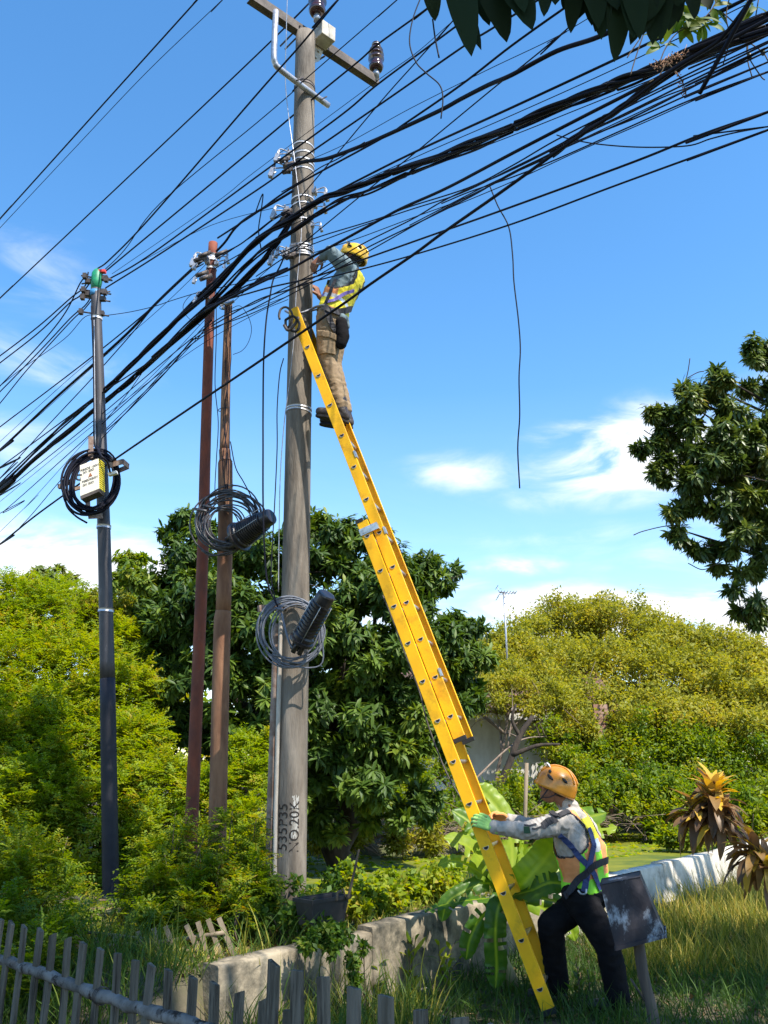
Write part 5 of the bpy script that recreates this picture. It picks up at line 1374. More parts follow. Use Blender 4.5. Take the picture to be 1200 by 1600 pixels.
def build_trees():
    # central mango tree
    L = [lob(*v) for v in ((560,865,12.5,70),(500,860,12.3,75),(640,905,12,62),(590,940,11.6,85),(690,900,12.6,38),(420,900,12.4,80),(320,880,12.5,70),(265,920,12.2,62),(235,970,12,50),
          (330,960,11.4,85),(430,1000,11.2,95),(540,1030,11.0,95),(640,1020,11.2,85),(725,1045,11.8,55),(700,990,12,55),(250,1050,11.8,60),(320,1080,11.2,80),(430,1120,11,85),(540,1130,10.9,85),(620,1110,11.2,70),(690,1090,11.6,55),(280,1140,11.5,60),(380,1180,11.3,70),(500,1190,11.0,60),(580,1190,11.2,60),(300,830,13,45),(480,1250,11.4,55),(560,1235,10.8,55),(640,1200,11,50),(450,1240,10.9,45),(400,1060,12.8,75),(300,1010,12.9,70),(470,1090,12.8,65),(350,1150,12.6,60),(250,1000,12.9,50),(560,1140,12.6,70),(640,1110,12.7,60),(690,1150,11.5,40),(600,1275,11.4,45),(520,1280,11.3,45),(660,1255,11.6,40),(730,1100,11.9,30))]
    b = P(540,1330,11.8); b.z = .25
    plant('mango_tree', 'big dark glossy mango tree behind the concrete pole, filling the middle of the view', 'tree', b, L, rosettes, M['L_mango'], 13500, 'long', trunk=(tuple(P(530,1130,12)), .20, .13), clump=17, csize=.36, nl=(7,11), L=(.11,.185), wr=.27)
    # right broad olive tree, in flat tiers
    L = []
    for px, py, Y, r in ((890,975,21,75),(960,985,21,90),(830,1005,20.5,75),(780,1020,20.5,55),(745,1030,21,45),(1040,1005,21,80),(1110,1020,21,75),(1180,1040,21,70),(880,1040,19.5,80),(970,1050,19.4,90),(1060,1065,19.4,85),(1140,1085,19.4,80),(820,1065,19.6,60),(760,1075,20,45),(1210,1100,19.4,80),(900,1095,18.8,60),(1000,1110,18.8,75),(1090,1130,18.8,75),(1180,1150,18.8,75),(930,1145,18.4,55),(740,1060,18.2,42),(800,1045,18.2,50),(860,1070,18.1,50),(890,1110,17.9,45),(800,1085,17.9,26),(735,1090,17.7,24),(1210,1060,19,70),(850,1110,17.8,30)):
        c, rr = lob(px, py, float(np.interp(py, [960,1050,1110,1150], [24,20.6,18.4,17.8])), r); L.append((c, (rr[0]*1.1, rr[1], rr[2]*.60)))
    b = Vector((5.2, 20.5, .5))
    plant('spreading_tree', 'broad yellowish tree with flat layered crown filling the right background', 'tree', b, L, cards, M['L_olive'], 19000, trunk=(tuple(P(960,1130,20.5)), .22, .15), clump=26, csize=.38, per=8, L=(.06,.115), wr=.5, spread=.20, bark='dead', twl=1.3)
    # greener thicket under it, right
    L = [lob(v[0], v[1], float(np.interp(v[1], [1180,1240,1275], [17.9,16.3,15.6])), v[3]) for v in ((1000,1180,17,70),(1090,1190,16.5,75),(1180,1200,16.5,75),(930,1190,17,55),(880,1210,17.2,50),(1020,1240,16,60),(1110,1250,16,60),(1190,1260,16,60),(950,1250,16.4,55),(870,1265,16.6,50),(1060,1275,15.8,50),(820,1245,16.8,45))]
    plant('leafy_shrub', 'wide fresh green thicket along the far pond bank at the right', 'shrub', Vector((5, 16.8, .45)), L, cards, M['L_mid'], 9500, clump=22, csize=.40, per=7, L=(.05,.10), wr=.5, spread=.18, trunk=(tuple(P(1050,1250,16.8)), .05, .03), bark='twig')
    # scrub between mango and thicket, drier
    L = [lob(*v) for v in ((660,1190,14.8,45),(640,1240,14.2,50),(720,1255,14.6,30),(700,1275,14.0,45),(780,1260,14.8,45),(600,1250,13.8,45),(840,1290,15,35),(560,1290,13.4,40),(860,1150,17.2,35))]
    plant('dry_scrub', 'sparse dry scrub on the bank in front of the white house', 'shrub', Vector((1.3, 14.8, .5)), L, cards, M['L_mid'], 1900, clump=9, csize=.42, per=6, L=(.05,.10), wr=.45, spread=.14, trunk=(tuple(P(720,1240,14.8)), .035, .02), bark='dead')
    # bright feathery shrubs at the left
    sets = [('feathery_shrub','tall bright yellow green feathery shrub at the left edge, left of the slim grey pole', (-4.6,10.6), [(20,960,10.6,70),(90,965,10.8,70),(40,1050,10.2,90),(120,1060,10.2,80),(30,1150,9.8,90),(120,1160,9.8,85),(60,1250,9.5,90),(10,1330,9.3,80),(110,1270,9.4,75),(-40,1000,10.6,80),(-50,1180,10,90),(60,1380,9.2,70),(20,1010,9.7,55),(70,1075,9.6,60),(15,1110,9.4,55),(100,1120,9.4,50),(60,1190,9.1,60),(0,1230,9.0,60),(110,1210,9.1,50),(130,1320,8.9,50),(30,1290,8.8,60)]),
            ('feathery_shrub','bright feathery shrub between the slim grey pole and the rusty pole', (-3.2,10.2), [(185,1010,10.6,45),(190,1090,10.4,55),(200,1170,9.9,60),(235,1235,9.7,60),(190,1260,9.6,60),(250,1310,9.4,60),(215,1340,9.3,45),(270,1380,9.2,55),(225,1400,9.0,50),(130,1400,9.2,40)])]
    for nm, lb, (bx, by), ll in sets:
        L = [lob(v[0], v[1], float(np.interp(v[1], [900,1050,1200,1350,1400], [12.8,11.3,10.0,9.3,9.0])), v[3]*1.02) for v in ll]
        plant(nm, lb, 'shrub', Vector((bx, by, gz(bx, by))), L, sprays, M['L_bright'], 19000 if 'edge' in lb else 9500, clump=34, csize=.42, npair=5, L=(.13,.23), leaf=.044, wr=.5, trunk=(tuple(Vector(L[3][0])+Vector((0,.5,-.3))), .05, .03), twl=.5, bark='twig')
    # fresh shrub right of rusty poles at low level
    L = [lob(*v) for v in ((385,1230,9.6,45),(400,1290,9.3,45),(330,1250,9.6,45),(370,1340,9.0,45),(300,1330,9.2,45),(290,1230,9.9,35),(395,1170,9.9,30))]
    plant('feathery_shrub', 'low yellow green shrub between the rusty poles and the concrete pole', 'shrub', Vector((-1.6, 9.4, .4)), L, sprays, M['L_bright'], 3600, clump=18, csize=.42, npair=5, L=(.12,.2), leaf=.042, wr=.5, trunk=(tuple(P(370,1290,9.4)), .02, .012), bark='twig')
    # background trees on the left skyline
    for lb, b, ll, m, kw in (
        ('pale leafy treetop on the skyline at far left', (-7.6,19), [(60,915,18.5,35),(90,905,18.5,28),(40,935,18.3,40),(130,935,18.6,35),(20,960,18,45),(110,960,18,45),(160,950,18.4,35)], 'L_pale', dict(L=(.12,.2))),
        ('pointed leafy treetop just right of the slim grey pole', (-5.4,16), [(205,880,16,22),(215,905,16,25),(190,920,16,28),(225,935,15.8,25),(200,960,15.6,35),(180,990,15.4,35)], 'L_mid', dict(L=(.12,.2)))):
        L = [lob(*v) for v in ll]
        plant('background_tree', lb, 'tree', Vector((b[0], b[1], .4)), L, rosettes, M[m], 900, 'long', clump=10, csize=.4, nl=(6,9), wr=.28, hang=.6, trunk=(tuple(L[3][0]), .12, .07), **kw)
    # dry brown bush touching the left shrubs
    L = [lob(*v) for v in ((170,960,12.4,55),(120,985,12.2,45),(200,1010,12.2,40),(215,1060,12,30))]
    plant('dry_bush', 'brownish twiggy bush behind the slim grey pole below the skyline treetops', 'shrub', Vector((-4.6, 12.4, .4)), L, cards, M['L_olive'], 1500, clump=9, csize=.4, per=6, L=(.04,.08), wr=.45, spread=.12, trunk=(tuple(P(165,1010,12.4)), .05, .03), bark='dead')
    # far belt closing the horizon
    L = []
    for k in range(30):
        x = -19+k*1.5; L.append(((x, 25+random.uniform(-1,1), 2.0+random.uniform(-.3,.5)), (1.6, 1.2, random.uniform(1.5, 2.1))))
    o = plant('far_treeline', 'hazy green belt of far trees closing the horizon behind everything', 'tree belt', Vector((0, 26, .4)), L, cards, M['L_mid'], 6500, clump=9, csize=.42, per=5, L=(.16,.28), wr=.6, spread=.25)
    o['kind'] = 'stuff'
    # hanging mango at the right
    L = [lob(*v) for v in ((1090,640,8.6,50),(1060,690,8.6,45),(1150,660,8.7,55),(1200,600,8.8,50),(1110,740,8.5,62),(1180,740,8.6,65),(1080,800,8.5,45),(1150,820,8.5,60),(1210,840,8.6,60),(1100,855,8.5,32),(1180,900,8.5,24),(1165,950,8.4,24),(1150,925,8.4,20),(1160,900,8.45,22),(1175,945,8.4,22),(1185,965,8.4,16),(1230,700,8.8,80),(1040,730,8.6,26),(1120,600,8.7,34),(1160,700,8.5,50),(1070,660,8.55,34),(1140,780,8.4,46),(1070,610,8.6,22),(1045,650,8.6,20),(1020,700,8.6,26),(1035,650,8.6,26),(1060,780,8.5,36),(1030,750,8.6,24),(1120,700,8.5,60),(1100,600,8.7,30),(1130,590,8.7,26),(1180,560,8.9,28),(1310,690,7.9,70),(1420,720,7.8,100),(1540,760,7.7,110),(1450,620,7.8,80),(1070,830,8.5,26),(1130,870,8.5,30),(1200,560,9,40))]
    b = Vector((7.2, 9.4, .1))
    o = plant('mango_tree', 'mango branch of olive green leaves hanging in at the right edge above the horizon', 'tree', b, L, rosettes, M['L_mangolit'], 6200, 'long', trunk=((7.3, 9.5, 4.0), .12, .06), clump=7, csize=.30, nl=(6,10), L=(.09,.155), wr=.22, hang=.75, depth=(.15,1), twl=.3)
    mb = MB()
    for pts in ([(1290,830,8.9),(1210,815,8.7),(1150,790,8.6),(1100,735,8.6)],[(1290,700,8.9),(1200,660,8.8),(1120,640,8.6),(1065,610,8.6)],[(1160,850,8.5),(1150,900,8.45),(1160,960,8.4),(1172,985,8.4)],[(1150,860,8.5),(1120,880,8.5),(1098,890,8.5),(1075,880,8.5)],[(1075,820,8.5),(1040,822,8.5),(1005,830,8.5),(990,836,8.5)],[(1070,600,8.6),(1075,580,8.6),(1078,560,8.6)],[(1075,590,8.6),(1090,582,8.6),(1100,580,8.6)],[(1060,690,8.6),(1020,680,8.6),(1006,672,8.6)]):
        mb.tube(smooth_path([P(*v) for v in pts], 6), [.018*(1-i/(6*(len(pts)-1)))+.004 for i in range(6*(len(pts)-1)+1)] if pts[0][0] > 1200 else .005, 6)
    mb.build('branch', M['bark'], o)
build_trees()
L = [lob(*v) for v in ((720,1098,17.4,30),(760,1082,17.6,34),(805,1078,17.6,34),(850,1085,17.5,32),(885,1100,17.4,26),(700,1080,17.6,26),(830,1108,17.3,24),(735,1068,17.9,30),(870,1140,17.3,22),(780,1102,17.3,20),(650,1100,17.3,20))]
plant('dry_creeper', 'brown twiggy creeper matted over the roof of the white house', 'creeper', Vector((2.0, 17.5, .5)), L, cards, M['L_olive'], 2100, clump=12, csize=.5, per=6, L=(.05,.10), wr=.4, spread=.16, trunk=(tuple(P(800,1095,17.5)), .04, .025), bark='dead', twl=1.6)

def lanceolate(mb, base, tip, width, up, n=8, bend=.12, fold=.12, wave=.0, mi=0):
    """one long leaf with a folded midrib"""
    base = Vector(base); tip = Vector(tip); d = tip-base; Ln = d.length; d.normalize(); up = Vector(up); s = d.cross(up).normalized(); nn = s.cross(d).normalized()
    vs = []
    for i in range(n+1):
        f = i/n; w = width*.5*(math.sin(math.pi*min(1, f*.93+.07))**.62)*(1-.12*f) if i < n else .0008
        c = base+d*Ln*f+nn*(math.sin(f*math.pi)*Ln*bend); wv = wave*math.sin(f*17)*width
        vs += [c+s*w+nn*(w*fold*2+wv), c, c-s*w+nn*(w*fold*2-wv)]
    fs = []
    for i in range(n): fs += [(i*3, i*3+1, (i+1)*3+1, (i+1)*3), (i*3+1, i*3+2, (i+1)*3+2, (i+1)*3+1)]
    mb.add(vs, fs, mi, True)
def tinted(mb, name, m, parent, tint, loc=None, jit=0):
    o = mb.build(name, m, parent, loc); me = o.data; at = me.attributes.new('tint', 'FLOAT', 'POINT')
    v = tint if isinstance(tint, (list, np.ndarray)) else np.full(len(me.vertices), tint)
    at.data.foreach_set('value', np.asarray(v, np.float32)); return o

# ---- the overhead mango whose shade falls on the foreground
def build_overhead():
    b = Vector((3.8, -1.6, 0))
    o = thing('mango_tree', 'overhead mango whose dark leaves hang into the top right of the view', 'tree', tuple(b))
    mb = MB(); top = Vector((3.4, -.6, 5.2))
    lobes = []
    random.seed(21)
    sx, sy = SUN.x/SUN.z, SUN.y/SUN.z
    tg = []
    y = 1.6
    while y < 8.3:
        x = -5.0
        while x < 4.6:
            gx = x+random.uniform(-.2,.2); gy = y+random.uniform(-.2,.2)
            lim = 7.3 if gx < -1.75 else 5.0 if gx < -1.0 else (4.9+(gx+1.0)*1.35 if gx < .35 else 6.72+min(1.5, (gx-.35)*.55))
            if gy < lim: tg.append((gx, gy))
            x += .62
        y += .62
    for gx, gy in tg:
        h = random.uniform(6.2, 7.6) if gx > -1.7 or gy < 5 else random.uniform(7.6, 8.6)
        lobes.append(((gx+sx*h, gy+sy*h, h), (.50,.50,.38)))
    for X_, Y_, Z_ in ((.2,2.4,4.1),(.45,2.4,4.1),(.7,2.4,4.1),(.95,2.5,4.1),(1.2,2.6,4.1),(1.4,2.8,4.2)):
        for k_ in (1.6, 2.3, 3.0): lobes.append(((X_+sx*k_, Y_+sy*k_, Z_+k_), (.34,.34,.28)))
    p, a, c = lobe_points(lobes, 4200, 5, .7, (.1, 1), wisp=0)
    q = rosettes(p, a, c, nl=(8,12), L=(.17,.24), wr=.28, hang=.5)
    foliage('crown', q, M['L_mango'], o, kind='long')
    path = smooth_path([b, b+Vector((-.1,.3,1.8)), b+Vector((.05,.5,3.6)), top], 6); mb.tube(path, list(np.linspace(.26,.17,len(path))), 14)
    sel = lobes[::5]
    for c_, r_ in sel:
        t = Vector(c_); mid = top.lerp(t, .5)+Vector((0,0,.35)); pp = smooth_path([top, mid, t], 6); mb.tube(pp, list(np.linspace(.10,.012,len(pp))), 6)
    # limb that carries the near leaves at the top of the view
    lp = [top, Vector((2.6,1.2,5.6)), P(1060,-150,2.7), P(930,-75,2.55), P(780,-60,2.5), P(690,-60,2.5)]
    pp = smooth_path(lp, 6); mb.tube(pp, list(np.linspace(.09,.008,len(pp))), 8)
    mb.build('trunk', M['bark'], o)
    # near leaves, hand placed: base, tip (picture), distance, width
    mb = MB(); tints = []
    near = [(668,-55,680,33,2.45,24),(705,-60,737,88,2.45,37),(700,-50,752,78,2.5,20),(742,-65,792,66,2.5,40),(775,-60,832,47,2.5,40),(735,-70,765,40,2.55,30),(850,-50,850,26,2.6,22),(790,-70,820,20,2.5,30),
            (905,-55,892,52,2.6,24),(930,-60,925,40,2.6,30),(915,-60,908,22,2.7,30),(965,-50,960,97,2.6,32),(940,-60,940,62,2.65,30),(985,-50,990,60,2.6,34),(1015,-60,1020,70,2.7,34),(1000,-60,1005,55,2.6,40),(960,-60,930,50,2.7,30),(975,-55,975,45,2.65,40),(1040,-55,1045,48,2.8,34),(1030,-60,1060,35,2.8,34),(900,-60,880,15,2.7,24),(930,-60,950,35,2.7,40),(1010,-50,985,70,2.75,28),(1060,-50,1085,30,2.9,30),(950,-70,905,28,2.7,30),(990,-70,950,30,2.6,40),(1020,-70,1010,35,2.6,44),(1000,-80,1030,42,2.7,44),(880,-70,868,8,2.6,34),(905,-75,935,45,2.65,36),(945,-80,955,58,2.7,40),(975,-75,1000,62,2.6,34),(1025,-75,1032,66,2.7,30),(920,-70,955,48,2.75,36),(990,-80,1012,48,2.8,40),(955,-85,925,30,2.8,38),(960,-80,975,20,2.7,44),(1075,-60,1110,15,2.9,30),(930,-80,965,15,2.6,40),(970,-60,1000,10,2.75,50),(1040,-70,1060,10,2.75,50)]
    for bx, by, tx, ty, Y, w in near:
        A = P(bx, by, Y+random.uniform(-.05,.05)); B = P(tx, ty, Y+random.uniform(-.1,.1)); zc = A.y*cp_+(A.z-CH)*sp_
        n0 = len(mb.v); lanceolate(mb, A, B, w/FPX*zc*1.35, (random.uniform(-.35,.35),-1,random.uniform(-.5,.3)), 12, .05, .10, .012)
        tints += [random.uniform(.0,.25)]*(len(mb.v)-n0)
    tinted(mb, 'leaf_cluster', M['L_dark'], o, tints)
    # small sprigs and dry panicles near the top right corner
    mb = MB(); tints = []; tw = MB()
    random.seed(5)
    def sprig(px, py, Y, n, ln, w, tr, up=0):
        c = P(px, py, Y)
        for k in range(n):
            a = random.uniform(0, 6.28); d = Vector((math.cos(a), random.uniform(-.5,.5), math.sin(a)-.5+up)).normalized()
            n0 = len(mb.v); lanceolate(mb, c+d*.02, c+d*ln*random.uniform(.7,1.1), w, (random.uniform(-.6,.6),-1,random.uniform(-.6,.6)), 8, .08, .12)
            tints.extend([random.uniform(*tr)]*(len(mb.v)-n0))
    for px, py, n in ((1085,28,8),(1062,40,7),(1100,35,7),(1045,55,6),(1072,18,6),(1035,70,5),(1110,10,6),(1120,-15,6),(1050,10,7),(1180,8,5)): sprig(px, py, 3.9, n, .15, .042, (.35,.97))
    tinted(mb, 'leaf_cluster', M['L_weed'], o, tints)
    for pts in ([(1125,-40),(1120,0),(1098,30),(1060,50),(1040,75),(1030,100)],[(1150,-40),(1135,20),(1140,60),(1130,100)],[(1165,-30),(1170,40),(1168,90),(1175,120)],[(1190,-30),(1180,30),(1172,70)],[(1010,40),(998,75),(990,100),(985,118)],[(1052,85),(1040,100),(1030,118),(1012,130)],[(1160,60),(1190,80),(1200,95)],[(1130,20),(1165,55),(1168,85),(1188,118),(1195,125)],[(1045,100),(1065,125),(1072,148)],[(1000,60),(985,82),(980,90)]):
        w = [P(x, y, 3.9) for x, y in pts]; tw.tube(smooth_path(w, 5), .0035, 5)
    tw.build('twig', M['twig'], o)
    pn = MB()
    for _ in range(110):
        t = random.random(); x = 1020+t*50+random.gauss(0,6); yy = 105-t*20+random.gauss(0,4); c = P(x, yy, 3.9+random.gauss(0,.04)); ball(pn, c, (.0042,)*3, None, 5, 4)
    for _ in range(45):
        t = random.random(); x = 1058+t*12+random.gauss(0,3); yy = 112+t*38; c = P(x, yy, 3.9); ball(pn, c, (.0038,)*3, None, 5, 4)
    for a in range(14):
        x = 1030+a*3.4; pn.tube([P(x,102-a*1.5,3.9), P(x+random.uniform(-14,14),96-a*1.5+random.uniform(-10,14),3.9)], .002, 4)
    pn.build('flower_panicle', M['panicle'], o)
    for x, yy in ((1171,88),(1192,82)):
        mb = MB(); ball(mb, P(x, yy, 3.9), (.013,.013,.021)); mb.build('green_fruit', M['L_mangolit'], o)
build_overhead()

# ------------------------------------------------------------------ banana plant
def banana_leaf(pts, width, nrm, tint=(.5,.9), fold=.22, tear=2, seed=0):
    rnd = random.Random(seed); pp = smooth_path(pts, 8); k = len(pp); mb = MB(); vs = []; tn = []; N_ = 5
    for i, p in enumerate(pp):
        f = i/(k-1); t = (pp[min(i+1,k-1)]-pp[max(i-1,0)]).normalized(); n = Vector(nrm); s = t.cross(n).normalized(); n = s.cross(t).normalized()
        w = width*.5*min(1, (f/.12))**.6*(1-max(0,(f-.70)/.30)**2.2)**.6 if f < 1 else .002
        w = max(w, .004)
        for j in range(-N_, N_+1):
            g = j/N_; rip = .010*math.sin(i*2.6+j*.4)*abs(g)+.006*rnd.uniform(-1,1)*abs(g)
            v = p+s*w*g+n*(abs(g)*w*fold*2-abs(g)**2*w*.35+rip)
            vs.append(v); tn.append(tint[0]+(tint[1]-tint[0])*(.5+.5*math.sin(i*2.1)*.35+.15*rnd.uniform(-1,1)) if j else 1.0)
    M_ = 2*N_+1; fs = []
    tears = {(rnd.randrange(4, k-3), rnd.choice((-1,1))) for _ in range(tear)}
    for i in range(k-1):
        for j in range(M_-1):
            sd = -1 if j < N_ else 1; edge = (j < N_-1) if sd < 0 else (j > N_)
            if (i, sd) in tears and edge: continue
            fs.append((i*M_+j, i*M_+j+1, (i+1)*M_+j+1, (i+1)*M_+j))
    mb.add(vs, fs, 0, True); return mb, tn
def build_banana():
    b = PG(790,1500,0); b = Vector((.92, 6.95, .02))
    o = thing('banana_plant', 'young banana plant with broad yellow green leaves behind the ladder foot', 'plant', tuple(b))
    Y0 = 6.75
    mb = MB(); mb.tube(smooth_path([b, P(772,1470,6.85), P(785,1430,6.8), P(792,1400,6.8)], 5), list(np.linspace(.065,.035,16)), 12); mb.build('stem', M['stem'], o)
    mb = MB(); mb.tube(smooth_path([b+Vector((.22,.1,0)), P(812,1440,7.0), P(815,1400,6.95)], 5), list(np.linspace(.05,.025,11)), 12); mb.build('stem', M['stem'], o)
    def W(l): return [P(x, y, Y) for x, y, Y in l]
    hub = (797,1392,6.8)
    def px(w, Y): return w/FPX*(Y*cp_)
    leaves = [
     ([hub,(800,1330,6.9),(790,1285,6.95),(762,1245,7.0),(744,1228,7.0)], 46, (.2,-1,.3), (.6,1), .18),
     ([(795,1390,6.8),(770,1330,6.85),(740,1290,6.9),(706,1266,6.9)], 40, (.3,-1,.6), (.15,.45), .2),
     ([hub,(770,1360,6.7),(735,1325,6.65),(694,1308,6.6)], 44, (.0,-.8,.8), (.65,1), .2),
     ([hub,(778,1345,6.9),(755,1315,6.95),(722,1300,7.0)], 34, (.1,-1,.5), (.5,.9), .2),
     ([(800,1395,6.7),(825,1372,6.6),(850,1345,6.6),(868,1318,6.65),(880,1306,6.7)], 58, (-.45,-1,.15), (.55,.95), .3),
     ([(800,1400,6.65),(830,1392,6.5),(860,1380,6.45),(893,1385,6.45),(905,1392,6.45)], 50, (.1,-.7,.9), (.05,.3), .2),
     ([(790,1400,6.6),(778,1420,6.5),(774,1460,6.48),(776,1510,6.5),(774,1545,6.5)], 40, (.15,-1,.1), (.0,.25), .12),
     ([(800,1398,6.9),(850,1420,7.0),(885,1440,7.0),(899,1470,7.0)], 30, (.0,-1,.3), (.5,.9), .2),
     ([(790,1402,6.7),(750,1405,6.6),(700,1412,6.6),(664,1425,6.55)], 26, (.0,-.35,1), (.1,.35), .15),
     ([hub,(760,1380,6.7),(730,1390,6.65),(700,1410,6.6),(690,1440,6.6)], 30, (-.1,-1,.4), (.1,.4), .2),
     ([(805,1388,6.95),(850,1330,7.2),(900,1285,7.3),(948,1270,7.3)], 44, (-.1,-1,.5), (.3,.8), .15),
     ([(808,1390,6.95),(860,1350,7.1),(915,1305,7.2),(965,1292,7.2)], 36, (.0,-.7,.8), (.7,1), .12),
     ([(805,1395,7.0),(840,1350,7.15),(850,1330,7.2),(842,1300,7.2)], 34, (-.1,-1,.2), (.6,.95), .2),
     ([(790,1395,6.75),(745,1360,6.7),(712,1345,6.7),(684,1352,6.7)], 26, (0,-.8,.8), (.5,.9), .2),
     ([hub,(812,1350,6.9),(818,1310,6.95),(826,1290,6.95)], 16, (.1,-1,.1), (.6,.95), .8),
     ([(800,1400,6.75),(850,1405,6.7),(900,1420,6.7),(925,1432,6.75)], 34, (.0,-.7,.8), (.2,.5), .2),
     ([(785,1410,6.7),(755,1430,6.62),(735,1465,6.6),(728,1500,6.6)], 34, (.2,-1,.2), (.05,.3), .2),
    ]
    for i, (l, w, n, tn, fo) in enumerate(leaves):
        m_, t_ = banana_leaf(W(l), px(w, l[2][2])*.86, n, tn, fo, 7, i); tinted(m_, 'leaf', M['L_banana'], o, t_)
build_banana()
# stake
o = MB().tube([P(822,1330,7.3), P(820,1290,7.3), P(823,1192,7.3)], .016, 8).build('bamboo_stake', M['L_pale'] if 0 else M['bamboo'], None, tuple(P(822,1330,7.3)))
tag(o, 'slim upright bamboo stake behind the banana leaves', 'stake')
bpy.data.objects['bamboo_stake'].data.transform(Matrix.Identity(4))

# ------------------------------------------------------------------ cordylines
def cordyline(label, base, heads, seed):
    random.seed(seed); o = thing('cordyline_plant', label, 'plant', tuple(base)); mb = MB(); st = MB(); tn = []
    for (px, py, Y, n, ln) in heads:
        c = P(px, py, Y); mid = Vector(base).lerp(c, .55)+Vector((.03,0,.02)); st.tube(smooth_path([base, mid, c], 6), list(np.linspace(.014,.009,13)), 7)
        for k in range(n):
            a = random.uniform(0, 6.28); el = random.uniform(-1.1, 1.25); d = Vector((math.cos(a)*math.cos(el), math.sin(a)*math.cos(el), math.sin(el))).normalized()
            L_ = ln*random.uniform(.7,1.15); n0 = len(mb.v); q = c-Vector((-.01,0,.10))*random.random(); tip = q+d*L_+Vector((0,0,-.10 if el < .6 else -.02))*L_*3
            lanceolate(mb, q, tip, L_*random.uniform(.22,.34), (-d.x*.4+.1,-d.y*.4,1), 8, .14, .14, .02)
            t = random.choice((.1,.2,.3,.35,.5,.6,.9)) if el < .4 else random.choice((.4,.6,.75,.9,1)); tn += [t+random.uniform(-.05,.05)]*(len(mb.v)-n0)
    st.build('stem', M['twig'], o); tinted(mb, 'foliage', M['L_cord'], o, tn)
cordyline('taller bronze and yellow cordyline with two leaf heads above the plaster wall', Vector((3.75,7.9,.10)), [(1112,1240,8.1,75,.30),(1085,1265,8.2,60,.28),(1125,1270,8.0,50,.26),(1105,1262,8.1,40,.25)], 2)
cordyline('lower bronze and yellow cordyline at the right edge', Vector((3.95,7.6,.08)), [(1178,1325,7.7,64,.29),(1195,1345,7.6,30,.26)], 9)

# ------------------------------------------------------------------ small plants: one object each
def herb(name, label, cat, base, n, h, ln, w, m, mat_='L_weed', seed=0, lean=.35, tr=(.2,.9), group=None, tall=1.0):
    random.seed(seed); o = thing(name, label, cat, tuple(base), group); st = MB(); mb = MB(); tn = []
    for s in range(n):
        a = random.uniform(0, 6.28); top = Vector(base)+Vector((math.cos(a)*lean*h*random.random(), math.sin(a)*lean*h*random.random(), h*random.uniform(.6,1.1)*tall)); b = Vector(base)+Vector((random.uniform(-.05,.05),random.uniform(-.05,.05),0))
        pp = smooth_path([b, b.lerp(top,.5)+Vector((random.uniform(-.03,.03),0,.02)), top], 5); st.tube(pp, list(np.linspace(.006,.0025,len(pp))), 5)
        for k in range(m):
            f = .25+.75*k/m; q = pp[int(f*(len(pp)-1))]; az = k*2.4+s; el = random.uniform(.1,.9); d = Vector((math.cos(az)*math.cos(el), math.sin(az)*math.cos(el), math.sin(el)))
            n0 = len(mb.v); lanceolate(mb, q, q+d*ln*random.uniform(.7,1.15), w*random.uniform(.8,1.15), (0,0,1) if el < .7 else (d.y,-d.x,.3), 6, .10, .12); tn += [random.uniform(*tr)]*(len(mb.v)-n0)
    st.build('stem', M['twig'], o); tinted(mb, 'foliage', M[mat_], o, tn); return o
H = [('seedling','tall lance leaved seedling at the foot of the plaster wall left end', PG(470,1572,0), 2, .42, .16, .035, 9, 'L_weed', 1),
     ('seedling','pale leafy seedling in front of the shaded plaster wall', PG(645,1562,0), 2, .42, .12, .035, 8, 'L_mid', 3),
     ('seedling','small broad leaved seedling beside the rubble', PG(590,1575,0), 2, .30, .12, .04, 7, 'L_weed', 4),
     ('weed','leafy weed at the base of the banana plant', PG(700,1560,0), 4, .35, .11, .03, 8, 'L_mid', 5),
     ('weed','spindly weed right of the ladder foot', PG(905,1575,0), 3, .28, .10, .025, 7, 'L_weed', 6)]
for nm, lb, b, n, h, ln, w, m_, mm, sd in H: herb(nm, lb, 'plant', b, n, h, ln, w, m_, mm, sd)

def weedbank(name, label, lobes, gen, m, n, kind='quad', nst=14, **kw):
    c0 = lobes[len(lobes)//2][0]; b = Vector((c0[0], c0[1], height(c0[0], c0[1])))
    o = thing(name, label, 'shrub', tuple(b)); p, a, c = lobe_points(lobes, n, kw.pop('clump', 9), kw.pop('csize', .42), (.05, 1), wisp=1.3); q = gen(p, a, c, **kw); foliage('crown', q, M[m], o, kind=kind)
    mb = MB(); random.seed(len(label))
    for _ in range(nst):
        l = random.choice(lobes); t = Vector(l[0])+Vector((random.gauss(0,.5)*l[1][0], random.gauss(0,.4)*l[1][1], random.uniform(0,.8)*l[1][2])); bb = Vector((t.x+random.uniform(-.15,.15), t.y+random.uniform(-.1,.1), height(t.x, t.y)-.03))
        mb.tube(smooth_path([bb, bb.lerp(t,.5)+Vector((random.uniform(-.06,.06),0,0)), t], 4), list(np.linspace(.007,.003,9)), 5)
    mb.build('stem', M['twig'], o)
weedbank('weedy_shrub','dark green weedy shrub behind the picket fence at the far left', [lob(*v) for v in ((20,1400,6.4,60),(70,1420,6.3,44),(50,1350,6.8,55),(95,1390,6.5,26),(10,1460,5.9,60),(100,1480,5.9,55),(-30,1380,6.6,60),(60,1530,5.6,60))], sprays, 'L_mid', 1500, npair=6, L=(.12,.2), leaf=.038, wr=.48)
weedbank('weedy_shrub','dark green weedy shrub hiding the foot of the slim grey pole', [lob(*v) for v in ((222,1410,7.2,30),(120,1490,6.7,30),(230,1460,6.6,34),(185,1545,6.3,34),(245,1350,7.3,34),(118,1440,7.0,16))], sprays, 'L_mid', 800, npair=6, L=(.12,.2), leaf=.038, wr=.48)
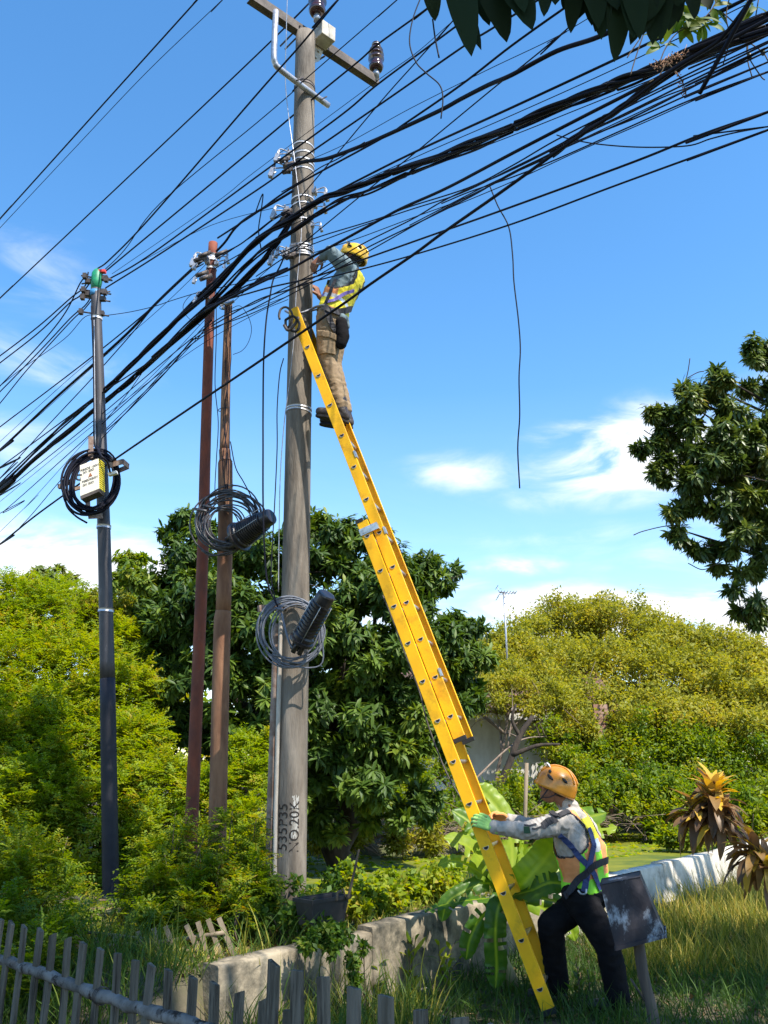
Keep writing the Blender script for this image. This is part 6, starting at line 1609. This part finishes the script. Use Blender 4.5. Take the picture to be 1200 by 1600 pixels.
weedbank('weedy_shrub','weedy shrub with creepers climbing the bases of the rusty poles', [lob(*v) for v in ((275,1370,7.0,34),(330,1375,7.0,30),(372,1390,6.8,30),(300,1410,6.7,45),(350,1430,6.5,42),(390,1410,6.5,35),(385,1350,7.1,22),(270,1450,6.4,35),(322,1320,7.1,14))], sprays, 'L_mid', 1300, npair=6, L=(.12,.2), leaf=.040, wr=.5)
weedbank('tall_weeds','tall thin tangled weeds standing among the foot of the grey and rusty poles', [lob(px, py, Y, r, None, rz) for px, py, Y, r, rz in ((140,1440,7.2,6,.26),(204,1430,7.2,7,.30),(212,1450,6.9,9,.30),(136,1470,6.8,8,.25),(172,1500,6.4,12,.18),(280,1330,7.1,9,.36),(318,1340,7.0,8,.34),(352,1330,7.0,8,.36),(340,1400,6.7,12,.36),(395,1350,6.9,9,.36),(404,1390,6.5,10,.32),(245,1400,6.9,12,.38),(300,1430,6.5,12,.3),(100,1410,7,9,.3),(60,1370,6.8,10,.4),(20,1390,6.4,10,.4),(375,1430,6.2,10,.3))], sprays, 'L_mid', 1900, npair=5, L=(.07,.14), leaf=.030, wr=.45, nst=60, clump=12, csize=.6)
weedbank('weedy_shrub','sunlit weeds wrapped round the foot of the concrete pole', [lob(*v) for v in ((412,1420,6.5,26),(450,1440,6.4,24),(490,1415,6.6,24),(400,1440,6.3,30),(475,1440,6.2,28),(425,1385,6.7,14),(462,1385,6.72,10),(520,1390,7.0,22),(500,1450,6.1,18))], cards, 'L_weed', 420, per=6, L=(.035,.07), wr=.5, spread=.07)
weedbank('weedy_shrub','light green low weeds on the soil behind the shaded part of the wall', [lob(*v) for v in ((570,1400,7.5,25),(600,1410,7.4,25),(640,1395,7.8,28),(680,1390,8.0,25),(560,1420,7.0,18),(610,1385,8.2,22),(700,1370,8.6,25),(540,1370,8.4,18))], cards, 'L_bright', 900, per=6, L=(.04,.075), wr=.6, spread=.09)
weedbank('creeper','small leaved creeper spilling over the wall beside the black planter', [lob(*v) for v in ((500,1465,5.75,16),(520,1480,5.75,16),(535,1460,5.8,14),(548,1500,5.75,10),(552,1530,5.75,9),(480,1475,5.7,14),(570,1480,5.9,7))], cards, 'L_weed', 160, per=5, L=(.03,.055), wr=.55, spread=.04, nst=5)
weedbank('weedy_shrub','green reeds and weeds on the far pond bank behind the white sunlit wall', [lob(*v) for v in ((1050,1310,14.0,22),(1080,1305,14.0,22),(1120,1295,14.2,25),(1020,1300,15.5,18),(1160,1290,14.5,28),(1200,1280,14.5,30))], cards, 'L_mid', 700, per=6, L=(.08,.14), wr=.35, spread=.12)
weedbank('weedy_shrub','yellowing weeds along the pond edge behind the concrete pole', [lob(*v) for v in ((500,1320,12.6,22),(560,1318,12.8,22),(620,1315,13,24),(680,1312,13.2,24),(440,1330,11.6,24),(740,1300,13.6,22),(800,1305,14.6,22),(870,1308,15.6,20),(940,1300,16,22))], cards, 'L_olive', 1100, per=6, L=(.06,.12), wr=.4, spread=.12)
# ------------------------------------------------------------------ grass and litter (nobody could count it)
def in_view_pts(n, x0, x1, y0, y1, cond, dens=None):
    out = []
    while len(out) < n:
        x = rng.uniform(x0, x1, n*2); y = rng.uniform(y0, y1, n*2)
        for a, b in zip(x, y):
            if cond(a, b): out.append((a, b))
            if len(out) >= n: break
    return np.array(out)
def dbs(x, y): return (x-W0.x)*WN.x+(y-W0.y)*WN.y, (x-W0.x)*WT.x+(y-W0.y)*WT.y
def blades(name, label, pts, h, w, lean, tr, droop=.5):
    n = len(pts); z = np.array([height(a, b) for a, b in pts])-.01; p = np.column_stack([pts, z])
    d = np.column_stack([rng.normal(0, lean, n), rng.normal(0, lean, n), np.ones(n)]); up = np.column_stack([rng.normal(size=n), rng.normal(size=n), rng.normal(0,.2,n)])
    L_ = rng.uniform(h[0], h[1], n)*rng.uniform(.6, 1.1, n); t = np.clip(rng.uniform(tr[0], tr[1], n)+.18*np.array([mnoise.noise(Vector((a*1.3, b*1.3, 5))) for a, b in pts]), 0, 1)
    q = dict(p=p, d=d, up=up, L=L_, W=np.full(n, w)*rng.uniform(.7,1.3,n), t=t)
    o = foliage(name, q, M['L_grass'], None, (0,0,0), 'long', droop=droop, fold=.15)
    return tag(o, label, 'grass', kind='stuff')
def front(x, y):
    db, s = dbs(x, y); return db < -.12 and abs(x) < .62*y+.6
def build_grass():
    f1 = lambda x, y: front(x, y) and mnoise.noise(Vector((x*1.1, y*1.1, 0))) > -.55
    blades('lawn_grass', 'tufts of green grass on the shaded ground in front of the wall', in_view_pts(30000, -3, 6, 3.5, 9.5, f1), (.07,.27), .0065, .35, (.0,.42))  # low tints put some of the foreground shade into the blades
    f2 = lambda x, y: front(x, y) and x > 1.7 and y > 7.0 and dbs(x,y)[0] < -.35+.4*mnoise.noise(Vector((x*2,y*2,1)))
    blades('tall_grass', 'tall sunlit yellow grass between the worker and the right part of the wall', in_view_pts(20000, 1.6, 7.5, 6.8, 13, f2), (.18,.42), .006, .22, (.5,.98))
    f3 = lambda x, y: .12 < dbs(x,y)[0] < 2.2 and -2.5 < x < 1.4 and y < 11
    blades('bank_grass', 'short yellow green grass on the raised soil behind the wall', in_view_pts(12000, -2.5, 1.5, 5.6, 11, f3), (.05,.16), .007, .5, (.3,.85))
    f4 = lambda x, y: dbs(x,y)[1] < .1 and x > -4 and abs(x) < .62*y+.6
    blades('verge_grass', 'long rank grass among the weeds left of the wall', in_view_pts(9000, -4, -.7, 4.2, 8, f4), (.12,.38), .007, .35, (.1,.6))
    f5 = lambda x, y: .1 > dbs(x,y)[0] > -.9 and -.9 < x < .6
    blades('wall_foot_grass', 'long thin grass at the sunlit left foot of the wall', in_view_pts(1300, -1.2, .3, 4.6, 6.2, f5), (.2,.5), .007, .25, (.2,.8))
    # leaf litter
    pts = in_view_pts(5200, -3, 6, 4, 10, lambda x, y: front(x, y) or (dbs(x,y)[0] > .1 and y < 9))
    n = len(pts); z = np.array([height(a, b) for a, b in pts])+.012
    q = dict(p=np.column_stack([pts, z]), d=np.column_stack([rng.normal(size=n), rng.normal(size=n), rng.normal(0,.25,n)]), up=np.column_stack([rng.normal(0,.4,n), rng.normal(0,.4,n), np.ones(n)]), L=rng.uniform(.04,.13,n), W=rng.uniform(.02,.04,n), t=rng.uniform(0,1,n))
    tag(foliage('leaf_litter', q, M['L_dry'], None, (0,0,0), 'quad'), 'dry brown leaf litter scattered over the ground', 'leaf litter', kind='stuff')
    # dead twigs on far bank
    mb = MB(); random.seed(8)
    for _ in range(420):
        px = random.uniform(470,1200); Y = np.interp(px, [470,750,1200], [12.8,13.8,17.2])+random.uniform(-.3,.9); c = P(px, 1310, Y); c.z = .42+random.uniform(0,.3); d = Vector((random.gauss(0,1), random.gauss(0,.5), random.gauss(.1,.35))).normalized()*random.uniform(.15,.5)
        mb.tube([c-d, c+Vector((0,0,.05)), c+d], .006, 4)
    tag(mb.build('brushwood', M['dead'], None, (0,0,0)), 'tangled dead brushwood along the far edge of the pond', 'brushwood', kind='stuff')
    # floating algae clumps and duckweed mats
    n = 3800; x = rng.uniform(-2, 8, n); y = rng.uniform(8.5, 17.5, n)
    q = dict(p=np.column_stack([x, y, np.full(n, .286)]), d=np.column_stack([rng.normal(size=n), rng.normal(size=n)*.5, np.zeros(n)+.02]), up=np.column_stack([rng.normal(0,.08,n), rng.normal(0,.08,n), np.ones(n)]), L=rng.uniform(.05,.14,n), W=rng.uniform(.04,.10,n), t=rng.uniform(.2,.95,n))
    keep = np.array([dbs(a, b)[0] > 1.5 for a, b in zip(x, y)]); q = {k: v[keep] for k, v in q.items()}
    tag(foliage('pond_weed', q, M['L_bright'], None, (0,0,0), 'quad'), 'floating yellow green weed covering the pond', 'pond weed', kind='stuff')
build_grass()

# ------------------------------------------------------------------ planter on the wall
def build_planter():
    a = P(489,1404,6.02); c = PG(0,0,1) if 0 else None
    o = thing('planter', 'black rectangular planter with a dry stick standing on the wall', 'planter', tuple(P(517,1450,5.95)))
    A = P(488,1408,6.0); B = P(546,1403,6.25); wv = (B-A); wv.z = 0; wd = wv.normalized(); dp = Vector((-wd.y, wd.x, 0))
    hz = A.z-P(490,1450,6.0).z; Lw = wv.length
    mb = MB(); z1 = A.z; z0 = z1-hz
    def ringp(z, i, t): 
        return [A+wd*(i)+dp*(i), A+wd*(Lw-i)+dp*i, A+wd*(Lw-i)+dp*(.17-i), A+wd*i+dp*(.17-i)] if t else None
    def rr(z, i): return [Vector((p.x, p.y, z)) for p in ringp(z, i, 1)]
    vs = rr(z0,.022)+rr(z1,.0)+rr(z1,.008)+rr(z1-.03,.010)
    fs = [(0,3,2,1)]+[(j,(j+1)%4,4+(j+1)%4,4+j) for j in range(4)]+[(4+j,4+(j+1)%4,8+(j+1)%4,8+j) for j in range(4)]+[(8+j,8+(j+1)%4,12+(j+1)%4,12+j) for j in range(4)]
    mb.add(vs, fs); mb.build('box', M['potplastic'], o, bevel=.003)
    mb = MB(); vs = rr(z1-.018,-.008)+rr(z1+.004,-.010); mb.add(vs+rr(z1+.004,.006), [(j,(j+1)%4,4+(j+1)%4,4+j) for j in range(4)]+[(4+j,4+(j+1)%4,8+(j+1)%4,8+j) for j in range(4)]); mb.build('lip', M['potplastic'], o)
    mb = MB(); mb.add(rr(z1-.03,.009), [(0,1,2,3)]); mb.build('soil', M['soil'], o)
    mb = MB(); mb.tube(smooth_path([P(543,1405,6.2), P(549,1382,6.2), P(556,1350,6.2), P(561,1327,6.2)], 5), [.011,.010,.009,.010,.009,.009,.008,.009,.008,.008,.008,.008,.007,.007,.007,.006], 7)
    mb.tube(smooth_path([P(526,1408,6.15), P(527,1396,6.15), P(534,1392,6.15)], 4), .010, 6); mb.tube([P(540,1402,6.2), P(536,1388,6.2)], .006, 6); mb.build('stick', M['twig'], o)
build_planter()

# ------------------------------------------------------------------ tin on post
def build_tin():
    pb = PG(1012,1592,0.03); top = P(1000,1478,5.72)
    pb = Vector((top.x+.05, top.y-.02, -.1))
    o = thing('wooden_post', 'short weathered wooden post standing right of the worker, capped by the old tin', 'post', tuple(pb))
    pts = smooth_path([pb, pb.lerp(top,.4)+Vector((.012,0,0)), pb.lerp(top,.75)+Vector((-.008,0,0)), top+(top-pb)*.25], 5)
    MB().tube(pts, [.034+.003*mnoise.noise(Vector((i*.8,0,0))) for i in range(len(pts))], 10).build('shaft', M['post'], o)
    mb = MB(); mb.tube([pb.lerp(top,.45), pb.lerp(top,.55)+Vector((-.10,-.02,.10))], .007, 6); mb.build('nail', M['darksteel'], o)
    t = thing('old_tin', 'dented dark rectangular tin with pale scratches, upside down on the wooden post', 'tin', tuple(top))
    TL = P(938,1383,5.55); TR = P(1000,1370,5.60); BL = P(962,1482,5.55); BR = P(1039,1462,5.60)
    dep = Vector((.06,.20,.01))
    n = 9; mb = MB(); vs = []
    def S4(u, v, k):
        p = TL.lerp(TR, u).lerp(BL.lerp(BR, u), v)+dep*k; s = 1 if k == 0 else -1
        p += Vector((0,-1,0))*s*(.006*mnoise.noise(Vector((u*3, v*3, k*5)))-.010*math.exp(-((u-.55)**2+(v-.4)**2)/.05))
        return p
    for k in (0, 1):
        for i in range(n+1):
            for j in range(n+1): vs.append(S4(j/n, i/n, k))
    m_ = (n+1)**2; fs = []
    for i in range(n):
        for j in range(n):
            a = i*(n+1)+j; fs += [(a, a+n+1, a+n+2, a+1), (m_+a, m_+a+1, m_+a+n+2, m_+a+n+1)]
    for i in range(n):
        a = i*(n+1); b = a+n+1; fs.append((a, m_+a, m_+b, b)); a += n; b += n; fs.append((a, b, m_+b, m_+a)); fs.append((i, i+1, m_+i+1, m_+i))
    mb.add(vs, fs); mb.build('can', M['tin'], t)
    for (a, b) in ((BL, BR),):
        ex = (b-a).normalized(); mb = MB()
        loop = [a-ex*.006+Vector((0,-.006,0)), b+ex*.006+Vector((0,-.006,0)), b+dep+ex*.006, a+dep-ex*.006, a-ex*.006+Vector((0,-.006,0))]
        for i in range(4): mb.bar(loop[i], loop[i+1], .008, .022, (1,0,0) if i % 2 else (0,1,0))
        mb.build('rolled_rim', M['tin'], t)
    mb = MB(); mb.tube([TL, TR, TR+dep, TL+dep, TL], .004, 6); mb.build('seam', M['tin'], t)
    b0 = PG(1030,1598,0); mb = MB(); mb.box((pb.x+.06, pb.y-.10, .02), (.36,.22,.09), Matrix.Rotation(.2,3,'Z')); o2 = mb.build('concrete_block', M['rubble'], None, (pb.x+.06, pb.y-.10, 0), bevel=.012)
    tag(o2, 'rough concrete block lying at the foot of the wooden post', 'block')
build_tin()

# ------------------------------------------------------------------ rubble
def build_rubble():
    random.seed(14)
    names = ['broken grey rubble chunk', 'flat cement fragment', 'rounded stone', 'brown brick fragment']
    spots = [(615,1556,.10),(640,1560,.07),(662,1552,.09),(690,1550,.06),(700,1562,.08),(716,1548,.05),(600,1568,.06),(628,1572,.06),(672,1572,.05),(655,1585,.05),(735,1560,.06),(618,1590,.06),(690,1588,.05),(760,1478,.07),(770,1490,.06),(752,1492,.05)]
    for i, (px, py, s) in enumerate(spots):
        c = PG(px, py, 0); c.z = height(c.x, c.y)+s*.2; bm = bmesh.new(); bmesh.ops.create_icosphere(bm, subdivisions=2, radius=s*.55)
        for v in bm.verts:
            v.co = Vector((v.co.x*1.3, v.co.y, v.co.z*.6)); v.co *= 1+.35*mnoise.noise(v.co*14+Vector((i*5,0,0)))
        bm.transform(Matrix.Translation(c) @ Matrix.Rotation(random.random()*3, 4, 'Z')); me = bpy.data.meshes.new('rubble_stone'); bm.to_mesh(me); bm.free()
        o = link('rubble_stone', me, M['rubble'] if i % 4 != 3 else M['brick'], None, tuple(c)); tag(o, 'lump of broken rubble scattered at the foot of the shaded wall', 'stone', 'rubble at the foot of the wall')
build_rubble()

# ------------------------------------------------------------------ house and antenna
def build_house():
    Y = 18.6; x0 = -.9; x1 = 5.3
    o = thing('house', 'white walled house with a brown tiled roof half hidden by the trees', 'house', (2, Y, .4))
    zt = P(700,1122,Y).z
    mb = MB(); mb.box(((x0+3.4)/2, Y+2, (zt+.3)/2), (3.4-x0, 4, zt-.3)); mb.build('wall', M['white'], o)
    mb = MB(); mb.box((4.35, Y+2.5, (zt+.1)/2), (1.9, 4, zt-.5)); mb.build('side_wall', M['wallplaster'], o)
    for cx in (.2,):
        f = MB(); f.box((cx, Y-.02, 1.62), (.95, .06, .85)); w_ = f.build('window', M['post'], o)
        MB().box((cx, Y-.05, 1.62), (.82, .03, .72)).build('pane', M['window'], w_)
    # brick pillar
    a = P(935,1100,Y-.5); b = P(935,1145,Y-.5)
    mb = MB()
    for k in range(14): mb.box((a.x+.01*(k % 2), Y-.5, a.z-.06-k*.10), (.28,.3,.09))
    mb.box((a.x, Y-.5, .5), (.24,.26,2.2)); mb.build('brick_pillar', M['brick'], o)
    # fascia and roof
    mb = MB(); mb.box(((x0+3.4)/2, Y-.45, zt+.06), (3.6-x0, .05, .24)); mb.build('fascia', M['white'], o)
    zr = P(800,1075,Y+1.5).z
    mb = MB(); n = 34
    r0 = zt+.12; r1 = zt+1.25
    vs = []
    nx, ny = 90, 12
    for j in range(ny+1):
        for i in range(nx+1):
            x = x0-.3+(5.2-x0)*i/nx; f = j/ny; vs.append((x, Y-.5+2.5*f, r0+(r1-r0)*f+.03*abs(math.sin(i*1.1))-.02*(j*7 % 3 == 0)))
    fs = [(j*(nx+1)+i, j*(nx+1)+i+1, (j+1)*(nx+1)+i+1, (j+1)*(nx+1)+i) for j in range(ny) for i in range(nx)]
    mb.add(vs, fs); vs2 = [(x, 2*(Y+2)-y, z) for x, y, z in vs]; mb.add(vs2, [f[::-1] for f in fs]); rf = mb.build('roof', M['tile'], o)
    m2 = rf.modifiers.new('s', 'SOLIDIFY'); m2.thickness = .05; m2.offset = -1
    mb = MB(); mb.tube([(x0-.3, Y+2, r1+.02), (5.0, Y+2, r1+.02)], .07, 8); mb.build('ridge', M['tile'], rf)
    b = P(790,958,Y+1.2); t = P(794,926,Y+1.2)
    a = thing('television_antenna', 'tiny rooftop television antenna on a thin mast against the clouds', 'antenna', (b.x, b.y, r1-.4))
    MB().tube([(b.x, b.y, r1-.6), (b.x-.02, b.y, t.z-.02)], .022, 6).build('mast', M['galv'], a)
    mb = MB(); c = Vector((b.x-.02, b.y, t.z)); mb.tube([c+Vector((-.1,0,0)), c+Vector((.28,.02,0))], .014, 6)
    for k in range(6): q = c+Vector((-.08+k*.07,0,0)); mb.tube([q+Vector((0,-.28+k*.02,.0)), q+Vector((0,.28-k*.02,.0))], .008, 5); 
    for s in (-1, 1): mb.tube([c+Vector((-.1,0,0)), c+Vector((-.16,0,.13*s))], .010, 5); mb.tube([c+Vector((-.16,-.25,.13*s)), c+Vector((-.16,.25,.13*s))], .008, 5)
    for s in (-.07,.0,.07): mb.tube([c+Vector((-.11,-.1,s)), c+Vector((-.02,-.1,s))], .007, 5)
    mb.build('aerial', M['galv'], a)
    # leaning dead trunk in front of the house
    mb = MB(); mb.tube(smooth_path([P(775,1240,15.6), P(795,1195,15.6), P(812,1150,15.7), P(832,1120,15.8)], 5), list(np.linspace(.07,.04,16)), 8)
    mb.tube(smooth_path([P(800,1180,15.6), P(840,1165,15.6), P(875,1163,15.6)], 5), list(np.linspace(.045,.02,11)), 7); mb.tube(smooth_path([P(812,1150,15.7), P(800,1125,15.7), P(806,1100,15.7)], 5), list(np.linspace(.04,.02,11)), 7)
    o = mb.build('dead_tree', M['bark'], None, tuple(P(775,1240,15.6))); tag(o, 'leaning bare dark trunk in front of the white house', 'dead tree')
build_house()

# ------------------------------------------------------------------ final touches
random.seed(1)
